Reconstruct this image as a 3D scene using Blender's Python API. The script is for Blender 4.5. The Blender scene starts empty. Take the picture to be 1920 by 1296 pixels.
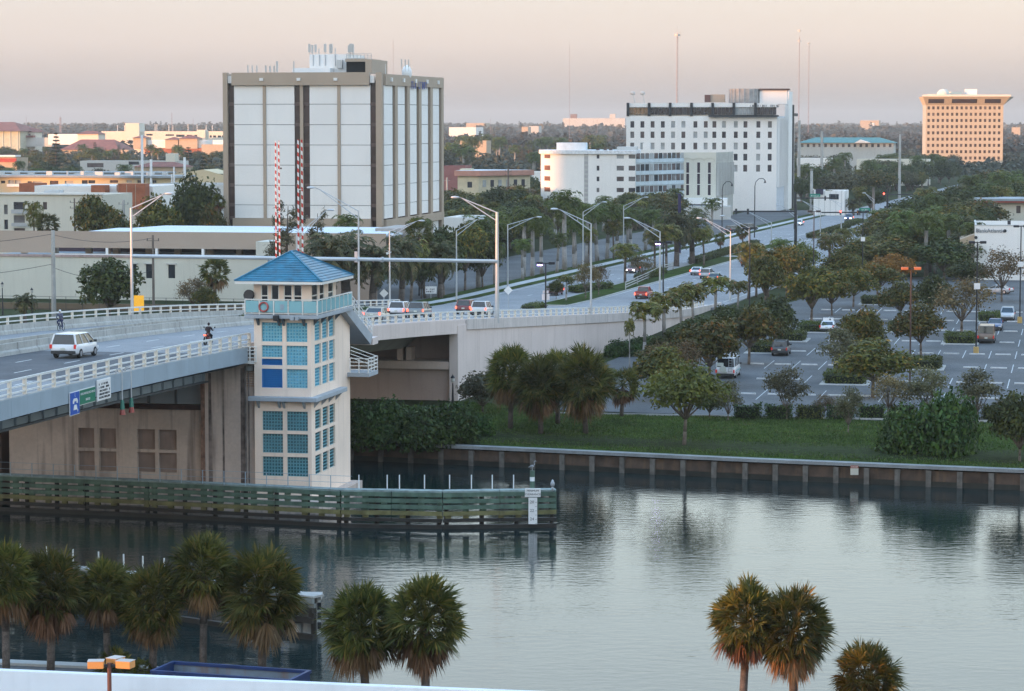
import bpy, math, random
import numpy as np
from math import sin, cos, radians, atan, atan2, sqrt, pi, exp

sc = bpy.context.scene
col = sc.collection

# ------------------------------------------------------------------ camera
F = 5200.0; HOR = 226.0; CZ = 29.0            # focal length in photo pixels, eye level row, eye height over the water
P = atan((648 - HOR) / F)
cam = bpy.data.cameras.new('camera'); cam_o = bpy.data.objects.new('camera', cam); col.objects.link(cam_o)
cam.sensor_width = 36.0; cam.lens = 36.0 * F / 1920.0; cam.clip_start = 1.0; cam.clip_end = 60000.0
cam_o.location = (0, 0, CZ); cam_o.rotation_euler = (pi / 2 - P, 0, 0)
sc.camera = cam_o

# ------------------------------------------------------------------ light
SUN_DIR = (-0.866, -0.5); SUN_EL = radians(3.0)
world = bpy.data.worlds.new('World'); sc.world = world; world.use_nodes = True
_nt = world.node_tree; _bg = _nt.nodes['Background']
_sky = _nt.nodes.new('ShaderNodeTexSky'); _sky.sky_type = 'NISHITA'; _sky.sun_disc = False
_sky.sun_elevation = SUN_EL; _sky.sun_rotation = atan2(SUN_DIR[0], SUN_DIR[1]); _sky.dust_density = 1.0
_tc = _nt.nodes.new('ShaderNodeTexCoord'); _sx = _nt.nodes.new('ShaderNodeSeparateXYZ')
_nt.links.new(_tc.outputs['Generated'], _sx.inputs[0])
_rp = _nt.nodes.new('ShaderNodeValToRGB'); _cr = _rp.color_ramp
# dawn sky by elevation (sine): mauve earth shadow, pink belt, pale blue dome
_stops = [(0.0, (.15, .22, .28)), (0.012, (.33, .35, .41)), (0.028, (.47, .465, .54)), (0.045, (.47, .47, .57)), (0.085, (.72, .77, .82)),
          (0.15, (.92, 1.05, 1.12)), (0.32, (1.06, 1.20, 1.34)), (1.0, (.45, .92, 1.60))]
_cr.elements[0].position = _stops[0][0]; _cr.elements[0].color = (*_stops[0][1], 1)
_cr.elements[1].position = _stops[-1][0]; _cr.elements[1].color = (*_stops[-1][1], 1)
for p_, c_ in _stops[1:-1]:
    e_ = _cr.elements.new(p_); e_.color = (*c_, 1)
_nt.links.new(_sx.outputs[2], _rp.inputs[0])
_sc2 = _nt.nodes.new('ShaderNodeVectorMath'); _sc2.operation = 'SCALE'; _sc2.inputs['Scale'].default_value = 0.16
_nt.links.new(_sky.outputs[0], _sc2.inputs[0])
_ad = _nt.nodes.new('ShaderNodeVectorMath'); _ad.operation = 'ADD'
_nt.links.new(_rp.outputs[0], _ad.inputs[0]); _nt.links.new(_sc2.outputs[0], _ad.inputs[1])
_nt.links.new(_ad.outputs[0], _bg.inputs[0]); _bg.inputs[1].default_value = 0.62

_sun = bpy.data.lights.new('sun', 'SUN'); _sun.energy = 5.0; _sun.angle = radians(0.5); _sun.color = (1.0, 0.46, 0.2)
_so = bpy.data.objects.new('sun', _sun); col.objects.link(_so)
_so.rotation_euler = (pi / 2 - SUN_EL, 0, atan2(SUN_DIR[0], -SUN_DIR[1]))
_so.location = (-600, -400, 300)
vs_ = sc.view_settings
vs_.view_transform = 'Standard'; vs_.look = 'None'; vs_.gamma = 1.0; vs_.exposure = 0.90; vs_.use_curve_mapping = False
cy = sc.cycles
cy.use_denoising = True; cy.adaptive_threshold = .02; cy.max_bounces = 4; cy.diffuse_bounces = 2; cy.glossy_bounces = 2; cy.transmission_bounces = 2
cy.transparent_max_bounces = 4; cy.volume_bounces = 0; cy.caustics_reflective = False; cy.caustics_refractive = False
cy.sample_clamp_indirect = 4.0

# ------------------------------------------------------------------ pixel <-> place helpers (photo is 1920 x 1296)
def W(x, y, z):
    dx = (x - 960) / F; dn = (y - 648) / F
    Y = cos(P) - dn * sin(P); Z = -sin(P) - dn * cos(P); k = (z - CZ) / Z
    return (dx * k, Y * k, z)
def A(x, y, D):
    dx = (x - 960) / F; dn = (y - 648) / F
    Y = cos(P) - dn * sin(P); Z = -sin(P) - dn * cos(P); k = D / Y
    return (dx * k, D, CZ + Z * k)
def PR(X, Y, Z):
    f = Y * cos(P) - (Z - CZ) * sin(P); u = Y * sin(P) + (Z - CZ) * cos(P)
    return (960 + F * X / f, 648 - F * u / f)
TH = radians(11.5); UX, UY = sin(TH), cos(TH); NX, NY = -cos(TH), sin(TH); P0 = (-19.73, 205.0)
G0 = 2.0                                       # ground level over the water
def zd(t):
    if t < 66: return 12.9 - 2.27e-4 * (t + 60) ** 2
    if t < 170: return 9.3 - .0572 * (t - 66)
    k = min(t - 170, 45.5)
    return 3.351 - .0572 * (k - k * k / 91.0)
def s0(t): return -max(0.0, t - 190) * 0.052   # the road bends three degrees past the bridge
NE_T = (40, 64, 121, 152, 190, 260, 420, 600); NE_S = (0, 1.6, 6.3, 7.6, 8.3, 8.3, 3.0, 0)
def R(t, s, z=None):
    s = s + s0(t) - (float(np.interp(t, NE_T, NE_S)) if s <= 1.0 else 0.0)   # the near edge flares out down the ramp
    return (P0[0] + t * UX + s * NX, P0[1] + t * UY + s * NY, zd(t) if z is None else z)
def t_at(x, s):                                # road station that shows at photo column x
    a, b = -60.0, 1500.0
    for _ in range(50):
        m = (a + b) / 2
        if PR(*R(m, s))[0] < x: a = m
        else: b = m
    return (a + b) / 2
def H(a, b, z=0.0):                            # frame of the channel: a to the left along the channel, b away from it, from the tender house corner
    return (-14.83 + a * NX + b * UX, 204.0 + a * NY + b * UY, z)

# ------------------------------------------------------------------ materials
MATS = {}
def srgb(r, g, b):
    f = lambda c: (c / 255 / 12.92) if c / 255 <= .04045 else ((c / 255 + .055) / 1.055) ** 2.4
    return (f(r), f(g), f(b))
def mat(name, c, rough=.75, metal=0.0, var=.10, vs=.6, streak=0.0, sc_=(.05, .05, .05), bump=0.0, bs=6.0, spec=.4, emit=None, es=0.0, fine=0.0, coat=0.0):
    if name in MATS: return MATS[name]
    m = bpy.data.materials.new(name); m.use_nodes = True; nt = m.node_tree; L = nt.links.new
    b = nt.nodes['Principled BSDF']
    b.inputs['Roughness'].default_value = rough; b.inputs['Metallic'].default_value = metal; b.inputs['Specular IOR Level'].default_value = spec
    if coat: b.inputs['Coat Weight'].default_value = coat; b.inputs['Coat Roughness'].default_value = .08
    g = nt.nodes.new('ShaderNodeNewGeometry')
    def noise(scale, detail=4.0, stretch=None):
        n = nt.nodes.new('ShaderNodeTexNoise'); n.inputs['Scale'].default_value = scale; n.inputs['Detail'].default_value = detail
        if stretch:
            mp = nt.nodes.new('ShaderNodeMapping'); mp.inputs['Scale'].default_value = stretch
            L(g.outputs['Position'], mp.inputs[0]); L(mp.outputs[0], n.inputs['Vector'])
        else: L(g.outputs['Position'], n.inputs['Vector'])
        return n
    def ramp(src, p0, p1, c0, c1):
        r = nt.nodes.new('ShaderNodeValToRGB'); r.color_ramp.elements[0].position = p0; r.color_ramp.elements[1].position = p1
        r.color_ramp.elements[0].color = (*c0, 1); r.color_ramp.elements[1].color = (*c1, 1); L(src, r.inputs[0]); return r
    lo = tuple(max(0, v * (1 - var)) for v in c); hi = tuple(min(1, v * (1 + var)) for v in c)
    out = ramp(noise(vs).outputs['Fac'], .32, .68, lo, hi).outputs[0]
    if fine:
        n2 = noise(bs * 2, 2.0); mx = nt.nodes.new('ShaderNodeMixRGB'); mx.blend_type = 'MULTIPLY'; mx.inputs[0].default_value = 1
        r2 = ramp(n2.outputs['Fac'], .3, .7, (1 - fine,) * 3, (1 + fine * .3,) * 3)
        L(out, mx.inputs[1]); L(r2.outputs[0], mx.inputs[2]); out = mx.outputs[0]
    if streak:
        n3 = noise(1.0, 5.0, (2.2, 2.2, .12)); r3 = ramp(n3.outputs['Fac'], .52, .78, (0,) * 3, (streak,) * 3)
        mx = nt.nodes.new('ShaderNodeMixRGB'); L(r3.outputs[0], mx.inputs[0]); L(out, mx.inputs[1]); mx.inputs[2].default_value = (*sc_, 1); out = mx.outputs[0]
    L(out, b.inputs['Base Color'])
    if bump:
        nb = noise(bs); bp = nt.nodes.new('ShaderNodeBump'); bp.inputs['Strength'].default_value = bump; bp.inputs['Distance'].default_value = .05
        L(nb.outputs['Fac'], bp.inputs['Height']); L(bp.outputs[0], b.inputs['Normal'])
    if emit:
        b.inputs['Emission Color'].default_value = (*emit, 1); b.inputs['Emission Strength'].default_value = es
    MATS[name] = m; return m
def leafmat(name, c0, c1, trans=.3, c2=None, rough=.55):
    if name in MATS: return MATS[name]
    m = bpy.data.materials.new(name); m.use_nodes = True; nt = m.node_tree; L = nt.links.new
    b = nt.nodes['Principled BSDF']; b.inputs['Roughness'].default_value = rough; b.inputs['Specular IOR Level'].default_value = .25
    g = nt.nodes.new('ShaderNodeNewGeometry'); r = nt.nodes.new('ShaderNodeValToRGB')
    r.color_ramp.elements[0].color = (*c0, 1); r.color_ramp.elements[1].color = (*c1, 1)
    if c2:
        e = r.color_ramp.elements.new(.86); e.color = (*c1, 1); r.color_ramp.elements[-1].color = (*c2, 1)
    L(g.outputs['Random Per Island'], r.inputs[0])
    n = nt.nodes.new('ShaderNodeTexNoise'); n.inputs['Scale'].default_value = .35; n.inputs['Detail'].default_value = 3
    L(g.outputs['Position'], n.inputs['Vector'])
    r2 = nt.nodes.new('ShaderNodeValToRGB'); r2.color_ramp.elements[0].position = .3; r2.color_ramp.elements[1].position = .7
    r2.color_ramp.elements[0].color = (.6, .62, .6, 1); r2.color_ramp.elements[1].color = (1.25, 1.2, 1.1, 1); L(n.outputs['Fac'], r2.inputs[0])
    oi = nt.nodes.new('ShaderNodeObjectInfo'); hs = nt.nodes.new('ShaderNodeHueSaturation')
    mr = nt.nodes.new('ShaderNodeMapRange'); mr.inputs['To Min'].default_value = .78; mr.inputs['To Max'].default_value = 1.22
    L(oi.outputs['Random'], mr.inputs[0]); L(mr.outputs[0], hs.inputs['Value'])
    mr2 = nt.nodes.new('ShaderNodeMapRange'); mr2.inputs['To Min'].default_value = .485; mr2.inputs['To Max'].default_value = .515
    L(oi.outputs['Random'], mr2.inputs[0]); L(mr2.outputs[0], hs.inputs['Hue'])
    mx = nt.nodes.new('ShaderNodeMixRGB'); mx.blend_type = 'MULTIPLY'; mx.inputs[0].default_value = 1
    L(r.outputs[0], mx.inputs[1]); L(r2.outputs[0], mx.inputs[2]); L(mx.outputs[0], hs.inputs['Color'])
    L(hs.outputs[0], b.inputs['Base Color'])
    t = nt.nodes.new('ShaderNodeBsdfTranslucent'); L(hs.outputs[0], t.inputs[0])
    ms = nt.nodes.new('ShaderNodeMixShader'); ms.inputs[0].default_value = trans
    o = nt.nodes['Material Output']; L(b.outputs[0], ms.inputs[1]); L(t.outputs[0], ms.inputs[2]); L(ms.outputs[0], o.inputs[0])
    MATS[name] = m; return m

# ------------------------------------------------------------------ mesh helpers
class MB:
    def __init__(s): s.v = []; s.f = []
    def add(s, vs, fs):
        o = len(s.v); s.v += [tuple(p) for p in vs]; s.f += [tuple(i + o for i in f) for f in fs]; return s
    def box(s, x0, x1, y0, y1, z0, z1):
        return s.add([(x0, y0, z0), (x1, y0, z0), (x1, y1, z0), (x0, y1, z0), (x0, y0, z1), (x1, y0, z1), (x1, y1, z1), (x0, y1, z1)],
                     [(0, 3, 2, 1), (4, 5, 6, 7), (0, 1, 5, 4), (1, 2, 6, 5), (2, 3, 7, 6), (3, 0, 4, 7)])
    def prism(s, poly, z0, z1):                # poly: list of (x, y), anticlockwise; z0/z1 numbers or lists
        n = len(poly); za = z0 if isinstance(z0, (list, tuple)) else [z0] * n; zb = z1 if isinstance(z1, (list, tuple)) else [z1] * n
        vs = [(p[0], p[1], za[i]) for i, p in enumerate(poly)] + [(p[0], p[1], zb[i]) for i, p in enumerate(poly)]
        return s.add(vs, [tuple(range(n - 1, -1, -1)), tuple(range(n, 2 * n))] + [(i, (i + 1) % n, n + (i + 1) % n, n + i) for i in range(n)])
    def extr(s, prof, y0, y1):                 # profile in (x, z) swept along y
        n = len(prof)
        return s.add([(p[0], y0, p[1]) for p in prof] + [(p[0], y1, p[1]) for p in prof],
                     [tuple(range(n)), tuple(range(2 * n - 1, n - 1, -1))] + [(i, n + i, n + (i + 1) % n, (i + 1) % n) for i in range(n)])
    def bar(s, a, b, w, h=None, up=(0, 0, 1)):
        h = h or w; a = np.array(a, float); b = np.array(b, float); d = b - a; d /= (np.linalg.norm(d) or 1)
        u = np.array(up, float)
        if abs(d @ u) > .95: u = np.array((0, 1.0, 0)) if abs(d[1]) < .9 else np.array((1.0, 0, 0))
        r = np.cross(d, u); r /= np.linalg.norm(r); u = np.cross(r, d)
        q = [r * sx * w / 2 + u * sz * h / 2 for sx, sz in ((-1, -1), (1, -1), (1, 1), (-1, 1))]
        return s.add([a + k for k in q] + [b + k for k in q], [(0, 3, 2, 1), (4, 5, 6, 7), (0, 1, 5, 4), (1, 2, 6, 5), (2, 3, 7, 6), (3, 0, 4, 7)])
    def cyl(s, a, b, r0, r1=None, n=8, cap=True):
        r1 = r0 if r1 is None else r1; a = np.array(a, float); b = np.array(b, float); d = b - a; d /= (np.linalg.norm(d) or 1)
        u = np.array((0, 0, 1.0)) if abs(d[2]) < .9 else np.array((1.0, 0, 0))
        r = np.cross(d, u); r /= np.linalg.norm(r); u = np.cross(r, d); vs = []
        for c, rr in ((a, r0), (b, r1)):
            for i in range(n):
                t = 2 * pi * i / n; vs.append(c + r * cos(t) * rr + u * sin(t) * rr)
        fs = [(i, n + i, n + (i + 1) % n, (i + 1) % n) for i in range(n)]
        if cap: fs += [tuple(range(n)), tuple(range(2 * n - 1, n - 1, -1))]
        return s.add(vs, fs)
    def tube(s, pts, r0, r1=None, n=6):
        r1 = r0 if r1 is None else r1; m = len(pts) - 1
        for i in range(m):
            s.cyl(pts[i], pts[i + 1], r0 + (r1 - r0) * i / m, r0 + (r1 - r0) * (i + 1) / m, n)
        return s
    def ball(s, c, rx, ry=None, rz=None, nu=8, nv=5):
        ry = ry or rx; rz = rz or rx; vs = []; fs = []
        for j in range(nv + 1):
            ph = pi * j / nv
            for i in range(nu):
                th = 2 * pi * i / nu; vs.append((c[0] + rx * sin(ph) * cos(th), c[1] + ry * sin(ph) * sin(th), c[2] - rz * cos(ph)))
        for j in range(nv):
            for i in range(nu):
                fs.append((j * nu + i, j * nu + (i + 1) % nu, (j + 1) * nu + (i + 1) % nu, (j + 1) * nu + i))
        return s.add(vs, fs)
    def mesh(s, name, m, smooth=False):
        me = bpy.data.meshes.new(name); me.from_pydata(s.v, [], s.f); me.materials.append(m)
        if smooth: me.polygons.foreach_set('use_smooth', [True] * len(me.polygons))
        me.update(); return me
    def build(s, name, m, parent=None, smooth=False, bevel=0.0, loc=None, rz=0.0, **kw):
        return ob(name, s.mesh(name, m, smooth), parent, bevel, loc, rz, **kw)
def ob(name, me, parent=None, bevel=0.0, loc=None, rz=0.0, label=None, cat=None, group=None, kind=None):
    o = bpy.data.objects.new(name, me); col.objects.link(o)
    if parent: o.parent = parent
    if loc: o.location = loc
    if rz: o.rotation_euler = (0, 0, rz)
    if bevel:
        b = o.modifiers.new('bevel', 'BEVEL'); b.width = bevel; b.segments = 2; b.limit_method = 'ANGLE'
    return tag(o, label, cat, group, kind)
def tag(o, label=None, cat=None, group=None, kind=None):
    if label: o['label'] = label
    if cat: o['category'] = cat
    if group: o['group'] = group
    if kind: o['kind'] = kind
    return o
def thing(name, label, cat, loc=(0, 0, 0), rz=0.0, group=None):
    o = bpy.data.objects.new(name, None); o.empty_display_size = .1; col.objects.link(o); o.location = loc; o.rotation_euler = (0, 0, rz)
    return tag(o, label, cat, group)
KIDS = {}
def copy_tree(o, loc, rz=0.0, scale=None, label=None, group=None, kids=None):
    c = o.copy(); col.objects.link(c); c.location = loc; c.rotation_euler = (0, 0, rz)
    if scale is not None: c.scale = scale if isinstance(scale, (tuple, list)) else (scale,) * 3
    if label: c['label'] = label
    if group: c['group'] = group
    for ch in (kids if kids is not None else KIDS.get(o.name, [])):
        d = ch.copy(); col.objects.link(d); d.parent = c
        for g in KIDS.get(ch.name, []):
            e = g.copy(); col.objects.link(e); e.parent = d
    return c
def remember(root):                            # children of a finished prototype, for copy_tree
    for o in [root] + list(root.children_recursive): KIDS[o.name] = list(o.children)
    return root
def struct(name, mb, m, **kw): return mb.build(name, m, kind='structure', **kw)
def text(name, body, size, m, parent, loc, rot, extr=.01, align='CENTER'):
    c = bpy.data.curves.new(name, 'FONT'); c.body = body; c.size = size; c.extrude = extr; c.align_x = align; c.align_y = 'CENTER'; c.resolution_u = 2
    t_o = bpy.data.objects.new(name, c); me = bpy.data.meshes.new_from_object(t_o); bpy.data.objects.remove(t_o); bpy.data.curves.remove(c)
    me.materials.clear(); me.materials.append(m); o = bpy.data.objects.new(name, me); col.objects.link(o); o.parent = parent; o.location = loc; o.rotation_euler = rot
    return o
def strokes(parent, w, h, n, m, loc, rot=(0, 0, 0), lines=1):
    """letter-like marks too small to read in the photograph"""
    mb = MB()
    for l in range(lines):
        x = -w / 2; z0 = h / 2 - (l + 1) * h / lines; hh = h / lines * .62
        while x < w / 2 - w / n * .6:
            cw = w / n * rnd.uniform(.45, .75)
            if rnd.random() < .85:
                mb.box(x, x + cw * .3, -.012, .0, z0, z0 + hh)
                if rnd.random() < .7: mb.box(x + cw * .3, x + cw, -.012, .0, z0 + (hh * .8 if rnd.random() < .5 else 0), z0 + (hh if rnd.random() < .5 else hh * .25) + .001)
                if rnd.random() < .5: mb.box(x + cw * .75, x + cw * 1.02, -.013, -.001, z0, z0 + hh)
            x += w / n
    o = mb.build('lettering', m, parent, loc=loc); o.rotation_euler = rot; o['kind'] = 'stuff'; return o
rnd = random.Random(7)
# ================================================================== large structure
def TSg(x, y, z=2.05):
    X, Y, _ = W(x, y, z); a, b = X - P0[0], Y - P0[1]
    t = a * UX + b * UY; return t, a * NX + b * NY - s0(t)
M_GROUND = mat('ground_scrub', (.034, .044, .018), .95, spec=.05, var=.35, vs=.05, fine=.4, bs=.8)
M_LAWN = mat('lawn', (.036, .064, .011), .95, spec=.05, var=.42, vs=.3, fine=.5, bs=2.2, bump=.5, streak=.35, sc_=(.065, .06, .022))
M_ASPH = mat('old_asphalt', (.115, .118, .122), .9, spec=.2, var=.22, vs=.12, fine=.22, bs=2.0, streak=.55, sc_=(.055, .058, .062))
M_ROAD = mat('road_concrete', (.24, .245, .255), .88, var=.10, vs=.15, fine=.10, bs=1.0)
M_CONC = mat('grey_concrete', (.42, .41, .39), .9, var=.14, vs=.7, fine=.12, bs=3, streak=.35, sc_=(.14, .13, .12))
M_PINK = mat('pink_concrete', (.62, .50, .44), .88, var=.06, vs=.25, fine=.05, bs=3, streak=.22, sc_=(.30, .20, .15))
M_PINKW = mat('pale_pink_concrete', (.66, .56, .52), .88, var=.05, vs=.25, streak=.28, sc_=(.34, .27, .24))
M_STAIN = mat('stained_pink_concrete', (.56, .46, .40), .9, var=.10, vs=.4, fine=.08, bs=2, streak=.75, sc_=(.13, .10, .09))
M_WPAINT = mat('white_paint', (.74, .75, .76), .5, var=.04)
M_RAIL = mat('rail_white', (.66, .66, .64), .55, var=.08, vs=2)
M_POST = mat('rail_post_cream', (.68, .62, .53), .7, var=.1, vs=3)
M_STEEL = mat('blue_grey_steel', (.30, .37, .43), .5, var=.07, vs=.5, streak=.25, sc_=(.18, .22, .26))
M_STEELD = mat('dark_bridge_steel', (.10, .12, .14), .6, var=.2, vs=.8)
M_LINE = mat('lane_paint', (.62, .62, .60), .8, var=.2, vs=1.5)
M_YEL = mat('yellow_paint', (.62, .38, .08), .7, var=.2)
M_DARK = mat('dark_metal', (.02, .022, .028), .5, var=.2)
M_GALV = mat('galvanised_steel', (.42, .44, .46), .42, metal=.35, var=.08, vs=2)
M_BLACK = mat('black_void', (.008, .008, .009), .9)
M_DECKD = mat('bascule_deck', (.085, .09, .10), .85, var=.2, vs=.4, fine=.25, bs=3)

# ground, water
WL = [(260, 144), (160, 178), (40.2, 216.4), (19, 223.6), (1.8, 230.4), (-13.7, 236), (-80, 258), (-260, 320)]   # seawall line, right to left
mb = MB(); mb.add([(p[0], p[1] + .3, 1.55) for p in WL] + [(p[0], p[1] + 6, 1.93) for p in WL], [(i, i + 1, len(WL) + i + 1, len(WL) + i) for i in range(len(WL) - 1)])
n_ = len(WL); far_ = [(2500, 400, 1.95), (14000, 24000, 1.95), (-14000, 24000, 1.95), (-2500, 400, 1.95)]
mb.add([(p[0], p[1] + 6, 1.93) for p in WL] + far_, [tuple(range(n_)) + (n_ + 3, n_ + 2, n_ + 1, n_)])
struct('ground', mb, M_GROUND)

def water_mat():
    m = bpy.data.materials.new('canal_water'); m.use_nodes = True; nt = m.node_tree; L = nt.links.new; b = nt.nodes['Principled BSDF']
    b.inputs['Base Color'].default_value = (.005, .017, .018, 1); b.inputs['Roughness'].default_value = .05; b.inputs['IOR'].default_value = 1.42
    b.inputs['Specular IOR Level'].default_value = .36
    g = nt.nodes.new('ShaderNodeNewGeometry')
    def nz(scale, st, det):
        mp = nt.nodes.new('ShaderNodeMapping'); mp.inputs['Scale'].default_value = st; mp.inputs['Rotation'].default_value = (0, 0, radians(-10))
        n = nt.nodes.new('ShaderNodeTexNoise'); n.inputs['Scale'].default_value = scale; n.inputs['Detail'].default_value = det
        L(g.outputs['Position'], mp.inputs[0]); L(mp.outputs[0], n.inputs['Vector']); return n
    a = nz(1.5, (.55, 1.0, 1), 3.0); c = nz(.12, (.6, 1.0, 1), 2.0); d = nz(6.0, (.7, 1.0, 1), 2.0)
    r = nt.nodes.new('ShaderNodeMapRange'); r.inputs['From Min'].default_value = .35; r.inputs['From Max'].default_value = .65
    r.inputs['To Min'].default_value = .35; r.inputs['To Max'].default_value = 1.0; L(c.outputs['Fac'], r.inputs[0])
    mu = nt.nodes.new('ShaderNodeMath'); mu.operation = 'MULTIPLY'; L(a.outputs['Fac'], mu.inputs[0]); L(r.outputs[0], mu.inputs[1])
    ad = nt.nodes.new('ShaderNodeMath'); ad.operation = 'MULTIPLY_ADD'; L(d.outputs['Fac'], ad.inputs[0]); ad.inputs[1].default_value = .18; L(mu.outputs[0], ad.inputs[2])
    bp = nt.nodes.new('ShaderNodeBump'); bp.inputs['Strength'].default_value = .42; bp.inputs['Distance'].default_value = .07
    L(ad.outputs[0], bp.inputs['Height']); L(bp.outputs[0], b.inputs['Normal']); return m
mb = MB(); mb.add([(-500, 0, 0), (500, 0, 0), (500, 420, 0), (-500, 420, 0)], [(0, 1, 2, 3)])
struct('water', mb, water_mat())

# bank lawn between the seawall and the hedge
mb = MB(); pa = [(1925, 884), (1600, 868), (1400, 860), (1200, 851), (1000, 841), (870, 834), (820, 832)]
pb = [(1960, 790), (1640, 788), (1430, 781), (1230, 779), (1050, 770), (930, 757), (850, 752)]
va = [W(x, y - 2, 1.66) for x, y in pa]; vb = [W(x, y, 2.02) for x, y in pb]
vm = [tuple((np.array(p) + np.array(q)) / 2 + (0, 0, .22)) for p, q in zip(va, vb)]
k = len(va); mb.add(va + vm + vb, [(i + r * k, i + 1 + r * k, i + 1 + (r + 1) * k, i + (r + 1) * k) for r in (0, 1) for i in range(k - 1)])
mb.add([(158, 179.2, 1.64), W(1925, 882, 1.66), W(1960, 790, 2.02), (185, 205, 2.02)], [(0, 1, 2, 3)])
struct('lawn', mb, M_LAWN)

# seawall with cap, sheet panels and king piles
M_PILE = mat('seawall_pile', (.13, .115, .10), .9, var=.3, vs=2, streak=.6, sc_=(.05, .04, .03))
M_CAP = mat('seawall_cap', (.25, .255, .255), .9, var=.14, vs=.8, fine=.15, bs=4)
M_SHEET = mat('rusty_sheet_wall', (.075, .048, .034), .85, var=.4, vs=.9, streak=.6, sc_=(.17, .10, .05))
sw = thing('seawall', 'grey capped seawall with rusty brown panels along the grass bank', 'seawall', (WL[2][0], WL[2][1], 0))
for i in range(1, len(WL) - 1):
    a, b = WL[i], WL[i + 1]; d = np.array((b[0] - a[0], b[1] - a[1])); ln = np.linalg.norm(d); d = d / ln; o = np.array((d[1], -d[0]));
    if o[1] > 0: o = -o
    oo = sw.location; P2 = lambda q, off, z: (a[0] + d[0] * q + o[0] * off - oo[0], a[1] + d[1] * q + o[1] * off - oo[1], z)
    mb = MB(); mb.add([P2(-.01, .35, 1.42), P2(ln, .35, 1.42), P2(ln, -.45, 1.42), P2(-.01, -.45, 1.42), P2(-.01, .35, 1.68), P2(ln, .35, 1.68), P2(ln, -.45, 1.7), P2(-.01, -.45, 1.7)],
        [(0, 1, 2, 3), (4, 5, 6, 7), (0, 1, 5, 4), (1, 2, 6, 5), (2, 3, 7, 6), (3, 0, 4, 7)])
    mb.build('cap', M_CAP, sw)
    n = max(1, int(ln / 2.45))
    for j in range(n):
        q0, q1 = ln * j / n, ln * (j + 1) / n
        mb = MB(); mb.bar(P2(q0, .17, -.5), P2(q0, .17, 1.3), .42, .30, up=(*o, 0)); mb.build('pile', M_PILE, sw)
        mb = MB(); mb.add([P2(q0, .02, -.5), P2(q1, .02, -.5), P2(q1, .02, 1.3), P2(q0, .02, 1.3), P2(q0, .10, .35), P2(q1, .10, .35), P2(q1, .10, .50), P2(q0, .10, .50)],
            [(0, 1, 2, 3), (4, 5, 6, 7), (4, 5, 1, 0), (7, 6, 2, 3)]); mb.build('sheet_panel', M_SHEET, sw)
        mb = MB(); mb.add([P2(q0, .13, -.5), P2(q1, .13, -.5), P2(q1, .12, .42), P2(q0, .12, .42)], [(0, 1, 2, 3)]); mb.build('dark_reflection_band', mat('dark_reflection_paint', (.018, .018, .014), .5, var=.4, vs=1.5), sw)  # dark strip painted on the wall foot for the water's dark reflection
t_ = thing('warning_sign', 'small red topped warning sign on the face of the seawall', 'sign', W(1600, 878, 1.2))
MB().box(-.32, .32, -.75, -.71, -.45, .08).build('sign_panel', mat('sign_cream', (.55, .52, .44), .6), t_)
MB().box(-.32, .32, -.756, -.714, .084, .30).build('sign_header', mat('sign_brownred', (.33, .09, .05), .6), t_)
text('lettering', 'DANGER', .13, M_WPAINT, t_, (0, -.762, .19), (pi / 2, 0, 0), .003)

# road sheets -------------------------------------------------------------
def sweep(mb, ts, prof, absz=False, cap=True):
    n = len(prof); vs = []; fs = []
    for t in ts:
        for s, dz in prof: vs.append(R(t, s, dz if absz else zd(t) + dz))
    for i in range(len(ts) - 1):
        for j in range(n):
            fs.append((i * n + j, (i + 1) * n + j, (i + 1) * n + (j + 1) % n, i * n + (j + 1) % n))
    if cap: fs += [tuple(range(n)), tuple(range(len(vs) - 1, len(vs) - n - 1, -1))]
    return mb.add(vs, fs)
def rng(a, b, st):
    n = max(1, int(math.ceil((b - a) / st))); return [a + (b - a) * i / n for i in range(n + 1)]
def sheet(mb, ts, sa, sb, dz):
    vs = []; 
    for t in ts: vs += [R(t, sa, zd(t) + dz), R(t, sb, zd(t) + dz)]
    return mb.add(vs, [(2 * i, 2 * i + 2, 2 * i + 3, 2 * i + 1) for i in range(len(ts) - 1)])
mb = MB(); sweep(mb, rng(197, 1500, 20), [(-1.2, 0), (-1.2, -.6), (30.5, -.6), (30.5, 0)]); road = struct('road', mb, M_ROAD)
mb = MB(); sweep(mb, rng(150, 640, 15), [(37, -.02), (37, -.5), (58, -.5), (58, -.02)], cap=True)
for i, v in enumerate(mb.v): mb.v[i] = (v[0], v[1], 2.03 if v[2] > 1.55 and i % 4 in (0, 3) else 1.5)
struct('frontage_road', mb, M_ASPH)
mb = MB()
for sa, sb in ((30.6, 32.2), (34.4, 36.9)): sweep(mb, rng(192, 640, 15), [(sa, .06), (sa, -.4), (sb, -.4), (sb, .06)])
struct('grass_verge', mb, M_LAWN)
mb = MB(); sweep(mb, rng(185, 640, 15), [(32.3, .07), (32.3, -.4), (34.3, -.4), (34.3, .07)]); struct('sidewalk', mb, mat('sidewalk_concrete', (.40, .41, .42), .9, var=.08, vs=.5))
for ta, tb, sa, sb in ((196, 348, 12, 17), (352, 424, 13, 16.5), (452, 512, 13, 15.6), (520, 600, 13, 16), (640, 1300, 13, 16)):
    mb = MB(); sweep(mb, [ta, ta + 1.5] + rng(ta + 3, tb - 3, 15) + [tb - 1.5, tb], [(sa, .13), (sa, -.3), (sb, -.3), (sb, .13)])
    for i in (0, 1, 2, 3): pass
    struct('median_curb', mb, M_CONC)
    mb = MB(); sweep(mb, rng(ta + 1, tb - 1, 15), [(sa + .25, .16), (sa + .25, 0), (sb - .25, 0), (sb - .25, .16)]); struct('median_lawn', mb, M_LAWN)
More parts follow.
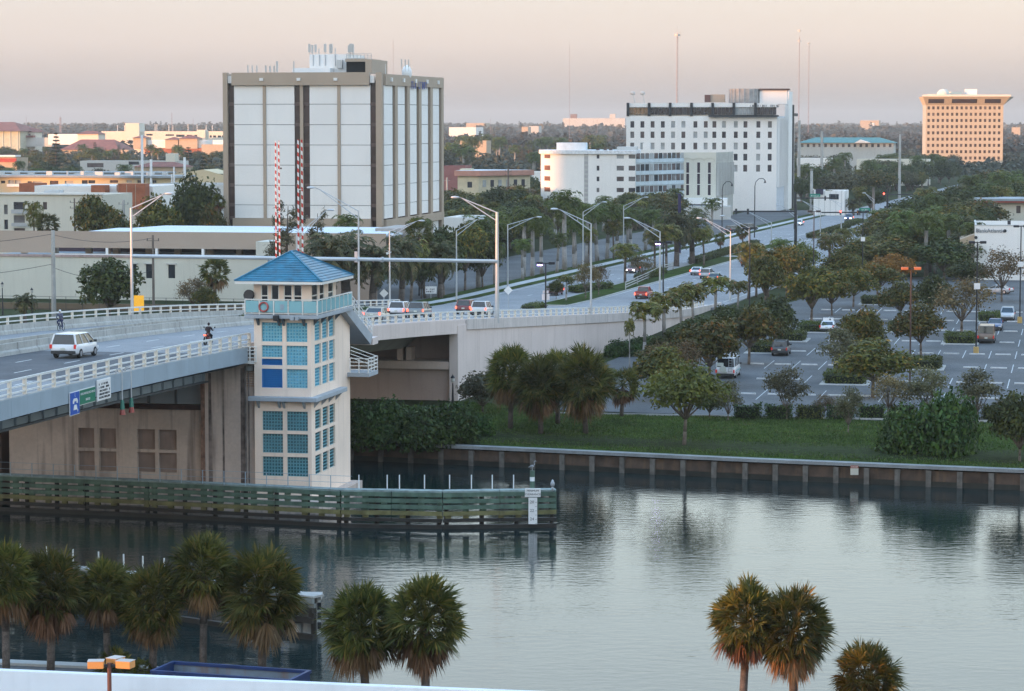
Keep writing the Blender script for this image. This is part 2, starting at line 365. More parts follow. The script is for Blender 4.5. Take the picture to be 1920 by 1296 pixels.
for s, ts in ((3.6, 0), (7.4, 1), (20.5, 1), (24.2, 1)):
    for t in rng(210, 470, 12.2):
        if s == 3.6: continue
        mb = MB(); sheet(mb, [t, t + 3], s - .07, s + .07, .004); mb.build('lane_line', M_LINE, road)
for s in (.5, 11.6, 17.4, 29.6):
    mb = MB(); sheet(mb, rng(205, 480, 20), s - .07, s + .07, .004); mb.build('edge_line', M_LINE, road)

# car park, in the same frame as the road (rows run across it)
LOT = [W(1030, 769, G0), W(1400, 781, G0), W(1640, 789, G0), W(2200, 800, G0), W(2300, 520, G0), W(1640, 520, G0), W(1240, 640, G0), W(1110, 690, G0)]
mb = MB(); mb.add([(p[0], p[1], 2.03) for p in LOT], [tuple(range(8))]); struct('car_park', mb, M_ASPH)
# ================================================================== the bridge
br = thing('bascule_bridge', 'long pale concrete and steel drawbridge carrying the road over the canal', 'bridge')
TA, TB = -70, 197
mb = MB(); sweep(mb, rng(-33, -6, 5), [(0, 0), (0, -.3), (14.0, -.3), (14.0, 0)]); mb.build('leaf_deck', M_DECKD, br)
mb = MB(); sweep(mb, rng(-6, 70, 5), [(0, 0), (0, -.3), (14.0, -.3), (14.0, 0)]); sweep(mb, rng(TA, -33, 5), [(0, 0), (0, -.3), (14.0, -.3), (14.0, 0)])
sweep(mb, rng(70, TB, 5), [(0, 0), (0, -.3), (30.3, -.3), (30.3, 0)]); mb.build('roadway', M_ROAD, br)
mb = MB(); sweep(mb, rng(TA, 70, 5), [(15.8, 0), (15.8, -.3), (25.0, -.3), (25.0, 0)]); mb.build('roadway', M_ROAD, br)
# joints
for t in (-33, -6, 66): 
    mb = MB(); sheet(mb, [t - .12, t + .12], .1, 13.9, .004); mb.build('deck_joint', M_STEELD, br)
for s in (3.6, 7.2, 10.7):
    for t in rng(-64, 190, 9.1):
        mb = MB(); sheet(mb, [t, t + 3], s - .07, s + .07, .004); mb.build('lane_line', M_LINE, br)
# median and far barriers
def barrier(name, ta, tb, s, w, h, m, seg=6.0):
    for a, b in zip(rng(ta, tb, seg)[:-1], rng(ta, tb, seg)[1:]):
        mb = MB(); sweep(mb, [a + .015, b - .015], [(s - w * 1.6, 0), (s + w * 1.6, 0), (s + w * 1.3, h * .3), (s + w * .6, h * .45), (s + w * .5, h), (s - w * .5, h), (s - w * .6, h * .45), (s - w * 1.3, h * .3)])
        mb.build(name, m, br)
M_BARR = mat('stained_barrier_concrete', (.44, .43, .40), .9, var=.12, vs=.6, fine=.1, bs=3, streak=.75, sc_=(.15, .14, .13))
barrier('median_barrier', TA, 110, 14.05, .16, .85, M_BARR)
barrier('median_barrier', TA, 110, 16.0, .16, .85, M_BARR)
barrier('parapet', TA, 150, 25.2, .15, .80, M_BARR)
MB_ = MB()
# rails: posts are shared meshes
def rails(s, ta, tb, z0, zt, pw=.20, step=2.4, postm=M_POST, bars=3, side=0, tops=None):
    pm = MB().box(-pw / 2, pw / 2, -.11, .11, 0, zt - z0).mesh('rail_post', postm)
    ts = rng(ta, tb, step)
    for t in ts:
        x, y, z = R(t, s); ob('rail_post', pm, br, loc=(x, y, z + z0), rz=-TH)
    for k in range(bars):
        f = (k + 1) / bars; h = z0 + (zt - z0) * (f - .12 if k < bars - 1 else 1)
        for a, b in zip(rng(ta, tb, 12)[:-1], rng(ta, tb, 12)[1:]):
            mb = MB()
            for c, d in zip(rng(a, b, 6)[:-1], rng(a, b, 6)[1:]): mb.bar(R(c, s, zd(c) + h), R(d, s, zd(d) + h), .10, .09 if k < bars - 1 else .13)
            mb.build('rail', M_RAIL, br)
rails(.12, TA, 1.2, .16, 1.12)
rails(.12, 3.5, 194, .42, 1.15, pw=.22, step=2.35, bars=2)
rails(25.2, TA, 150, .80, 1.45, pw=.16, step=3.0, bars=2)
mb = MB(); sweep(mb, rng(TA, 1.5, 5), [(-.08, 0), (.34, 0), (.34, .16), (-.08, .16)]); mb.build('kerb', M_CONC, br)
mb = MB(); sweep(mb, rng(1.5, TB, 5), [(-.12, 0), (.36, 0), (.36, .42), (-.12, .42)]); mb.build('kerb', M_PINKW, br)
# leaf fascia, brackets, main girders
for a, b in zip(rng(TA, 0, 4.8)[:-1], rng(TA, 0, 4.8)[1:]):
    mb = MB(); sweep(mb, [a + .01, b - .01], [(-.14, .12), (.02, .12), (.02, -1.0), (-.14, -1.0)]); mb.build('fascia_plate', M_STEEL, br)
    mb = MB(); c0 = R(b, 0.05); 
    vs = []
    for dt in (-.14, .14):
        for s, dz in ((0.04, -.3), (0.04, -1.05), (.9, -1.35), (3.4, -1.9), (3.4, -.3)): vs.append(R(b + dt, s, zd(b + dt) + dz))
    mb.add(vs, [(0, 1, 2, 3, 4), (9, 8, 7, 6, 5)] + [(i, (i + 1) % 5, 5 + (i + 1) % 5, 5 + i) for i in range(5)]); mb.build('floor_beam_bracket', M_STEELD, br)
for s in (3.4, 11.0):
    mb = MB(); sweep(mb, rng(TA, 2, 5), [(s, -.3), (s + .35, -.3), (s + .35, -2.45), (s, -2.45)]); mb.build('main_girder', M_STEEL, br)
    mb = MB(); sweep(mb, rng(TA, 2, 5), [(s - .25, -2.45), (s + .6, -2.45), (s + .6, -2.58), (s - .25, -2.58)]); mb.build('bottom_flange', M_STEELD, br)
    for t in rng(TA, 0, 2.4):
        mb = MB(); sweep(mb, [t - .05, t + .05], [(s - .16, -.35), (s - .002, -.35), (s - .002, -2.44), (s - .16, -2.44)]); mb.build('stiffener', M_STEEL, br)
mb = MB(); sweep(mb, rng(TA, 2, 5), [(16.2, -.3), (24.6, -.3), (24.6, -2.3), (16.2, -2.3)]); mb.build('far_leaf_girder', M_STEELD, br)
# approach span: fascia panels and box girder
for a, b in zip(rng(5, 66, 2.4)[:-1], rng(5, 66, 2.4)[1:]):
    mb = MB(); sweep(mb, [a + .012, b - .012], [(-.3, .36), (-.12, .36), (-.12, -.95), (-.3, -.95)]); mb.build('fascia_panel', M_PINKW, br)
mb = MB(); sweep(mb, rng(2, 66, 5), [(-.1, -.31), (14, -.31), (14, -.7), (11.5, -.9), (10, -2.5), (4, -2.5), (2.2, -.9), (-.1, -.72)]); mb.build('box_girder', mat('grey_soffit_concrete', (.30, .30, .28), .9, var=.1), br)
mb = MB(); sweep(mb, rng(2, 66, 5), [(15.8, -.31), (25, -.31), (25, -.8), (22, -2.4), (18, -2.4), (15.8, -.8)]); mb.build('box_girder', mat('grey_soffit_concrete', (.30, .30, .28)), br)
# abutment and retaining wall
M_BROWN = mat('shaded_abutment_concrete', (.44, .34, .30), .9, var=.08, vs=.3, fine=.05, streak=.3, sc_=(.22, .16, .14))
def absweep(name, ta, tb, prof, m): 
    mb = MB(); sweep(mb, [ta, tb], prof, absz=True); return mb.build(name, m, br)
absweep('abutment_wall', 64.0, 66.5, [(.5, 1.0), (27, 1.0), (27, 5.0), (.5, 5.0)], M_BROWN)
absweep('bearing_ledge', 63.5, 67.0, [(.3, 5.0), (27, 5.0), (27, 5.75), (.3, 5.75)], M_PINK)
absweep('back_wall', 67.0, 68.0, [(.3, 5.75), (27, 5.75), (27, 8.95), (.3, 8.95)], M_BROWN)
absweep('cheek_wall', 63.4, 66.2, [(-.35, 1.0), (.5, 1.0), (.5, 9.25), (-.35, 9.25)], M_PINKW)
for s in (3.0, 3.9, 9.6, 10.5):
    absweep('bearing_pedestal', 64.6, 66.2, [(s, 5.75), (s + .55, 5.75), (s + .55, 7.0), (s, 7.0)], M_PINK)
mb = MB(); mb.box(-.25, .25, -.3, 0, -.2, .2); mb.build('wall_lamp', M_DARK, br, loc=R(63.4, 7.5, 6.4), rz=-TH)
for a, b in zip(rng(66.2, 206, 4.8)[:-1], rng(66.2, 206, 4.8)[1:]):
    mb = MB(); vs = []
    zt = lambda t: max(zd(t) - .62, 2.1)
    for t in (a + .02, b - .02):
        vs += [R(t, -.28, .8), R(t, .1, .8), R(t, .1, zt(t)), R(t, -.28, zt(t))]
    mb.add(vs, [(0, 1, 2, 3), (7, 6, 5, 4), (0, 4, 5, 1), (1, 5, 6, 2), (2, 6, 7, 3), (3, 7, 4, 0)]); mb.build('wall_panel', M_PINKW, br)
    mb = MB(); sweep(mb, [a + .01, b - .01], [(-.42, .40), (-.1, .40), (-.1, -.60), (-.42, -.60)]); mb.build('coping_panel', mat('stained_coping', (.58, .52, .49), .9, var=.08, streak=.6, sc_=(.22, .19, .18)), br)
mb = MB(); sweep(mb, rng(66, 206, 10), [(.12, .8), (30, .8), (30, 1.2), (.12, 1.2)], absz=True); mb.build('fill', M_GROUND, br)
# rest pier under the leaf: wall with recessed squares, stained pilaster, blue counterweight panels
def facade(w, h, holes, th=.3, z0=0.0):
    """front wall in local x (right), z (up), y (inward) with real openings and reveals"""
    mb = MB(); xs = sorted({0.0, w} | {round(v, 4) for q in holes for v in q[:2]}); zs = sorted({z0, h} | {round(v, 4) for q in holes for v in q[2:]})
    xs = [v for v in xs if 0 <= v <= w]; zs = [v for v in zs if z0 <= v <= h]
    for i in range(len(xs) - 1):
        run = None
        for j in range(len(zs) - 1):
            cx, cz = (xs[i] + xs[i + 1]) / 2, (zs[j] + zs[j + 1]) / 2
            if any(q[0] < cx < q[1] and q[2] < cz < q[3] for q in holes):
                if run is not None: mb.add([(xs[i], 0, run), (xs[i + 1], 0, run), (xs[i + 1], 0, zs[j]), (xs[i], 0, zs[j])], [(0, 1, 2, 3)]); run = None
            elif run is None: run = zs[j]
        if run is not None: mb.add([(xs[i], 0, run), (xs[i + 1], 0, run), (xs[i + 1], 0, zs[-1]), (xs[i], 0, zs[-1])], [(0, 1, 2, 3)])
    for x0, x1, a, b in holes:
        mb.add([(x0, 0, a), (x1, 0, a), (x1, 0, b), (x0, 0, b), (x0, th, a), (x1, th, a), (x1, th, b), (x0, th, b)], [(0, 4, 5, 1), (1, 5, 6, 2), (2, 6, 7, 3), (3, 7, 4, 0)])
    return mb
M_HOUSE = mat('tender_house_pink', (.90, .725, .60), .85, var=.05, vs=.4, streak=.22, sc_=(.42, .32, .27))
M_TEAL = mat('glass_block_sky_tint', (.10, .36, .50), .12, var=.35, vs=4, spec=.8)  # sky reflection put into the upper blocks' lighter teal
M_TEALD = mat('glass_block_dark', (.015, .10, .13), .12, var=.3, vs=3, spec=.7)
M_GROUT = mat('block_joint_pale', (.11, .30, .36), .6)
M_GROUTL = mat('block_joint_highlight', (.20, .46, .56), .6)  # joints lightened for the highlights on the upper blocks
M_LOUV = mat('louvre_blue', (.02, .17, .45), .45, var=.1)
M_LEDGE = mat('ledge_grey', (.36, .40, .44), .6, var=.08, streak=.2, sc_=(.22, .22, .24))
M_TRIM = mat('white_trim', (.78, .76, .72), .5, var=.04)
M_WIN = mat('dark_window', (.012, .014, .018), .08, var=.3, vs=1, spec=.8)
M_ROOFB = mat('blue_roof_tile', (.008, .135, .225), .42, var=.35, vs=1.5, spec=.6)

# rest pier wall, in the frame of the channel; local x runs right, y away
pz = thing('bridge_pier', 'stained pink concrete drawbridge pier with sunken square panels beside the house', 'pier', H(24.2, 1.2), -TH)
XA = lambda a: 24.2 - a
hol = [(XA(13.97), XA(12.56)), (XA(12.28), XA(10.86)), (XA(18.67), XA(17.37)), (XA(16.99), XA(15.63))]
holes = [(x0, x1, z0, z1) for x0, x1 in hol for z0, z1 in ((4.28, 5.80), (2.55, 4.05))]
facade(15.6, 7.5, holes, .35, -1.0).build('pier_wall', M_STAIN, pz)
for x0, x1, z0, z1 in holes: MB().box(x0 - .02, x1 + .02, .30, .36, z0 - .02, z1 + .02).build('recessed_panel', mat('recess_brown', (.30, .225, .195), .9, var=.14, vs=.8, streak=.3), pz)
MB().box(0, 15.6, .4, 14, -1, 7.45).build('pier_block', M_STAIN, pz)
MB().box(.2, 15.9, -.16, .22, 7.35, 7.72).build('rusty_beam', mat('rust_dark', (.045, .018, .014), .7, var=.4, vs=2), pz)
for i in range(7):
    MB().box(15.4 - (i + 1) * 2.15, 15.4 - i * 2.15 - .18, .55, .75, 7.72, 10.6).build('counterweight_panel', M_STEEL, pz)
    MB().box(15.4 - i * 2.15 - .18, 15.4 - i * 2.15, .45, .75, 7.72, 10.6).build('counterweight_stiffener', M_STEELD, pz)
MB().prism([(15.6, -.5), (19.95, -.5), (19.95, 3), (15.6, 3)], -1, [11.3, 11.3, 11.3, 11.3]).build('pilaster', M_STAIN, pz)
MB().box(15.45, 15.75, -.62, -.3, -1, 11.1).build('rust_stained_edge', mat('rust_streak', (.24, .14, .10), .9, var=.4, vs=3, streak=.6), pz)
mb = MB(); mb.cyl((18.95, -.62, 0), (18.95, -.62, 10.8), .07); mb.cyl((19.2, -.6, 0), (19.2, -.6, 11.2), .05); mb.build('drain_pipe', mat('stained_pipe', (.16, .14, .13), .8, var=.4, vs=2), pz)
for x0, w_, z1 in ((18.5, .45, 10.6), (16.0, .35, 10.2), (17.1, .2, 9.0)):
    mb = MB(); mb.add([(x0, -.504, 0), (x0 + w_, -.504, 0), (x0 + w_ * .7, -.504, z1), (x0 + w_ * .1, -.504, z1)], [(0, 1, 2, 3)]); mb.build('run_off_stain', mat('black_run_off', (.15, .12, .11), .95, var=.5, vs=2, streak=.6, sc_=(.45, .36, .31)), pz)
# service platform between leaf and house
mb = MB(); mb.box(18.9, 20.0, -1.2, -.5, 11.0, 11.12)
for k in range(5): mb.bar((18.9, -1.2, 11.2 + k * .27), (20.0, -1.2, 11.2 + k * .27), .06)
for x in (18.92, 19.5, 19.98): mb.bar((x, -1.2, 11.1), (x, -1.2, 12.3), .07)
mb.build('service_railing', M_TRIM, pz)
mb = MB()
for k in range(7): mb.box(19.0, 19.85, -.56, -.5, 9.25 + k * .18, 9.25 + k * .18 + .10)
mb.build('louvre_vent', mat('tan_louvre', (.40, .28, .21), .7), pz)
MB().box(19.15, 19.65, -1.0, -.52, 10.45, 10.85).build('fan_unit', mat('unit_grey', (.16, .16, .15), .7), pz)
# dark far-left pier
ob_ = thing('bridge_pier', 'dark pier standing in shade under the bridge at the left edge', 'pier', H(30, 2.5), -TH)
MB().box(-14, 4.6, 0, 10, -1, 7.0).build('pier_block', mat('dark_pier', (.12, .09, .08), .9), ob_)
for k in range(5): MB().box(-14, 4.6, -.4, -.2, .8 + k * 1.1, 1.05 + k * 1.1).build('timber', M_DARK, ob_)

# ---------------------------------------------------------------- tender house
zc = lambda y: A(582, y, 204.0)[2]
hs = thing('bridge_tender_house', 'pink bridge tender tower with glass block windows and blue hipped roof', 'bridge house', H(4.37, 0), -TH)
WX, WY = 4.37, 11.15
fx = lambda x: WX - (582 - x) / 107.0 * WX
rows = [(605.7, 642), (649, 686), (693, 728.5), (772.5, 809), (815, 851), (858, 894.6)]
cols = [(fx(489.4), fx(528)), (fx(535.6), fx(575))]
fh = []
for r, (ya, yb) in enumerate(rows):
    for c in cols: fh.append((c[0], c[1], zc(yb), zc(ya), r))
facade(WX, 14.4, [q[:4] for q in fh], .22, -1.0).build('front_wall', M_HOUSE, hs)
rc = [(1.02, 2.74), (3.12, 4.77), (5.06, 6.68)]
rh = [(a, b, zc(yb), zc(ya), r) for r, (ya, yb) in enumerate(rows) for a, b in rc]
facade(WY, 14.4, [q[:4] for q in rh], .22, -1.0).build('side_wall', M_HOUSE, hs, loc=(WX, 0, 0), rz=pi / 2)
mb = MB(); mb.box(0.0, .2, .001, WY, -1, 14.4); mb.box(.001, WX - .001, WY - .2, WY, -1, 14.4); mb.box(.23, WX - .23, .5, .6, -1, 14.3); mb.build('inner_wall', M_HOUSE, hs)
def glass_blocks(x0, x1, z0, z1, nx, nz, mg, parent, rot=False, kind='glass_block_window'):
    fr = MB(); gl = MB(); e = .04
    fr.box(x0, x1, .15, .20, z0, z1)
    for i in range(nx):
        for j in range(nz):
            a, b = x0 + (x1 - x0) * i / nx + e, x0 + (x1 - x0) * (i + 1) / nx - e; c, d = z0 + (z1 - z0) * j / nz + e, z0 + (z1 - z0) * (j + 1) / nz - e
            gl.add([(a, .158, c), (b, .158, c), (b, .158, d), (a, .158, d), (a + .03, .11, c + .03), (b - .03, .11, c + .03), (b - .03, .11, d - .03), (a + .03, .11, d - .03)],
                   [(4, 5, 6, 7), (0, 1, 5, 4), (1, 2, 6, 5), (2, 3, 7, 6), (3, 0, 4, 7)])
    k = dict(loc=(WX, 0, 0), rz=pi / 2) if rot else {}
    f = fr.build(kind, M_GROUT if mg is M_TEALD else M_GROUTL, parent, **k); g = gl.build('glass_blocks', mg, f); g['kind'] = 'stuff'
    return f
def louvre(x0, x1, z0, z1, n, parent):
    mb = MB(); mb.box(x0, x1, .17, .2, z0, z1); h = (z1 - z0) / n
    for k in range(n): mb.add([(x0, .04, z0 + h * k), (x1, .04, z0 + h * k), (x1, .17, z0 + h * (k + .85)), (x0, .17, z0 + h * (k + .85))], [(0, 1, 2, 3)])
    mb.box(x0, x0 + .06, .0, .17, z0, z1); mb.box(x1 - .06, x1, .0, .17, z0, z1)
    mb.build('louvre', M_LOUV, parent)
for q in fh:
    left = q[0] < 1
    if q[4] == 2 and left: louvre(*q[:4], 9, hs)
    elif q[4] == 1 and left:
        zm = q[2] + (q[3] - q[2]) * .40; louvre(q[0], q[1], q[2], zm - .12, 4, hs); glass_blocks(q[0], q[1], zm, q[3], 7, 4, M_TEAL, hs); MB().box(q[0], q[1], 0.01, .2, zm - .12, zm).build('mullion', M_HOUSE, hs)
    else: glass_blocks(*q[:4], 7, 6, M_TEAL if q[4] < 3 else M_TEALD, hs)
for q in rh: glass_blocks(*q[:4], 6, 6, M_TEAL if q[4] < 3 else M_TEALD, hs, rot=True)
# middle ledge and brackets
mb = MB(); mb.box(-.35, WX + .55, -.6, -.001, 8.28, 8.62); mb.box(WX + .001, WX + .549, 0.0, 8.3, 8.281, 8.619); mb.build('ledge', M_LEDGE, hs, bevel=.04)
def bracket(x, y, z, rot):
    m = MB(); m.add([(-.08, 0, 0), (.08, 0, 0), (.08, -.5, 0), (-.08, -.5, 0), (-.08, 0, -.55), (.08, 0, -.55)], [(0, 1, 2, 3), (0, 4, 5, 1), (3, 2, 5, 4), (0, 3, 4), (1, 5, 2)])
    m.build('bracket', M_LEDGE if z < 10 else M_STEELD, hs, loc=(x, y, z), rz=rot)
for z in (8.28, 14.42):
    for x in (.35, 1.95, 2.3, 3.85): bracket(x, -.001, z, 0)
    for y in (.8, 2.9, 4.9, 6.9): bracket(WX + .001, y, z, pi / 2)
# balcony
BX0, BX1, BY0, BY1, BZ = -.55, WX + .7, -.65, 9.4, 14.72
MB().box(BX0, BX1, BY0, BY1, 14.43, BZ).build('balcony_slab', M_LEDGE, hs, bevel=.03)
M_GLASS = bpy.data.materials.new('teal_panel_glass'); M_GLASS.use_nodes = True; _b = M_GLASS.node_tree.nodes['Principled BSDF']
_b.inputs['Base Color'].default_value = (.30, .60, .66, 1); _b.inputs['Roughness'].default_value = .25; _b.inputs['Alpha'].default_value = .72; MATS['teal_panel_glass'] = M_GLASS
def glass_run(p0, p1, n):
    p0 = np.array(p0); p1 = np.array(p1)
    for i in range(n):
        a = p0 + (p1 - p0) * (i + .06) / n; b = p0 + (p1 - p0) * (i + .94) / n
        MB().bar((a[0], a[1], BZ + .60), (b[0], b[1], BZ + .60), .03, .86).build('glass_panel', M_GLASS, hs)
    for i in range(n + 1):
        a = p0 + (p1 - p0) * i / n; MB().bar((a[0], a[1], BZ), (a[0], a[1], BZ + 1.1), .07).build('railing_post', M_TRIM, hs)
    MB().bar((*p0, BZ + 1.12), (*p1, BZ + 1.12), .09, .07).build('handrail', M_TRIM, hs)
    MB().bar((*p0, BZ + .1), (*p1, BZ + .1), .06, .05).build('handrail', M_TRIM, hs)
glass_run((BX0 + .05, BY0 + .05), (BX1 - .05, BY0 + .05), 5); glass_run((BX1 - .05, BY0 + .12), (BX1 - .05, BY1 - .05), 8); glass_run((BX0 + .05, BY0 + .12), (BX0 + .05, 6.9), 5)
# cabin
CY = 7.06; ch = 17.15
fw = [(.55, 1.12, 15.3, 16.85), (1.33, 1.95, 14.76, 16.85), (2.3, 2.95, 15.3, 16.85), (3.05, 3.7, 15.3, 16.85)]
facade(WX, ch, fw, .15, BZ).build('cabin_wall', M_HOUSE, hs)
rw = [(.35, 1.9, 15.3, 16.85), (2.5, 3.7, 15.3, 16.85), (4.9, 6.3, 15.3, 16.85)]
facade(CY, ch, rw, .15, BZ).build('cabin_wall', M_HOUSE, hs, loc=(WX, 0, 0), rz=pi / 2)
mb = MB(); mb.box(.001, .15, .02, CY, BZ, ch); mb.box(.15, WX - .01, CY - .15, CY, BZ, ch); mb.build('cabin_wall', M_HOUSE, hs)
def sash(x0, x1, z0, z1, parent, rot=False, door=False, pm=None):
    k = dict(loc=(WX, 0, 0), rz=pi / 2) if rot else {}
    f = MB(); w_ = .07
    f.box(x0 - .04, x1 + .04, -.03, .02, z1, z1 + .1); f.box(x0 - .04, x1 + .04, -.04, .02, z0 - .08, z0)
    f.box(x0, x0 + w_, .02, .1, z0, z1); f.box(x1 - w_, x1, .02, .1, z0, z1); f.box(x0 + w_, x1 - w_, .025, .095, (z0 + z1) / 2 - .04, (z0 + z1) / 2 + .04)
    if door: f.box(x0 + w_, x1 - w_, .03, .09, z0, z0 + 1.0)
    o = f.build('door' if door else 'window', M_TRIM, parent, **k); MB().box(x0 + w_, x1 - w_, .06, .08, z0 + (1.0 if door else 0), z1).build('pane', M_WIN, o)
for i, q in enumerate(fw): sash(*q, hs, door=(i == 1))
for q in rw: sash(*q, hs, rot=True)
# blue roof in courses
ex0, ex1, ey0, ey1, ez, rz_ = -1.15, WX + 1.15, -1.1, CY + 1.0, 17.2, 19.25
rg = [(2.18, 2.35), (2.18, 3.4)]
def slope(e0, e1, r0, r1, name):
    mb = MB(); n = 13
    for i in range(n):
        a, b = i / n, (i + 1) / n
        L_ = lambda p, q, k: (p[0] + (q[0] - p[0]) * k, p[1] + (q[1] - p[1]) * k, ez + (rz_ - ez) * k)
        p = [L_(e0, r0, a), L_(e1, r1, a), L_(e1, r1, b), L_(e0, r0, b)]
        up = .05; mb.add([(*p[0][:2], p[0][2] + up), (*p[1][:2], p[1][2] + up), p[2], p[3], p[0], p[1]], [(0, 1, 2, 3), (4, 5, 1, 0)])
    mb.build(name, M_ROOFB, hs)
slope((ex0, ey0), (ex1, ey0), rg[0], rg[0], 'roof_slope'); slope((ex1, ey0), (ex1, ey1), rg[0], rg[1], 'roof_slope')
slope((ex1, ey1), (ex0, ey1), rg[1], rg[1], 'roof_slope'); slope((ex0, ey1), (ex0, ey0), rg[1], rg[0], 'roof_slope')
mb = MB()
for e in ((ex0, ey0), (ex1, ey0)): mb.bar((*e, ez + .06), (*rg[0], rz_ + .04), .14, .1)
for e in ((ex0, ey1), (ex1, ey1)): mb.bar((*e, ez + .06), (*rg[1], rz_ + .04), .14, .1)
mb.bar((*rg[0], rz_ + .03), (*rg[1], rz_ + .03), .16, .1); mb.build('ridge_cap', M_ROOFB, hs)
mb = MB(); mb.box(ex0 + .02, ex1 - .02, ey0 + .02, ey1 - .02, ez - .2, ez); mb.build('eave', M_TRIM, hs)
# small fittings
mb = MB(); cx, cz = .95, 15.3
for i in range(16):
    a, b = 2 * pi * i / 16, 2 * pi * (i + 1) / 16; mb.cyl((cx + .33 * cos(a), BY0 - .02, cz + .33 * sin(a)), (cx + .33 * cos(b), BY0 - .02, cz + .33 * sin(b)), .075, n=6)
mb.build('life_ring', mat('life_ring_red', (.42, .10, .09), .6, var=.5, vs=3), hs)
mb = MB(); mb.cyl((-.3, -.1, 16.1), (-.34, -.3, 16.15), .42, .40, 14); mb.bar((-.2, 0, BZ + .5), (-.3, -.05, 16.1), .05); mb.build('satellite_dish', M_DARK, hs)
mb = MB(); mb.box(1.75, 2.15, BY0 - .35, BY0, 14.3, 14.7); mb.build('floodlight', M_DARK, hs, bevel=.03)
mb = MB(); mb.box(3.0, 3.3, BY0 - .2, BY0, 14.35, 14.6); mb.box(3.4, 3.65, BY0 - .2, BY0, 14.35, 14.6); mb.build('floodlight', M_LEDGE, hs)
MB().box(2.2, 2.5, BY0 + .02, BY0 + .04, 15.1, 15.5).build('notice_board', M_STEEL, hs)
# stair down to the road, lower platform
mb = MB(); mb.add([(2.6, 9.4, 14.7), (4.9, 9.4, 14.7), (4.9, 16.2, 12.0), (2.6, 16.2, 12.0), (2.6, 7.9, 14.43), (4.9, 7.9, 14.43), (4.9, 15.6, 11.3), (2.6, 15.6, 11.3)],
    [(0, 1, 2, 3), (4, 7, 6, 5), (1, 5, 6, 2), (0, 3, 7, 4), (2, 6, 7, 3), (0, 4, 5, 1)]); mb.build('stair_flight', M_LEDGE, hs)
mb = MB()
for x in (2.65, 4.85):
    for k in (.35, .7, 1.05): mb.bar((x, 9.4, 14.7 + k), (x, 16.2, 12.0 + k), .06)
    for i in range(6): y = 9.4 + 6.8 * i / 5; z = 14.7 - 2.7 * i / 5; mb.bar((x, y, z), (x, y, z + 1.05), .06)
mb.build('stair_railing', M_TRIM, hs)
MB().box(.5, 4.9, 16.2, 18, 11.2, 11.75).build('stair_landing', M_PINKW, hs)
MB().box(WX - 1.0, 6.1, 10.3, 13.2, 9.2, 9.5).build('service_platform', M_LEDGE, hs)
mb = MB()
for k in (.28, .56, .84, 1.12):
    mb.bar((4.6, 10.35, 9.5 + k), (6.05, 10.35, 9.5 + k), .06); mb.bar((6.05, 10.35, 9.5 + k), (6.05, 13.15, 9.5 + k), .06)
    mb.bar((4.6, 10.5, 9.5 + k + .9), (6.05, 12.9, 9.5 + k), .05)
for x, y in ((4.6, 10.35), (5.3, 10.35), (6.05, 10.35), (6.05, 11.3), (6.05, 12.2), (6.05, 13.15)): mb.bar((x, y, 9.5), (x, y, 10.65), .07)
mb.build('platform_railing', M_TRIM, hs)
MB().box(-6, WX + .8, -.9, WY + .6, -1, .95).build('plinth', M_STAIN, hs)

# ---------------------------------------------------------------- fenders
M_FG = mat('green_fender_timber', (.085, .14, .105), .75, var=.3, vs=1.2, streak=.45, sc_=(.03, .045, .035))
M_FY = mat('olive_fender_timber', (.15, .14, .06), .8, var=.35, vs=1.2, streak=.4, sc_=(.05, .04, .03))
M_FD = mat('wet_dark_timber', (.018, .016, .014), .6, var=.4, vs=1)
def fender(label, pts, rows, m_rows, zt, deckm, seg=4.6, gap=1.35):
    o = thing('fender', label, 'fender', (pts[0][0], pts[0][1], 0)); ox, oy = pts[0][0], pts[0][1]
    for a, b in zip(pts[:-1], pts[1:]):
        d = np.array((b[0] - a[0], b[1] - a[1])); ln = np.linalg.norm(d); d /= ln; nn = np.array((d[1], -d[0]))
        if nn[1] > 0: nn = -nn
        Q = lambda q, off, z: (a[0] - ox + d[0] * q + nn[0] * off, a[1] - oy + d[1] * q + nn[1] * off, z)
        n = max(1, round(ln / seg))
        for i in range(n):
            q0, q1 = ln * i / n + .02, ln * (i + 1) / n - .02
            for k, (za, zb) in enumerate(rows):
                j = rnd.uniform(-.02, .02)
                MB().bar(Q(q0, .12 + j, (za + zb) / 2 + j), Q(q1, .12 + j, (za + zb) / 2 - j), .22, zb - za).build('plank', m_rows[k] if rnd.random() > .1 else m_rows[0], o)
            MB().bar(Q(q0, -.35, zt), Q(q1, -.35, zt), .95, .12).build('walkway_board', deckm, o)
        for q in rng(.4, ln - .2, gap):
            for k in range(len(rows) - 1):
                if rnd.random() < .8: MB().bar(Q(q, -.02, rows[k][0] - .01), Q(q, -.02, rows[k + 1][1] + .01), .42, .2, up=(*nn, 0)).build('spacer_block', m_rows[k], o)
        for q in rng(.3, ln - .3, 2.7):
            MB().cyl(Q(q, -.28, -1.5), Q(q, -.28, zt - .1), .17).build('pile', M_FD, o)
        MB().bar(Q(0, .06, .12), Q(ln, .06, .12), .3, .34).build('waterline_waler', M_FD, o)
    return o
FR = [(2.30, 2.60), (1.86, 2.14), (1.42, 1.70), (.96, 1.26), (.50, .74)]
fpts = [W(-70, 890, 2.6), W(280, 904, 2.6), W(640, 921, 2.6), W(830, 924, 2.6), W(1043, 921, 2.6)]
fd = fender('green timber fender running past the bridge house to the clearance board', fpts, [(b[0], b[1]) for b in FR], [M_FG, M_FG, M_FG, M_FY, M_FD], 2.66, mat('weathered_board', (.22, .27, .26), .8, var=.3, vs=1.5))
pm = MB().cyl((0, 0, 0), (0, 0, 1.0), .045, n=6).mesh('fender_post', M_WPAINT); pmg = MB().cyl((0, 0, 0), (0, 0, 1.0), .035, n=6).mesh('fender_post', M_STEEL)
fo = fd.location
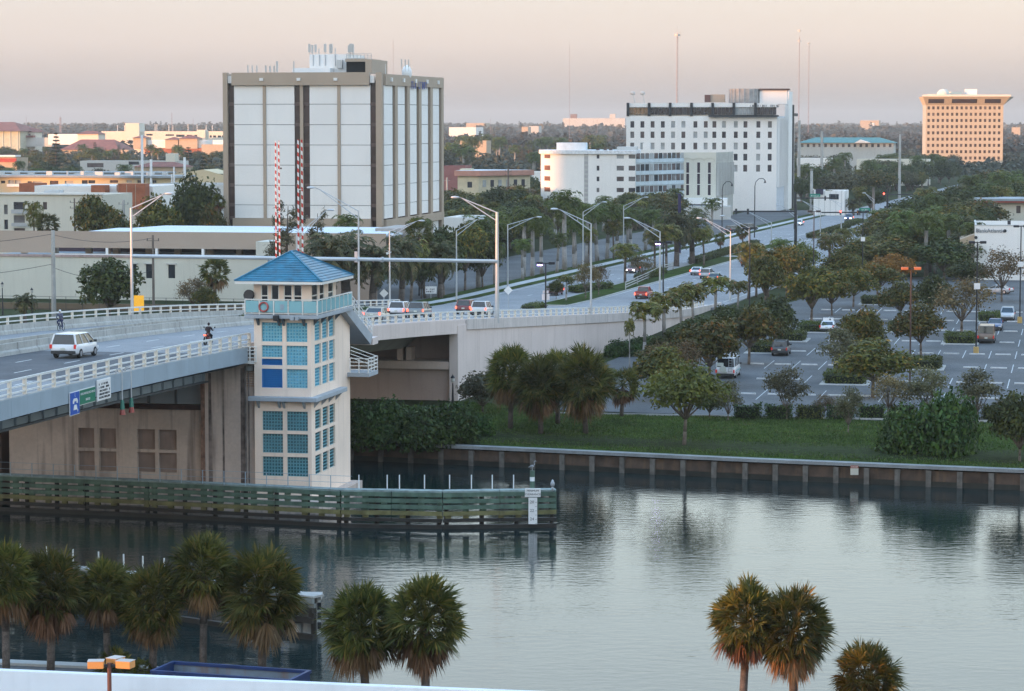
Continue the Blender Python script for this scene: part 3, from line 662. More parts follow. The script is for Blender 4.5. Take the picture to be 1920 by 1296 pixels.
for x in (673, 726, 749, 796, 843, 884, 923, 963): 
    p = W(x, 916, 2.72); ob('fender_post', pm, fd, loc=(p[0] - fo[0], p[1] - fo[1], 2.7))
for i, x in enumerate(range(-60, 640, 40)):
    p = W(x, 893 + max(0, x) * .042 - 2, 2.72); ob('cable_post', pmg, fd, loc=(p[0] - fo[0], p[1] - fo[1], 2.7))
pl = [W(x, 893 + max(0, x) * .042 - 2, 2.72) for x in range(-60, 661, 60)]
for h in (.5, .98):
    mb = MB(); mb.tube([(p[0] - fo[0], p[1] - fo[1], 2.72 + h) for p in pl], .014, n=4); mb.build('cable', M_STEEL, fd)
M_BOLT = mat('rust_bolt', (.02, .015, .012), .6)
# clearance board
cb = W(999, 984, 0.25); M_SIGNW = mat('sign_white', (.75, .74, .73), .5, var=.05, vs=2); M_INK = mat('sign_ink', (.03, .03, .035), .6)
t_ = thing('clearance_gauge', 'white minimum clearance gauge board fixed to the fender end', 'sign', (cb[0], cb[1] - .35, 0), -radians(3))
MB().box(-.31, .31, -.05, 0, .35, 2.25).build('gauge_board', M_SIGNW, t_)
MB().box(-.56, .56, -.07, 0, 2.30, 2.92).build('sign_panel', M_SIGNW, t_, bevel=.02)
for s_, z in (('MINIMUM', 2.74), ('CLEARANCE', 2.49)): text('lettering', s_, .20, M_INK, t_, (0, -.08, z), (pi / 2, 0, 0), .004)
for s_, z in (('20', 1.93), ('22', 1.32), ('24', .71)): text('lettering', s_, .30, M_INK, t_, (-.06, -.06, z), (pi / 2, 0, 0), .004)
for i in range(6): MB().box(.19, .27, -.056, -.05, 1.90 - i * .305, 1.93 - i * .305).build('tick', M_INK, t_)
p = W(998, 930, 2.3)
t_ = thing('marker_pile', 'green and white timber marker pile behind the clearance board', 'pile', (p[0], p[1] + .5, 0))
mb = MB(); mb.cyl((0, 0, -1), (0, 0, 3.3), .17); mb.build('shaft', M_FG, t_); MB().cyl((0, 0, 3.3), (0, 0, 3.6), .172).build('white_band', M_WPAINT, t_); MB().cyl((0, 0, 3.6), (0, 0, 4.05), .17).build('cap', M_FG, t_)
# heron on the pile
hb = MB(); hb.ball((0, 0, .32), .09, .17, .10, 8, 6); hb.tube([(0, -.12, .36), (0, -.2, .5), (0, -.15, .62), (0, -.22, .70)], .035, .028); hb.ball((0, -.24, .71), .045); hb.cyl((0, -.27, .71), (0, -.42, .69), .018, .004, 6); hb.cyl((.02, 0, .25), (.02, .0, 0), .012); hb.cyl((-.02, .0, .25), (-.02, .0, 0), .012); hb.cyl((0, .14, .30), (0, .32, .22), .05, .015)
hb.build('heron', mat('heron_grey', (.30, .31, .33), .8, var=.5, vs=12), None, smooth=True, loc=(p[0], p[1] + .5, 4.05), rz=radians(60), label='small grey heron perched on the green marker pile', cat='bird')
p = W(1036, 920, 2.7); t_ = thing('navigation_lantern', 'small grey navigation lantern on the end of the green fender', 'lantern', p)
mb = MB(); mb.cyl((0, 0, 0), (0, 0, .25), .08); mb.ball((0, 0, .48), .16, .16, .22); mb.build('housing', mat('lantern_grey', (.35, .36, .38), .4), t_, smooth=True); MB().cyl((0, 0, .68), (0, 0, .8), .1, .02).build('cap', M_GALV, t_)
# near fender, mostly behind the palms
npts = [W(-40, 1050, 2.4), W(310, 1084, 2.4), W(590, 1124, 2.3)]
f2 = fender('grey timber fender behind the row of palms on the near bank', npts, [(2.05, 2.35), (1.5, 1.8), (.95, 1.25)], [mat('grey_fender_timber', (.16, .17, .16), .8, var=.35, vs=1), M_FD, M_FD], 2.42, M_CONC)
fo = f2.location; pm2 = MB().cyl((0, 0, 0), (0, 0, 1.05), .05, n=6).mesh('fender_post', M_RAIL)
for x in (38, 88, 137, 185, 232, 268, 308): q = W(x, 1052 + (x - 38) * .104, 2.45); ob('fender_post', pm2, f2, loc=(q[0] - fo[0], q[1] - fo[1], 2.45))
q = W(572, 1192, 0); dn = thing('dolphin', 'pale concrete dolphin with dark bumpers at the end of the near fender', 'dolphin', (q[0], q[1], 0))
for dx, dy in ((-.55, 0), (.15, .15), (.5, .5)): MB().cyl((dx, dy, -1), (dx, dy, 2.1), .36, n=10).build('pile', mat('pale_pile', (.38, .39, .38), .8, var=.2, vs=2, streak=.5), dn)
MB().box(-1.0, .95, -.45, .9, 2.1, 2.35).build('cap', M_CONC, dn)
for z in (.45, 1.0, 1.55): MB().box(.5, .95, -.42, -.2, z, z + .38).build('bumper', M_DARK, dn)
for z in (.8, 1.4): MB().box(-.95, .5, -.42, -.3, z, z + .07).build('band', M_DARK, dn)
MB().box(.66, .72, -.5, -.42, .3, 2.0).build('ladder_rail', M_RAIL, dn)
# ================================================================== buildings beyond the canal
M_WALLW = mat('white_stucco', (.83, .80, .76), .8, var=.04, vs=.12, streak=.16, sc_=(.58, .57, .54))
M_TAN = mat('tan_concrete', (.42, .33, .25), .85, var=.05, vs=.15)
M_BRZ = mat('bronze_glass', (.05, .028, .026), .15, var=.4, vs=.2, spec=.7)
M_GLZ = mat('blue_black_glass', (.02, .025, .035), .1, var=.5, vs=.4, spec=.8)
M_CREAM = mat('cream_stucco', (.66, .62, .52), .85, var=.04, vs=.1, streak=.08)
M_BEIGE = mat('beige_stucco', (.40, .31, .24), .85, var=.04, vs=.1)
M_PALEG = mat('pale_grey_stucco', (.52, .51, .48), .85, var=.05, vs=.1, streak=.12)
M_ROOFG = mat('grey_flat_roof', (.30, .33, .35), .9, var=.2, vs=.15)
M_ROOFW = mat('white_flat_roof', (.62, .66, .70), .8, var=.06, vs=.1)
M_BRICK = mat('orange_brick', (.36, .12, .06), .85, var=.12, vs=.4, fine=.2, bs=2)
M_TERR = mat('terracotta_tile', (.22, .085, .065), .8, var=.2, vs=.3)
M_PEACH = mat('peach_stucco', (.46, .36, .26), .85, var=.05)
M_TEALR = mat('green_metal_roof', (.06, .20, .20), .6, var=.1)
M_BLIND = [mat('window_glass_a', (.03, .03, .045), .15, var=.4, spec=.8), mat('window_glass_b', (.16, .15, .15), .25, var=.3), mat('window_glass_c', (.35, .36, .36), .5, var=.2), mat('window_glass_d', (.10, .075, .075), .2, var=.3)]
class Bld:
    def __init__(s, name, label, cat, xl, xr, D, rz=-TH, group=None, zb=1.9):
        s.D = D; s.rz = rz; s.xl = xl; s.xr = xr; p = A(xl, 300, D); c, sn = cos(rz), sin(rz); k = (xr - 960) / F * cos(P)
        s.w = (k * D - p[0]) / (c - k * sn); s.k = s.w / (xr - xl); s.zb = zb; s.X0 = p[0]
        s.o = thing(name, label, cat, (p[0], D, 0), rz, group)
    def x(s, px):                                # local x of a photo column on the front plane (perspective kept)
        k = (px - 960) / F * cos(P); return (k * s.D - s.X0) / (cos(s.rz) - k * sin(s.rz))
    def z(s, y, px=None):
        d = s.D + (s.x(px) if px is not None else s.w / 2) * sin(s.rz); return A(960, y, d)[2]
    def r(s, x0, x1, y0, y1): return (s.x(x0), s.x(x1), s.z(y1, (x0 + x1) / 2), s.z(y0, (x0 + x1) / 2))
    def box(s, name, x0, x1, y0, y1, d0, d1, m, **kw):
        a, b, c, d = s.r(x0, x1, y0, y1); return MB().box(a, b, d0, d1, c, d).build(name, m, s.o, **kw)
    def mbox(s, name, x0, x1, z0, z1, d0, d1, m, **kw): return MB().box(x0, x1, d0, d1, z0, z1).build(name, m, s.o, **kw)
def shell(B, depth, ztop, holes, wallm, roofm, th=.25, zb=None):
    zb = B.zb - 1 if zb is None else zb
    facade(B.w, ztop, holes, th, zb).build('front_wall', wallm, B.o)
    mb = MB(); mb.box(0, .25, .001, depth, zb, ztop); mb.box(B.w - .25, B.w, .001, depth, zb, ztop); mb.box(.25, B.w - .25, depth - .25, depth, zb, ztop); mb.build('side_wall', wallm, B.o)
    MB().box(.25, B.w - .25, .3, depth - .25, ztop - .8, ztop - .5).build('roof', roofm, B.o)
    for h in holes:
        MB().box(h[0], h[1], th - .06, th, h[2], h[3]).build('window', rnd.choice(M_BLIND), B.o)
PANE = {}
def windows(B, rects, th=.22, mats=None, frame=None):
    """window parts that share mesh data when they have one size"""
    for a, b, c, d in rects:
        m = rnd.choices(mats or M_BLIND, weights=[5, 2, 2, 3][:len(mats or M_BLIND)])[0]; key = (round(b - a, 1), round(d - c, 1), m.name)
        if key not in PANE:
            mb = MB(); mb.box(0, b - a, 0, .05, 0, d - c); PANE[key] = mb.mesh('window', m)
        ob('window', PANE[key], B.o, loc=(a, th - .05, c))

# ---- the tall white and tan office tower
B = Bld('office_tower', 'tall office tower of white panels and tan fins with rooftop antennas', 'office tower', 419.5, 717, 506)
fl = [160, 195.5, 234, 272, 310, 348, 385, 410]; zx = lambda v: 400 + v / 3.085
L_ = 48.0; ztop = B.z(136); zl = [B.z(y) for y in fl]
MB().box(.3, B.w - .6, .6, L_ - .3, 1, ztop - 1.5).build('core', M_BRZ, B.o)
for a, b, pr in ((60, 86, .5), (289, 306, .25), (503, 521, .25), (719, 736, .25), (944, 978, .5)):
    MB().box(B.x(zx(a)), B.x(zx(b)), -pr, .7, 1, ztop - 1.2 if pr == .25 else ztop).build('fin', M_TAN, B.o)
for a, b in ((121, 289), (306, 470), (557, 719), (736, 909)):
    for i in range(7): MB().box(B.x(zx(a)) + .02, B.x(zx(b)) - .02, -.05, .55, zl[i + 1] + .045, zl[i] - .045).build('wall_panel', M_WALLW, B.o)
    MB().box(B.x(zx(a)) + .02, B.x(zx(b)) - .02, .1, .55, 1, zl[7] - .9).build('wall_panel', M_WALLW, B.o)
for a, b in ((87, 121), (470, 503), (521, 557), (909, 944)):
    for i in range(7):
        MB().box(B.x(zx(a)), B.x(zx(b)), .15, .5, zl[i + 1] + .35, zl[i] - .35).build('window', M_BRZ, B.o)
        MB().box(B.x(zx(a)), B.x(zx(b)), .05, .5, zl[i + 1] - .3, zl[i + 1] + .35).build('spandrel', mat('brown_spandrel', (.10, .065, .055), .5), B.o)
MB().box(B.x(zx(112)), B.x(zx(905)), -.6, .7, zl[0], ztop).build('parapet', M_TAN, B.o)
MB().box(B.x(zx(112)), B.x(zx(912)), -.5, .7, zl[7] - 1.5, zl[7]).build('podium_band', M_TAN, B.o)
for a in (86, 907): MB().box(B.x(zx(a)), B.x(zx(a + 26)), -.1, .6, zl[0] + .4, ztop - .6).build('parapet_panel', M_WALLW, B.o)
for a in (285, 500, 713): MB().box(B.x(zx(a - 10)), B.x(zx(a + 10)), -.85, -.6, zl[0] + .8, ztop - 1.0).build('parapet_lamp', M_TRIM, B.o)
side = bpy.data.objects.new('side_face', None)
SX = B.w; bay = L_ / 5
for i in range(5):
    y0 = .8 + bay * i * .98
    for j in range(7): MB().box(SX - .5, SX + .05, y0 + .3, y0 + bay * .68, zl[j + 1] + .045, zl[j] - .045).build('wall_panel', M_WALLW, B.o)
    MB().box(SX - .5, SX - .1, y0 + .3, y0 + bay * .68, 1, zl[7] - 1.6).build('wall_panel', M_WALLW, B.o)
    MB().box(SX - .5, SX - .2, y0 + bay * .68, y0 + bay * .80, 1, zl[0]).build('window_strip', M_BRZ, B.o)
    MB().box(SX - .5, SX + .3, y0 + bay * .80, y0 + bay + .05, 1, zl[0]).build('fin', M_TAN, B.o)
    MB().box(SX + .35, SX + .6, y0 + bay * .4, y0 + bay * .5, zl[0] + .7, ztop - .9).build('parapet_lamp', M_TRIM, B.o)
MB().box(SX - .6, SX + .35, 1.2, L_, zl[0], ztop - .3).build('parapet', M_TAN, B.o)
MB().box(SX - .6, SX + .4, 1.2, L_, zl[7] - 1.7, zl[7] - .2).build('podium_band', M_TAN, B.o)
MB().box(.2, B.w - .7, .8, L_ - .5, ztop - 2.2, ztop - 1.4).build('roof', M_ROOFG, B.o)
MB().box(-.02, .3, .7, L_, 1, ztop - .2).build('side_wall', M_TAN, B.o); MB().box(.3, B.w, L_ - .2, L_ + .2, 1, ztop - .2).build('back_wall', M_TAN, B.o)
strokes(B.o, 13.0, 2.2, 9, mat('sign_blue', (.03, .06, .25), .5), (SX + .45, 27.0, ztop - 1.6), (0, 0, pi / 2))
MB().ball((SX - .3, 20, ztop + .2), .9, 2.0, 1.5).build('satellite_dome', M_WALLW, B.o, smooth=True)
# roof plant
rb = lambda n, a, b, y0, y1, d0, d1, m: MB().box(B.x(zx(a)), B.x(zx(b)), d0, d1, B.z(y1), B.z(y0)).build(n, m, B.o)
rb('plant_room', 380, 600, 126, 137, 9, 22, M_WALLW); rb('plant_room', 455, 680, 99, 138, 12, 24, M_WALLW); rb('plant_screen', 800, 836, 110, 136, 10, 22, M_TAN); rb('plant_screen', 682, 800, 108, 114, 10, 22, M_TAN)
rb('louvre', 684, 798, 114, 135, 10.5, 21, M_BLACK)
mb = MB()
for zz in (99, 103, 107): mb.bar((B.x(zx(690)), 10, B.z(zz)), (B.x(zx(836)), 10, B.z(zz)), .08)
for i in range(8): mb.bar((B.x(zx(690 + i * 20.8)), 10, B.z(110)), (B.x(zx(690 + i * 20.8)), 10, B.z(99)), .08)
mb.build('roof_railing', M_GALV, B.o)
for a, y0, y1, w in ((453, 79, 97, .35), (470, 81, 99, .3), (489, 80, 97, .35), (510, 88, 100, .15), (545, 79, 97, .4), (577, 80, 99, .4), (584, 79, 97, .35), (606, 87, 120, .15), (686, 82, 98, .35), (694, 79, 98, .35), (704, 79, 97, .35), (711, 80, 99, .3), (173, 121, 136, .2), (199, 122, 136, .2), (225, 122, 136, .2), (277, 122, 136, .25), (302, 123, 136, .25), (325, 123, 136, .25), (342, 114, 136, .3), (440, 114, 136, .2), (973, 121, 158, .12), (1066, 111, 128, .2), (1088, 112, 128, .2), (1107, 112, 128, .2)):
    x_ = B.x(zx(a)); d_ = 12 if a > 440 and a < 720 else 3
    mb = MB(); mb.box(x_ - w / 2, x_ + w / 2, d_, d_ + w, B.z(y1 - 2), B.z(y0)); mb.bar((x_, d_ + w, B.z(y1 + 6)), (x_, d_ + w, B.z(y0)), .07); mb.build('antenna', M_PALEG, B.o)
for a in (477, 514, 549, 607):
    x_ = B.x(zx(a)); mb = MB(); mb.bar((x_, 11.9, B.z(121)), (x_, 11.9, B.z(100)), .12); mb.build('conduit', M_GALV, B.o)
rb('air_unit', 622, 652, 110, 126, 11.2, 12, M_PALEG)

# ---- garage and hall in front of the tower (left)
B = Bld('garage_building', 'long pale garage building with cream lower wall and beige upper storey', 'garage', -60, 500, 424)
hz = [B.r(x0, x1, y0, 522) for x0, x1, y0 in ((243, 253, 495), (270.5, 282, 495.5), (312.5, 325.5, 496.5))]
facade(B.w, B.z(483), hz, .3, 0).build('lower_wall', mat('grey_cream_stucco', (.60, .59, .51), .85, var=.05, vs=.15, streak=.12), B.o)
for a, b, c, d in hz:
    f = MB().box(a, b, .2, .26, c, d).build('window', M_GLZ, B.o); MB().box(a - .25, b + .25, -.25, .05, d + .02, d + .2).build('hood', M_PALEG, f)
B.mbox('parapet_cap', -.2, B.w + .2, B.z(483), B.z(478.5), -.15, .5, mat('dirty_pink_cap', (.40, .30, .28), .9, var=.2, streak=.4))
B.mbox('lower_roof', 0, B.w, B.z(478.5) - .9, B.z(478.5) - .6, .5, 9, M_ROOFG)
B2z = lambda y: A(0, y, 434)[2]
ho = []
for x0, x1 in ((57, 157), (162, 252), (256, 341), (345.5, 446), (451, 487)): ho.append((B.x(x0) * 1.0, B.x(x1) * 1.0, B2z(473.5), B2z(462.5)))
m_ = facade(B.w + 16, B2z(431.5), ho, 1.2, B.z(481)); m_.v = [(v[0], v[1] + 9, v[2]) for v in m_.v]; m_.build('upper_wall', M_BEIGE, B.o)
B.mbox('sill', B.x(56), B.x(489), B2z(477), B2z(473.5), 8.8, 9.3, M_TRIM); 
for x in (157, 252, 341, 446): B.mbox('column', B.x(x) + .02, B.x(x + 4.8), B2z(473.4), B2z(462.4), 8.9, 9.4, M_TRIM)
B.mbox('deck_floor', 0, B.w, B2z(480), B2z(477.5), 9.4, 30, M_ROOFG); B.mbox('dark_interior', 0, B.w, B2z(477), B2z(461), 22, 22.3, mat('garage_interior', (.06, .04, .05), .9, var=.5, vs=.1))
for i in range(9):
    x_ = 3 + i * 5.1 + rnd.uniform(-.6, .6)
    B.mbox('interior_pier', x_, x_ + .9, B2z(477), B2z(461), 14, 15, M_TAN)
B.mbox('upper_roof', -.1, B.w + 15.9, B2z(436) - .3, B2z(436), 10.2, 13, M_ROOFG); B.mbox('upper_roof', B.x(94), B.w + 15.9, B2z(435) - .3, B2z(435), 13, 30, M_ROOFW)
mb = MB(); z1 = B2z(431) ; mb.add([(B.x(94), 14, z1 - .3), (B.x(188), 30, z1 + .1), (B.w + 15, 30, z1 + .1), (B.w + 15, 14, z1 - .3)], [(0, 1, 2, 3)]); mb.build('roof_slope', M_ROOFW, B.o)
B.mbox('annex_wall', B.w + .02, B.w + 16, 1, B.z(452), 3, 3.4, M_BEIGE); B.mbox('stair_block', B.x(470), B.x(500), 1, B.z(452), 2.2, 8.7, mat('grey_cream_stucco', (.6, .6, .5)))
B.box('annex_wing', 640, 700, 438, 475, 20, 34, mat('wing_grey', (.36, .33, .30), .85)); 
for x in (645, 675): B.box('wing_window', x, x + 6, 443, 458, 19.8, 20.05, M_TRIM)

# ---- round-cornered white apartment block
B = Bld('apartment_block', 'white five storey apartment block with a rounded corner and glazed side balconies', 'apartments', 1095, 1192, 752, radians(-6))
zt_ = B.z(289); rowsy = [(290.5, 297.5), (311, 320), (331.5, 340), (352.5, 360.5), (373.5, 381)]
hol = []
for y0, y1 in rowsy:
    hol += [B.r(1119, 1124, y0, y1), B.r(1156.5, 1170, y0, y1), B.r(1179, 1191.5, y0, y1)]
facade(B.w, zt_, hol, .25, 0).build('front_wall', M_WALLW, B.o); windows(B, hol, .25)
B.box('stair_slot', 1095.5, 1103, 288, 400, -.05, .02, mat('stair_grey', (.42, .40, .40), .8))
for i in range(14): B.mbox('stair_screen', B.x(1096), B.x(1102.5), 3 + i * 1.25, 3.5 + i * 1.25, -.12, -.06, M_PALEG)
Rr = 12.9; n = 24; mb = MB(); hole_j = {5, 6, 7}
pts = [( -Rr * sin(pi / 2 * 1.16 * i / n), Rr - Rr * cos(pi / 2 * 1.16 * i / n)) for i in range(n + 1)]
for i in range(n):
    mb.add([(*pts[i], 0), (*pts[i + 1], 0), (*pts[i + 1], zt_), (*pts[i], zt_)], [(0, 1, 2, 3)])
mb.build('curved_wall', M_WALLW, B.o, smooth=True)
for y0, y1 in rowsy:
    for i in (11, 21):
        a, b = np.array(pts[i]), np.array(pts[i + 3 if i == 11 else i + 2]); mid = (a + b) / 2; nrm = mid - np.array((0, Rr)); nrm /= np.linalg.norm(nrm)
        q = MB(); a2 = a + nrm * .08; b2 = b + nrm * .08; q.bar((*a2, (B.z(y0) + B.z(y1)) / 2), (*b2, (B.z(y0) + B.z(y1)) / 2), .12, B.z(y0) - B.z(y1)); q.build('window', mat('warm_glass', (.20, .09, .06), .15, var=.3, spec=.8), B.o)
mb = MB(); mb.prism([(p[0] * 1.04, p[1] - .5) for p in reversed(pts)] + [(0, -.5), (B.w + .3, -.5), (B.w + .3, 20), (-12, 20)], zt_, zt_ + 1.0); mb.build('roof_edge', mat('ribbed_edge', (.70, .71, .72), .7, var=.15, vs=2), B.o)
# balcony side
BL = 26.0; dx_, dy_ = sin(radians(22 + 6)), cos(radians(22 + 6))
sb = lambda q, off, z: (B.w + dx_ * q + dy_ * off, 0.2 + dy_ * q - dx_ * off, z)
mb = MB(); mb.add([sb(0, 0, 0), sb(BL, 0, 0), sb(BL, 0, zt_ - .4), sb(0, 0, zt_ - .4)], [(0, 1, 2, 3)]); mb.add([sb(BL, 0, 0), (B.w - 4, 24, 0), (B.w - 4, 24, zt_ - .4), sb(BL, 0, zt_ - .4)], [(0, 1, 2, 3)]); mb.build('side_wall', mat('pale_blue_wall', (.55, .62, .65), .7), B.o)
for k, (y0, y1) in enumerate(rowsy + [(394, 402)]):
    za, zb_ = B.z(y1) - .1, B.z(y0) + .4
    for i in range(11):
        q0 = BL * i / 11
        MB().bar(sb(q0 + .25, .06, (za + zb_) / 2), sb(q0 + BL / 11 - .25, .06, (za + zb_) / 2), .1, zb_ - za).build('window', rnd.choice([M_GLZ, M_BLIND[1], M_BLIND[3], M_BLIND[2], M_BLIND[1]]), B.o)
    MB().bar(sb(0, .12, za - .55), sb(BL, .12, za - .55), .2, 1.0).build('balcony_band', mat('pale_blue_band', (.52, .60, .64), .6), B.o)
B.mbox('plant_room', -8, 0, zt_ + 1, zt_ + 3.0, 6, 12, mat('pale_blue_wall', (.5, .6, .65))); B.mbox('plant_room', 8.5, 14, zt_ + 1, zt_ + 1.9, 6, 12, M_PALEG); B.mbox('chimney_block', 15.5, 17.5, zt_ + 1, zt_ + 2.9, 7, 9, M_WALLW)
for x in (3, 5, 6.5): B.mbox('air_unit', x, x + .9, zt_ + 1, zt_ + 1.5, 4, 5, M_BRZ)

# ---- cream bank building with tall dark window strips
B = Bld('striped_office', 'cream office block with four tall dark window strips and ribbed side', 'office', 1260, 1343, 772, radians(-5))
ze = B.z(286); st = [(1266.9, 1272.2), (1287.2, 1292.5), (1307.8, 1313), (1328, 1333.3)]
hol = [B.r(a, b, 304, 367) for a, b in st]
facade(B.w, ze, hol, .5, 0).build('front_wall', M_CREAM, B.o)
for a, b, c, d in hol:
    for k in range(3): MB().box(a, b, .4, .48, c + (d - c) * k / 3 + .1, c + (d - c) * (k + 1) / 3 - .1).build('window', mat('violet_glass', (.035, .022, .045), .12, var=.3, spec=.8), B.o)
    mb = MB(); xm = (a + b) / 2
    for i in range(6): a0, a1 = pi * i / 6, pi * (i + 1) / 6; mb.bar((xm - 1.5 * cos(a0), -.06, d + .3 + .8 * sin(a0)), (xm - 1.5 * cos(a1), -.06, d + .3 + .8 * sin(a1)), .15, .12)
    mb.build('arch_moulding', mat('moulding', (.5, .46, .38), .8), B.o)
sx = lambda q, off: (B.w + q * sin(radians(12)) + off * cos(radians(12)), q * cos(radians(12)) - off * sin(radians(12)))
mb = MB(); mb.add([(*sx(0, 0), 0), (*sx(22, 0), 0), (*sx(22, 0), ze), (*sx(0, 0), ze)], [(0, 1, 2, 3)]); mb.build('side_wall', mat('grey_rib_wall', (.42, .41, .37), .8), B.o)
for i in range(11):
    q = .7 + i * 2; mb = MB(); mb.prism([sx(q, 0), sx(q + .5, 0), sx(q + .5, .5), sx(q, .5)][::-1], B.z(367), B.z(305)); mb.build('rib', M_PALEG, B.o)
mb = MB(); mb.prism([(0, .3), sx(.3, -.2), sx(22, -.2), (B.w - 14, 24), (-2, 24)], ze - .9, ze - .6); mb.build('roof', M_ROOFW, B.o)
B.box('podium', 1272, 1365, 371, 404, -8, 0, M_WALLW); B.box('podium_band', 1290, 1352, 381.5, 384, -8.1, -8.0, M_GLZ); B.box('podium', 1276, 1372, 384, 412, -14, -8.2, M_PALEG)
B.box('lettering_panel', 1308, 1318, 394.5, 402, -14.2, -14.0, M_PALEG)
text('lettering', 'EB', 1.4, M_INK, B.o, (B.x(1322), -14.3, B.z(399)), (pi / 2, 0, 0), .05)

# ---- the big white hotel
B = Bld('white_hotel', 'large white slab hotel with glazed black framed top storey', 'hotel', 1174, 1457, 828, radians(-7))
zz = lambda v: 1160 + v / 3.6; zy = lambda v: 40 + v / 3.6
cx_ = (92, 160, 229, 298, 368, 437, 518, 588, 646, 711, 791, 856, 943, 1021); ry_ = ((675, 718), (745, 788), (820, 865), (895, 940), (970, 1015))
hol = [B.r(zz(c - 13), zz(c + 13), zy(a), zy(b)) for a, b in ry_ for c in cx_ if not (a > 890 and c < 770)]
zr = B.z(zy(640)); facade(B.w, zr, hol, .35, 0).build('front_wall', M_WALLW, B.o); windows(B, hol, .35)
zt_ = B.z(zy(553)); MB().box(.3, B.w - .3, 1.2, 1.4, zr, zt_).build('penthouse_wall', M_WALLW, B.o)
for i in range(7):
    a, b = (60, 203, 345, 489, 632, 775, 920, 1070)[i:i + 2]
    xa, xb = B.x(zz(a)), B.x(zz(b)); MB().box(xa + .5, xb - .2, .2, 1.2, B.z(zy(580)), zt_).build('fascia', M_WALLW, B.o)
    MB().box(xa - .3, xa + .45, -.3, .9, B.z(zy(640)), B.z(zy(550))).build('black_post', M_DARK, B.o)
    for k in range(5):
        MB().box(xa + .5 + (xb - xa - .7) * k / 5, xa + .4 + (xb - xa - .7) * (k + 1) / 5, .55, .7, B.z(zy(630)), B.z(zy(582))).build('window', mat('warm_bronze_glass', (.22, .13, .07), .15, var=.5, vs=.4, spec=.8) if i in (0,) else (M_BLIND[2] if i in (5,) else M_GLZ), B.o)
MB().box(B.x(zz(608)), B.w + .5, -1.5, .2, B.z(zy(645)), B.z(zy(633))).build('canopy_slab', M_DARK, B.o)
MB().box(.1, B.w - .1, .8, 17, zt_ - 1.2, zt_ - .8).build('roof', M_ROOFG, B.o)
strokes(B.o, 9.5, 1.0, 16, M_INK, (B.x(zz(996)), .15, B.z(zy(567))))
# side face with fins
s1 = 52.0; q_ = lambda q, off: (B.w + q * sin(radians(4)) + off, q * cos(radians(4)))
for q0, q1 in ((0, 24), (38, s1)):
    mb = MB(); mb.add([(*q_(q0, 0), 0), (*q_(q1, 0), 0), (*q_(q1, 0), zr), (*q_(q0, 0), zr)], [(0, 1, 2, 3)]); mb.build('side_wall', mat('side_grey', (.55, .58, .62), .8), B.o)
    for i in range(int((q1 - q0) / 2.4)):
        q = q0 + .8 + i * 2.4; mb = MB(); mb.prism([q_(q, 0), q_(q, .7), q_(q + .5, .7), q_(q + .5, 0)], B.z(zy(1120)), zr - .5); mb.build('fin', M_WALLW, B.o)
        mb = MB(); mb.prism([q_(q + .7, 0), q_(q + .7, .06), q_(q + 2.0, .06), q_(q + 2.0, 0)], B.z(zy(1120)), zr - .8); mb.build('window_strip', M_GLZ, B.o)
mb = MB(); mb.prism([q_(24, 0), q_(24, 1.2), q_(36, 1.2), q_(36, 0)], 0, B.z(zy(470))); mb.build('lift_tower', M_WALLW, B.o)
mb = MB(); mb.prism([q_(36, -.1), q_(36, 1.6), q_(38, 1.6), q_(38, -.1)], 0, B.z(zy(560))); mb.build('dark_fin', M_DARK, B.o)
mb = MB(); mb.prism([q_(38, -.5), q_(38, 1.5), q_(s1, 1.5), q_(s1, -.5)], zr, zr + .9); mb.build('canopy_slab', M_DARK, B.o)
B.box('lift_house', zz(945), zz(1132), zy(465), zy(560), 6, 16, M_WALLW); B.box('lift_house_cap', zz(942), zz(1150), zy(453), zy(465), 5.5, 16.5, M_BRZ)
MB().cyl((B.x(zz(843)), 8, zt_ - 1), (B.x(zz(843)), 8, B.z(zy(455))), 4.6, n=20).build('water_tank', mat('tank_grey', (.34, .32, .30), .6, var=.2, vs=1), B.o, smooth=False)
mb = MB()
for i in range(20): a = 2 * pi * i / 20; mb.bar((B.x(zz(843)) + 4.75 * cos(a), 8 + 4.75 * sin(a), zt_ - 1), (B.x(zz(843)) + 4.75 * cos(a), 8 + 4.75 * sin(a), B.z(zy(447))), .12)
mb.build('tank_ribs', M_GALV, B.o)
B.box('plant_box', zz(610), zz(706), zy(492), zy(545), 8, 12, M_TAN); B.box('plant_box', zz(570), zz(610), zy(495), zy(545), 7.5, 12, mat('brown_box', (.12, .06, .05), .7))
for a in (105, 170): 
    x_ = B.x(zz(a)); mb = MB(); mb.bar((x_, 3, zt_), (x_ - .6, 3, B.z(zy(495))), .25); mb.ball((x_ - .7, 3, B.z(zy(485))), .8, .5, .6); mb.build('roof_mast', M_PALEG, B.o)

# ---- pink sunlit tower far right
B = Bld('pink_tower', 'pink office tower far right with square windows and flared top storey', 'office tower', 1735, 1881, 1460, radians(-4))
zz = lambda v: 1500 + v / 3.702; zy = lambda v: 130 + v / 3.702
M_PK = mat('peach_tower_wall', (.45, .385, .29), .85, var=.04)
hol = [B.r(zz(893 + 32.65 * i - 8.5), zz(893 + 32.65 * i + 8.5), zy(y - 10), zy(y + 11)) for y in (268, 312, 355, 398, 441, 485, 528, 572, 616) for i in range(16)]
zr = B.z(zy(250)); facade(B.w, zr, hol, .4, 0).build('front_wall', M_PK, B.o); windows(B, hol, .4, mats=[M_BRZ, M_BRZ, M_BLIND[3], M_BRZ])
mb = MB(); mb.box(B.w - .3, B.w, 0.001, 22, 0, zr); mb.box(0, .3, .001, 22, 0, zr); mb.box(.3, B.w - .3, 21.5, 22, 0, zr); mb.build('side_wall', mat('shade_grey_side', (.40, .40, .36), .8), B.o)  # shade of the tower's side put into its greyer wall colour
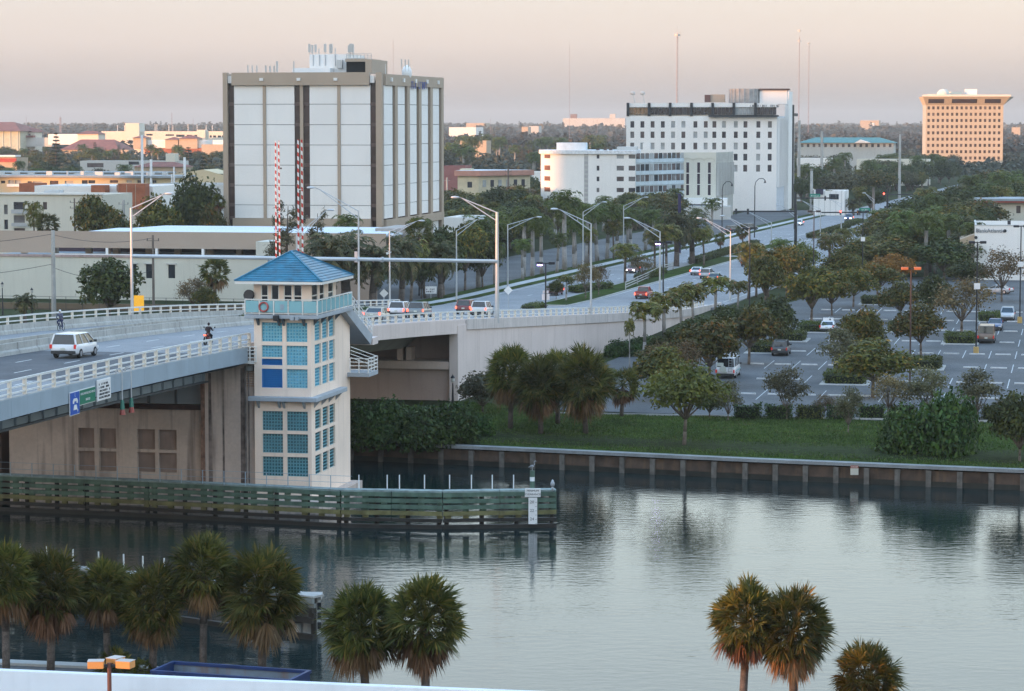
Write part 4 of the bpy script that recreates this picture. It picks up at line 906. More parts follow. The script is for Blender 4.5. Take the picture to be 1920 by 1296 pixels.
za, zb_ = zr, B.z(zy(190)); xa, xb = B.x(zz(848)), B.x(zz(1440)); mb = MB()
mb.add([(0, 0, za), (B.w, 0, za), (B.w, 22, za), (0, 22, za), (xa, -4, zb_), (xb + 1, -4, zb_), (xb + 6, 26, zb_), (xa, 26, zb_)], [(0, 1, 5, 4), (1, 2, 6, 5), (2, 3, 7, 6), (3, 0, 4, 7), (4, 5, 6, 7)]); mb.build('flared_crown', M_PK, B.o)
for a, b in ((887, 997), (1050, 1225), (1278, 1390)):
    x0, x1 = B.x(zz(a)), B.x(zz(b)); mb = MB(); f = lambda z: -4 * (z - za) / (zb_ - za) - .05
    z0, z1 = B.z(zy(236)), B.z(zy(207)); mb.add([(x0, f(z0), z0), (x1, f(z0), z0), (x1, f(z1), z1), (x0, f(z1), z1)], [(0, 1, 2, 3)]); mb.build('window', M_BRZ, B.o)
MB().box(xa - .3, xb + 1.2, -4.3, -3.7, zb_, zb_ + 1.0).build('coping', M_CREAM, B.o)
B.box('lift_house', zz(1158), zz(1236), zy(137), zy(190), 8, 14, M_WALLW); B.box('plant_room', zz(1045), zz(1130), zy(155), zy(190), 8, 14, M_CREAM); MB().ball((B.x(zz(995)), 2, B.z(zy(175))), 3.4, 3, 3).build('roof_dome', M_CREAM, B.o, smooth=True); B.box('plant_room', zz(895), zz(960), zy(172), zy(190), 6, 12, M_CREAM)

# ---- bank building on the right edge
B = Bld('bank_building', 'white box bank building with grey lettering at the right edge', 'bank', 1830, 1985, 470, radians(-9))
zz = lambda v: 1720 + v / 5.89; zy = lambda v: 260 + v / 5.89
ze = B.z(zy(965)); facade(B.w, ze, [], .3, 0).build('front_wall', M_WALLW, B.o); mb = MB(); mb.box(0, .3, .001, 24, 0, ze); mb.box(.3, B.w, 23.7, 24, 0, ze); mb.build('side_wall', M_WALLW, B.o)
MB().box(.3, B.w, .3, 23.7, ze - 1.0, ze - .7).build('roof', M_ROOFG, B.o); mb = MB(); mb.box(.001, B.w, -.05, .3, ze, ze + .15); mb.box(0, .3, .31, 24, ze, ze + .15); mb.build('coping', M_PALEG, B.o)
text('lettering', 'BankAtlantic', .95, mat('letter_grey', (.22, .23, .25), .6), B.o, (B.x(zz(822)), -.08, B.z(zy(1020))), (pi / 2, 0, 0), .05)
for k in range(3): MB().box(B.x(zz(668)), B.x(zz(708)), -.08, -.02, B.z(zy(1028 - k * 12)), B.z(zy(1024 - k * 12))).build('logo_bar', mat('letter_grey', (.2, .2, .2)), B.o)
for a, b in ((984, 1020), (664, 1096)): MB().cyl((B.x(zz(a)), -.12, B.z(zy(b))), (B.x(zz(a)), 0, B.z(zy(b))), .28, n=12).build('round_vent', M_DARK, B.o)
B.box('roof_vent', zz(1020), zz(1055), zy(918), zy(962), 5, 7, M_DARK)
mb = MB(); mb.add([(-2.5, 4, B.z(zy(1130))), (0, 4, B.z(zy(1070))), (0, 16, B.z(zy(1070))), (-2.5, 16, B.z(zy(1130))), (-2.5, 4, 0), (0, 4, 0)], [(0, 1, 2, 3), (4, 5, 1, 0)]); mb.build('lean_to_roof', M_PEACH, B.o)
# ================================================================== vegetation
M_BARK = mat('bark_grey_brown', (.16, .125, .10), .9, var=.25, vs=2, fine=.3, bs=5)
M_BARKP = mat('palm_trunk_grey', (.30, .28, .26), .9, var=.15, vs=2, fine=.25, bs=5)
M_BARKS = mat('sabal_trunk', (.13, .105, .09), .95, var=.3, vs=3, fine=.4, bs=8)
LM = {
 'oak': leafmat('leaf_olive', (0.0435, 0.0542, 0.0103), (0.1383, 0.1235, 0.0206), .22, (0.2964, 0.1505, 0.0257)),
 'ficus': leafmat('leaf_dark', (0.0257, 0.0408, 0.0108), (0.0853, 0.0942, 0.0194), .2),
 'light': leafmat('leaf_fresh', (0.0664, 0.0916, 0.0144), (0.1910, 0.1963, 0.0360), .3),
 'grey': leafmat('leaf_greygreen', (0.0710, 0.0719, 0.0360), (0.1660, 0.1506, 0.0771), .25),
 'thin': leafmat('leaf_brownish', (0.0948, 0.0759, 0.0360), (0.1975, 0.1374, 0.0615), .25, (0.2688, 0.1440, 0.0461)),
 'rust': leafmat('leaf_rusty', (0.1582, 0.0785, 0.0185), (0.3478, 0.1374, 0.0308), .25),
 'shrub': leafmat('leaf_shrub', (0.0144, 0.0374, 0.0074), (0.0660, 0.1155, 0.0210), .22, (0.1020, 0.1320, 0.0315)),
 'hedge': leafmat('leaf_hedge', (0.0418, 0.0605, 0.0103), (0.1138, 0.1267, 0.0206), .2),
 'pine': leafmat('leaf_pine', (0.0221, 0.0340, 0.0153), (0.0554, 0.0655, 0.0288), .15),
 'royal': leafmat('frond_green', (0.0455, 0.0721, 0.0132), (0.1424, 0.1657, 0.0308), .25),
 'coco': leafmat('frond_yellowgreen', (0.0710, 0.0890, 0.0153), (0.2056, 0.1833, 0.0360), .25, (0.3162, 0.1702, 0.0513)),
 'date': leafmat('frond_grey', (0.0554, 0.0628, 0.0257), (0.1345, 0.1244, 0.0513), .25, (0.2371, 0.1440, 0.0615)),
 'sabal': leafmat('fan_green', (.042, .058, .013), (.145, .138, .032), .32, (.25, .165, .042)),
 'dead': leafmat('fan_dead', (.10, .048, .022), (.22, .115, .058), .15, (.27, .17, .10)),
 'twig': mat('twig_brown', (0.2056, 0.1440, 0.0975), .9, var=.2),
 'dusky': leafmat('leaf_dusky', (0.0665, 0.0648, 0.0360), (0.1424, 0.1224, 0.0595), .2),
}
NP = np.random.default_rng(11)
def qmesh(name, V, m, tri=False):
    V = np.asarray(V, np.float32); n, k = V.shape[:2]; me = bpy.data.meshes.new(name)
    me.vertices.add(n * k); me.vertices.foreach_set('co', V.reshape(-1)); me.loops.add(n * k); me.loops.foreach_set('vertex_index', np.arange(n * k, dtype=np.int32))
    me.polygons.add(n); me.polygons.foreach_set('loop_start', np.arange(0, n * k, k, dtype=np.int32)); me.materials.append(m); me.update(calc_edges=True); me.validate(); return me
def unit(v): return v / (np.linalg.norm(v, axis=-1, keepdims=True) + 1e-9)
def leaves(P_, out, size, ratio=.55, up=.35):
    n = len(P_); nrm = unit(out * .7 + NP.normal(0, .6, (n, 3)) + np.array((0, 0, up))); t = unit(np.cross(nrm, NP.normal(0, 1, (n, 3)))); b = np.cross(nrm, t)
    s = (size * NP.uniform(.55, 1.35, (n, 1)))
    return np.stack([P_ - t * s, P_ - b * s * ratio, P_ + t * s, P_ + b * s * ratio], 1)
def crown(lobes, n, size, name, m, ratio=.55, hollow=.55):
    w = np.array([l[3] * l[4] * l[5] for l in lobes]) ** .67; idx = NP.choice(len(lobes), n, p=w / w.sum()); L = np.array(lobes)[idx]
    d = unit(NP.normal(0, 1, (n, 3))); d[:, 2] = np.where(d[:, 2] < -.5, -d[:, 2] * .6, d[:, 2]); r = NP.uniform(hollow, 1.0, (n, 1)) ** .7
    bump = 1 + .16 * np.sin(d[:, :1] * 7 + L[:, :1] * 3) * np.cos(d[:, 1:2] * 6 + L[:, 1:2] * 5)
    p = L[:, :3] + d * r * L[:, 3:6] * bump
    return qmesh(name, leaves(p, d, size, ratio), m)
def limbs(h0, tips, r, name='trunk', lean=(0, 0), m=M_BARK):
    mb = MB(); top = np.array((lean[0], lean[1], h0)); mb.tube([(0, 0, -.3), (lean[0] * .4, lean[1] * .4, h0 * .5), tuple(top)], r, r * .72, 8)
    for t in tips:
        t = np.array(t); mid = top + (t - top) * .5 + np.array((0, 0, -.08 * np.linalg.norm(t - top))); mb.tube([tuple(top), tuple(mid), tuple(t)], r * .55, r * .14, 5)
    return mb.mesh(name, m, True)
PROTO = {}                                         # species -> list of (trunk mesh, crown mesh, width, height)
def broad(sp, k, nl, W_, Hc, h0, n, size, spread=.9, flat=.55, hollow=.5, two=False):
    out = []
    for v in range(k):
        lob = []; tips = []
        for i in range(nl):
            a = 2 * pi * (i + NP.uniform(-.3, .3)) / nl * (1 if i < nl - 2 else 3.3); rr = W_ / 2 * NP.uniform(.30, .66) * spread if i < nl - 2 else W_ * .08
            z = h0 + Hc * (NP.uniform(.28, .62) if i < nl - 2 else NP.uniform(.62, .78)); s = W_ * NP.uniform(.17, .27)
            lob.append((rr * cos(a), rr * sin(a), z, s, s, s * flat * NP.uniform(.9, 1.3))); tips.append((rr * cos(a) * .8, rr * sin(a) * .8, z))
        out.append((limbs(max(h0, .15), tips, W_ * .022), crown(lob, n, size, 'crown', LM[sp], hollow=hollow), W_, h0 + Hc))
    PROTO[sp] = out
broad('oak', 5, 16, 6, 4.0, 1.5, 5200, .17, flat=.75, hollow=.45)
broad('ficus', 4, 17, 6, 4.4, .9, 5200, .17, flat=.8, hollow=.5)
broad('light', 2, 15, 6, 4.2, 1.6, 3600, .15, spread=1.1, hollow=.15, flat=.7)
broad('grey', 3, 11, 4, 3.8, .7, 2900, .10, hollow=.2, flat=.95)
broad('thin', 3, 13, 6, 4.4, 1.4, 2600, .12, spread=1.1, hollow=.1, flat=.8)
broad('rust', 1, 14, 6, 3.6, 1.4, 4000, .17, flat=.75)
broad('shrub', 3, 16, 5, 3.0, -.9, 6500, .13, flat=.9, hollow=.5)
broad('dusky', 3, 14, 6, 4.6, 1.2, 3400, .2, flat=.8)
def pinetree(k):
    out = []
    for v in range(k):
        n = 3400; z = NP.uniform(.10, 1, n) ** .8; R_ = (1 - z) * 1.5 + .15; lay = np.round(z * 13 + NP.normal(0, .12, n)) / 13; a = NP.uniform(0, 2 * pi, n); br_ = NP.integers(0, 7, n) * 2 * pi / 7 + lay * 9; a = br_ + NP.normal(0, .22, n)
        r = R_ * np.sqrt(NP.uniform(0, 1, n)); p = np.stack([r * np.cos(a), r * np.sin(a), lay * 10 + r * .25], 1)
        out.append((MB().tube([(0, 0, -.3), (0, 0, 5), (0, 0, 9.8)], .18, .03, 7).mesh('trunk', M_BARK, True), qmesh('crown', leaves(p, unit(p * np.array((1, 1, .0)) + 1e-6), .20, .3, .2), LM['pine']), 3.2, 10.3))
    PROTO['pine'] = out
pinetree(2)
def casuarina(k):
    out = []
    for v in range(k):
        lob = [(NP.normal(0, .5), NP.normal(0, .5), z, .5 + (9 - z) * .13, .5 + (9 - z) * .13, .95) for z in np.linspace(2, 9.6, 13)]
        out.append((MB().tube([(0, 0, -.3), (.1, 0, 5), (0, .1, 9.8)], .2, .03, 7).mesh('trunk', M_BARK, True), crown(lob, 3000, .26, 'crown', LM['dusky'], ratio=.18, hollow=.1), 4, 10.3))
    PROTO['casuarina'] = out
casuarina(2)
def pinnate(sp, k, nf, L_, h, tr, leaf, droop, shaft, skirt=0, m=None, trm=M_BARKP, npair=15, elev=(-.5, 1.25), wide=.09):
    out = []
    for v in range(k):
        Q = []; 
        for i in range(nf):
            az = i * 2.399 + NP.uniform(-.2, .2); el = elev[0] + (elev[1] - elev[0]) * ((i + .5) / nf) ** .9 + NP.uniform(-.1, .1); ln = L_ * NP.uniform(.85, 1.1)
            hx, hy = cos(az), sin(az); pts = []; p = np.array((0, 0, h)); e = el; ns = 7
            for s in range(ns + 1):
                pts.append(p.copy()); p = p + ln / ns * np.array((hx * cos(e), hy * cos(e), sin(e))); e -= droop * (s + 1) / ns * 2 / ns * 3.0
            pts = np.array(pts); sd = np.array((-hy, hx, 0.0))
            for s in range(ns): 
                w_ = .045 * (1 - s / ns) + .012; Q.append([pts[s] - sd * w_, pts[s + 1] - sd * w_, pts[s + 1] + sd * w_, pts[s] + sd * w_])
            for j in range(npair):
                f = .12 + .88 * j / (npair - 1); q = f * ns; i0 = min(int(q), ns - 1); b = pts[i0] + (pts[i0 + 1] - pts[i0]) * (q - i0); tg = unit(pts[i0 + 1] - pts[i0])
                ll = leaf * (sin(pi * min(1, f * .85 + .15)) * .75 + .25) 
                for sg in (-1, 1):
                    d = unit(sd * sg * .95 + tg * .45 + np.array((0, 0, NP.uniform(-.55, .25)))); tip = b + d * ll + np.array((0, 0, -ll * .28)); wv = tg * (wide * NP.uniform(.8, 1.2))
                    mid = b + d * ll * .55; Q.append([b - wv * .4, mid - wv, tip, mid + wv])
        mb = MB(); mb.tube([(0, 0, -.3), (tr * .3, 0, h * .35), (0, 0, h * (1 - shaft))], tr * 1.05, tr * .8, 9); trunk = mb.mesh('trunk', trm, True)
        ex = None
        if shaft: ex = MB().cyl((0, 0, h * (1 - shaft) - .02), (0, 0, h + .05), tr * .78, tr * .4, 8).mesh('crownshaft', mat('crownshaft_green', (.09, .14, .05), .5), True)
        out.append((trunk, qmesh('crown', np.array(Q), m or LM[sp]), 2 * L_ * .85, h + L_ * .45, ex))
    PROTO[sp] = out
pinnate('royal', 4, 18, 2.9, 7.6, .27, .80, 1.05, .14, elev=(-.45, 1.5))
pinnate('coco', 4, 22, 2.6, 6.4, .15, .75, 1.05, .0, trm=M_BARK, elev=(-.8, 1.5))
pinnate('date', 3, 34, 3.0, 4.2, .32, .55, .75, .0, elev=(-.75, 1.4), trm=M_BARKS, npair=18)
pinnate('foxtail', 4, 12, 2.0, 4.2, .13, .6, 1.45, .12, m=LM['coco'], elev=(-.1, 1.45), wide=.10)
def fanpalm(sp, k, nf, nd, r, h, nlf=22, bush=1.0):
    """sabal palm: round head of fan fronds over a skirt of dead ones"""
    out = []; g = np.array((0, 0, -1.0))
    def fan(az, el, pet, bl, dead):
        hx, hy = cos(az), sin(az); d = np.array((hx * cos(el), hy * cos(el), sin(el))); sd = np.array((-hy, hx, 0.0)); up = np.cross(sd, d); ro = NP.normal(0, .75) if not dead else NP.normal(0, .5); sd, up = sd * cos(ro) + up * sin(ro), up * cos(ro) - sd * sin(ro)
        b = np.array((0, 0, h)) + d * pet; o_ = np.array((0, 0, h - .1)); q = [[o_ - sd * .025, b - sd * .018, b + sd * .018, o_ + sd * .025]]; sp_ = 1.75 if not dead else .8
        for j in range(nlf):
            a = (j / (nlf - 1) - .5) * 2 * sp_; dd = unit(d * cos(a) + sd * sin(a) + up * NP.uniform(-.22, .22)); ln = bl * (1 - .25 * abs(a) / 1.5) * NP.uniform(.82, 1.12)
            mid = b + dd * ln * .55; tip = b + dd * ln + g * ln * (.10 if not dead else .4) + NP.normal(0, .04, 3); wv = unit(np.cross(dd, up) + up * NP.uniform(-.5, .5)) * (.026 * bush if not dead else .03 * bush)
            q.append([b, mid - wv, tip, mid + wv])
        return q
    for v in range(k):
        Q = []; K = []
        for i in range(nf):
            f = (i + .5) / nf; el = math.asin(max(-1, min(1, 1 - 1.72 * f))) + NP.uniform(-.15, .15); Q += fan(i * 2.399 + NP.uniform(-.3, .3), el, r * NP.uniform(.42, .66), r * NP.uniform(.38, .50), False)
        for i in range(nd):
            el = -.72 - .62 * i / nd + NP.uniform(-.12, .12); K += fan(i * 2.399 + NP.uniform(-.4, .4), el, r * NP.uniform(.42, .66), r * NP.uniform(.34, .50), True)
        mb = MB(); mb.tube([(0, 0, -.3), (.03, 0, h * .5), (0, 0, h)], .19, .16, 9)
        out.append((mb.mesh('trunk', M_BARKS, True), qmesh('crown', np.array(Q), LM['sabal']), 2 * r, h + r, qmesh('dead_frond_skirt', np.array(K), LM['dead'])))
    PROTO[sp] = out
fanpalm('sabal', 6, 104, 22, 1.75, 4.6, 28, bush=1.2)
fanpalm('sabalfar', 2, 44, 14, 1.7, 4.6, 16, bush=2.2)

ORDW = 'first second third fourth fifth sixth seventh eighth ninth tenth eleventh twelfth thirteenth fourteenth fifteenth sixteenth seventeenth eighteenth nineteenth'.split()
TENS = {2: 'twent', 3: 'thirt', 4: 'fort', 5: 'fift', 6: 'sixt', 7: 'sevent', 8: 'eight', 9: 'ninet'}
def ordw(n):
    h = ''
    if n > 100: h = 'hundred and ' if n < 200 else 'two hundred and '; n = n % 100 or 100
    if n == 100: return h + 'hundredth'
    if n <= 19: return h + ORDW[n - 1]
    return h + (TENS[n // 10] + 'ieth' if n % 10 == 0 else TENS[n // 10] + 'y ' + ORDW[n % 10 - 1])
REG = {}
def reg(o, group, template):
    o['group'] = group; REG.setdefault((group, template), []).append(o); return o
def extent(me, q=96):
    v = np.empty(len(me.vertices) * 3, np.float32); me.vertices.foreach_get('co', v); v = v.reshape(-1, 3); r = np.hypot(v[:, 0], v[:, 1])
    return 2 * float(np.percentile(r, q)), float(np.percentile(v[:, 2], 99.0))
for _k in PROTO: PROTO[_k] = [(p[0], p[1], *extent(p[1], 93 if _k in ('sabal', 'sabalfar') else 96 if _k in ('royal', 'coco', 'date', 'foxtail') else 95), *p[4:]) for p in PROTO[_k]]
def plant(sp, loc, hgt, wid, label=None, group=None, tmpl=None, name=None, cat='tree', var=None):
    pr = PROTO[sp][rnd.randrange(len(PROTO[sp])) if var is None else var % len(PROTO[sp])]
    nm = name or {'royal': 'royal_palm', 'coco': 'coconut_palm', 'date': 'date_palm', 'foxtail': 'foxtail_palm', 'sabal': 'sabal_palm', 'sabalfar': 'sabal_palm', 'pine': 'conifer', 'casuarina': 'casuarina_tree', 'shrub': 'shrub', 'oak': 'oak_tree', 'ficus': 'ficus_tree'}.get(sp, 'tree')
    if cat == 'tree' and 'palm' in nm: cat = 'palm'
    o = thing(nm, label, cat, loc, rnd.uniform(0, 6.28), group); sx_ = wid / pr[2]; sz_ = hgt / pr[3]; o.scale = (sx_, sx_, sz_); o.rotation_euler = (rnd.gauss(0, .035), rnd.gauss(0, .035), o.rotation_euler[2])
    if sp.startswith('sabal'):
        o.scale = (1, 1, 1); k = wid / pr[2]; kz = k * 1.08; a = ob('trunk', pr[0], o); a.scale = (k ** .5, k ** .5, (hgt - 1.75 * kz + .2) / 4.6)
        for me, nm_ in ((pr[1], 'crown'), (pr[4], 'dead_frond_skirt')):
            c = ob(nm_, me, o, loc=(0, 0, hgt - kz * pr[3])); c.scale = (k, k, kz)
        if tmpl: reg(o, group, tmpl)
        return o
    ob('trunk' if sp != 'shrub' else 'stem', pr[0], o); ob('crown' if sp != 'shrub' else 'foliage', pr[1], o)
    if len(pr) > 4 and pr[4]: ob(pr[4].name.split('.')[0], pr[4], o)
    if tmpl: reg(o, group, tmpl)
    return o
def tree_px(sp, x, yb, yt, wpx, zg=2.0, D=None, **kw):
    p = W(x, yb, zg) if D is None else (A(x, yb, D)[0], D, zg)
    h = A(x, yt, p[1])[2] - zg; return plant(sp, p, max(h, .4), wpx * p[1] / F, **kw)

# ---- near bank palms
zb_ = 1.5
for x, yt, w, D, lab, v in (
    (8, 1020, 128, 135.5, 'fan palm cut by the left edge of the picture on the near bank', 0),
    (92, 1036, 132, 136.6, 'fan palm over the pale walkway with ragged brown skirt, tall grey trunk', 1),
    (200, 1054, 104, 137.3, 'narrow fan palm between two larger ones on the near bank', 2),
    (284, 1062, 128, 137.0, 'low fan palm with a full brown skirt left of the tallest', 3),
    (378, 1008, 122, 137.2, 'tallest fan palm of the row behind the blue skip', 4),
    (489, 1032, 152, 137.0, 'widest fan palm of the row at the right end of the skip', 1),
    (685, 1100, 142, 130.6, 'yellowish fan palm beside the pale pier end in the foreground', 2),
    (797, 1086, 152, 129.8, 'dark green fan palm alone against the bright water', 0),
    (1393, 1092, 132, 127.3, 'sunlit fan palm, left one of the orange pair', 3),
    (1490, 1106, 146, 126.6, 'sunlit fan palm with glowing orange skirt, right one of the pair', 4),
    (1628, 1209, 124, 125.8, 'lone fan palm top rising from the bottom right edge', 2)):
    p = A(x, yt, D); plant('sabal', (p[0], D, zb_), p[2] - zb_, w * D / F, lab, 'fan palms on the near bank', var=v)
for x, yt, w, D in ((215, 1215, 70, 137.0), (265, 1235, 40, 136.8)):
    p = A(x, yt, D); tree_px('sabalfar', x, 1262, yt, w, 1.5, D=D, label='short young fan palm under the foreground row' if w == 70 else 'tiny fan palm seedling beside the blue skip', name='young_palm')

# ---- far bank
for x, yb, yt, w, lab in ((957, 803, 652, 92, 'fan palm on the bank, left one of the group'), (1014, 812, 672, 96, 'fan palm on the bank with forward trunk, middle of the group'), (1046, 796, 660, 80, 'fan palm half hidden behind the middle one of the group'), (1098, 812, 655, 112, 'largest fan palm on the bank, right one of the group with brown skirt')):
    tree_px('sabal', x, yb, yt, w, 2.0, label=lab, group='fan palms on the grass bank')
for x, yb, yt, w, lab in ((1165, 782, 690, 62, 'small fan palm beside the access road behind the bank palms'),): tree_px('sabalfar', x, yb, yt, w, label=lab)
tree_px('light', 1283, 832, 688, 165, label='leaning light green tree standing alone on the grass bank')
tree_px('grey', 1590, 812, 728, 58, label='thin grey sapling standing on the grass')
for x, yb, yt, w in ((672, 824, 758, 90), (715, 828, 756, 110), (762, 826, 768, 100), (800, 832, 768, 110), (845, 828, 760, 110), (885, 818, 776, 80)):
    tree_px('shrub', x, yb, yt, w, 1.75, group='waterside shrub mass', tmpl='bright green waterside shrub beside the bridge house, {} from the left', name='bush', cat='bush')
for x, yb, yt, w, sp, lab in ( (905, 780, 702, 90, 'dusky', 'blue grey bush at the foot of the retaining wall'),
    (1700, 850, 770, 110, 'shrub', 'left half of the big bush on the bank'), (1765, 853, 745, 130, 'shrub', 'tall right part of the big bush on the bank'), (1812, 828, 790, 50, 'ficus', 'small dark bush right of the big bush on the bank'), (1912, 866, 742, 110, 'ficus', 'yellow green bush cut by the right edge of the picture')):
    o = tree_px(sp, x, yb, yt, w, 1.75, label=lab, cat='bush', name='bush')
for x, yb, yt, w, sp in ((1365, 790, 715, 58, 'grey'), (1475, 787, 690, 82, 'grey'), (1545, 785, 740, 50, 'thin'), (1664, 787, 705, 92, 'thin'), (1738, 786, 690, 84, 'grey'), (1832, 788, 694, 86, 'grey'), (1893, 790, 745, 60, 'thin'), (1330, 784, 735, 60, 'ficus')):
    tree_px(sp, x, yb, yt, w, group='grey bushes along the car park hedge', tmpl='grey bush in the hedge line before the car park, {} from the left', name='bush', cat='bush')
# car park trees
for sp, x, yb, yt, w in (('oak', 1636, 746, 640, 134), ('oak', 1727, 672, 574, 96), ('thin', 1803, 630, 524, 122), ('oak', 1690, 605, 532, 80), ('oak', 1613, 690, 582, 82), ('grey', 1572, 712, 616, 86),
    ('oak', 1246, 752, 655, 108), ('oak', 1330, 722, 604, 128), ('thin', 1290, 738, 640, 80), ('oak', 1404, 684, 577, 110), ('ficus', 1452, 655, 560, 90), ('oak', 1521, 611, 503, 108), ('oak', 1560, 592, 513, 76), ('oak', 1600, 576, 505, 80), ('oak', 1645, 560, 497, 90), ('rust', 1674, 545, 478, 76),
    ('ficus', 1745, 600, 520, 70), ('thin', 1878, 566, 468, 100), ('oak', 1690, 520, 446, 130), ('ficus', 1770, 525, 452, 120), ('oak', 1620, 515, 452, 90), ('oak', 1835, 520, 470, 80), ('oak', 1890, 500, 440, 60), ('ficus', 1810, 545, 490, 80), ('oak', 1475, 560, 466, 90), ('light', 1500, 540, 455, 80), ('oak', 1435, 585, 480, 80), ('ficus', 1372, 640, 578, 70)):
    tree_px(sp, x, yb, yt, w, group='car park trees', tmpl='rounded car park tree with a bare stem, {} from the left', name='car_park_tree')
for x, yb, yt, w in ((1207, 672, 566, 64), (1246, 662, 548, 60), (1279, 648, 536, 60), (1301, 640, 530, 58), (1342, 612, 518, 60), (1383, 600, 526, 40), (1180, 690, 598, 22)):
    tree_px('foxtail', x, yb, yt, w, group='arching palms by the ramp wall', tmpl='small arching palm beside the ramp wall, {} from the left')
for sp, x, yb, yt, w in (('ficus', 1260, 672, 620, 70), ('ficus', 1310, 655, 596, 80), ('ficus', 1360, 634, 575, 60), ('oak', 1228, 690, 650, 60), ('shrub', 1165, 668, 640, 60), ('shrub', 1205, 655, 632, 60), ('ficus', 1285, 700, 645, 60), ('thin', 1240, 720, 640, 70)):
    tree_px(sp, x, yb, yt, w, group='shrubs below the ramp wall', tmpl='dark shrub between ramp wall and access road, {} from the left', name='shrub', cat='bush')
# palms and trees beyond the road
for x, yb, yt, w in ((897, 540, 404, 70), (929, 533, 400, 62), (981, 521, 388, 64), (998, 519, 398, 60), (1016, 514, 408, 54), (1059, 507, 357, 72), (1079, 502, 398, 54), (1099, 494, 380, 58), (1120, 490, 384, 60), (1138, 487, 380, 56), (1157, 480, 384, 54), (1183, 474, 388, 50), (1210, 470, 392, 48)):
    tree_px('royal', x, yb, yt, w, group='royal palms along the frontage road', tmpl='tall royal palm along the frontage road, {} from the left')
for sp, x, yb, yt, w in (('coco', 1172, 531, 456, 58), ('foxtail', 1061, 566, 516, 34), ('date', 1268, 500, 392, 78), ('coco', 1250, 505, 420, 60), ('date', 1298, 496, 398, 80), ('sabalfar', 1351, 471, 437, 20), ('sabalfar', 1393, 462, 421, 24), ('coco', 1228, 505, 432, 50), ('coco', 1404, 560, 455, 66), ('coco', 1418, 556, 470, 50), ('coco', 1556, 520, 437, 66), ('coco', 1320, 500, 425, 44), ('coco', 1440, 560, 468, 54), ('royal', 1462, 540, 448, 44), ('coco', 1585, 500, 428, 50), ('royal', 1655, 470, 392, 50), ('royal', 1672, 474, 396, 50), ('royal', 1690, 478, 390, 54), ('royal', 1708, 476, 398, 48), ('royal', 1726, 474, 400, 48)):
    tree_px(sp, x, yb, yt, w, group='palms in the road reserve', tmpl='ragged palm standing in the road median or verge, {} from the left')
for sp, x, yb, yt, w in (('thin', 1098, 562, 494, 56), ('thin', 1122, 556, 498, 44), ('ficus', 1043, 562, 526, 30), ('thin', 1205, 530, 478, 50)):
    tree_px(sp, x, yb, yt, w, group='small median trees', tmpl='small open tree on the grass median, {} from the left', name='median_tree')
for sp, x, yb, yt, w in (('date', 648, 580, 436, 140), ('date', 700, 580, 460, 110), ('date', 610, 585, 440, 100), ('date', 752, 575, 436, 84), ('date', 825, 560, 452, 80), ('sabalfar', 797, 560, 410, 52), ('coco', 770, 570, 450, 70)):
    tree_px(sp, x, yb, yt, w, group='shaggy palms behind the bridge', tmpl='shaggy palm behind the bridge house, {} from the left')
for sp, x, yb, yt, w in (('casuarina', 538, 560, 386, 76), ('casuarina', 592, 560, 398, 60), ('ficus', 832, 555, 432, 90), ('oak', 872, 545, 424, 90), ('ficus', 905, 540, 430, 80), ('ficus', 790, 560, 470, 60)):
    tree_px(sp, x, yb, yt, w, D=400 if sp == 'casuarina' else None, group='trees at the foot of the tower', tmpl='dense tree at the foot of the white tower, {} from the left')
tree_px('ficus', 206, 578, 490, 116, label='dark leafy tree in front of the cream garage wall', D=375); tree_px('sabalfar', 404, 566, 483, 56, label='solitary fan palm with brown skirt against the cream wall', D=385)
tree_px('thin', 362, 566, 522, 66, label='leafless pale shrub against the cream wall', cat='bush', name='bush', D=388); tree_px('oak', 383, 566, 540, 50, label='low olive bush left of the solitary fan palm', cat='bush', name='bush', D=380); tree_px('date', 48, 578, 550, 52, label='low palm bush behind the far railing at the left', cat='bush', name='palm_bush', D=370)
tree_px('oak', 180, 450, 372, 90, D=500, label='brown leaved tree left of the brick stair tower'); tree_px('oak', 232, 450, 400, 70, D=495, label='low green tree in front of the brick stair tower'); tree_px('oak', 300, 455, 372, 90, D=498, label='russet tree right of the brick stair tower'); tree_px('ficus', 365, 455, 338, 98, D=505, label='big round dark tree next to the white tower'); tree_px('oak', 400, 455, 392, 60, D=488, label='small olive tree at the left foot of the white tower')
tree_px('coco', 65, 450, 378, 40, D=520, label='palm before the tan apartments at the left'); tree_px('sabalfar', 95, 450, 400, 44, D=515, label='round fan palm before the tan apartments at the left'); tree_px('sabalfar', 414, 450, 365, 26, D=500, label='slim fan palm beside the left edge of the white tower')
tree_px('pine', 105, 326, 250, 30, D=1250, label='tall dark conifer standing above the far left roofs'); tree_px('pine', 382, 335, 296, 34, D=900, label='conifer before the yellow gabled house'); tree_px('pine', 355, 322, 277, 32, D=1200, label='dark conifer before the white shopping centre wall'); tree_px('pine', 180, 300, 268, 20, D=1500, label='small dark conifer below the terracotta roofs'); tree_px('pine', 222, 300, 272, 18, D=1500, label='small dark conifer right of the terracotta roofs')

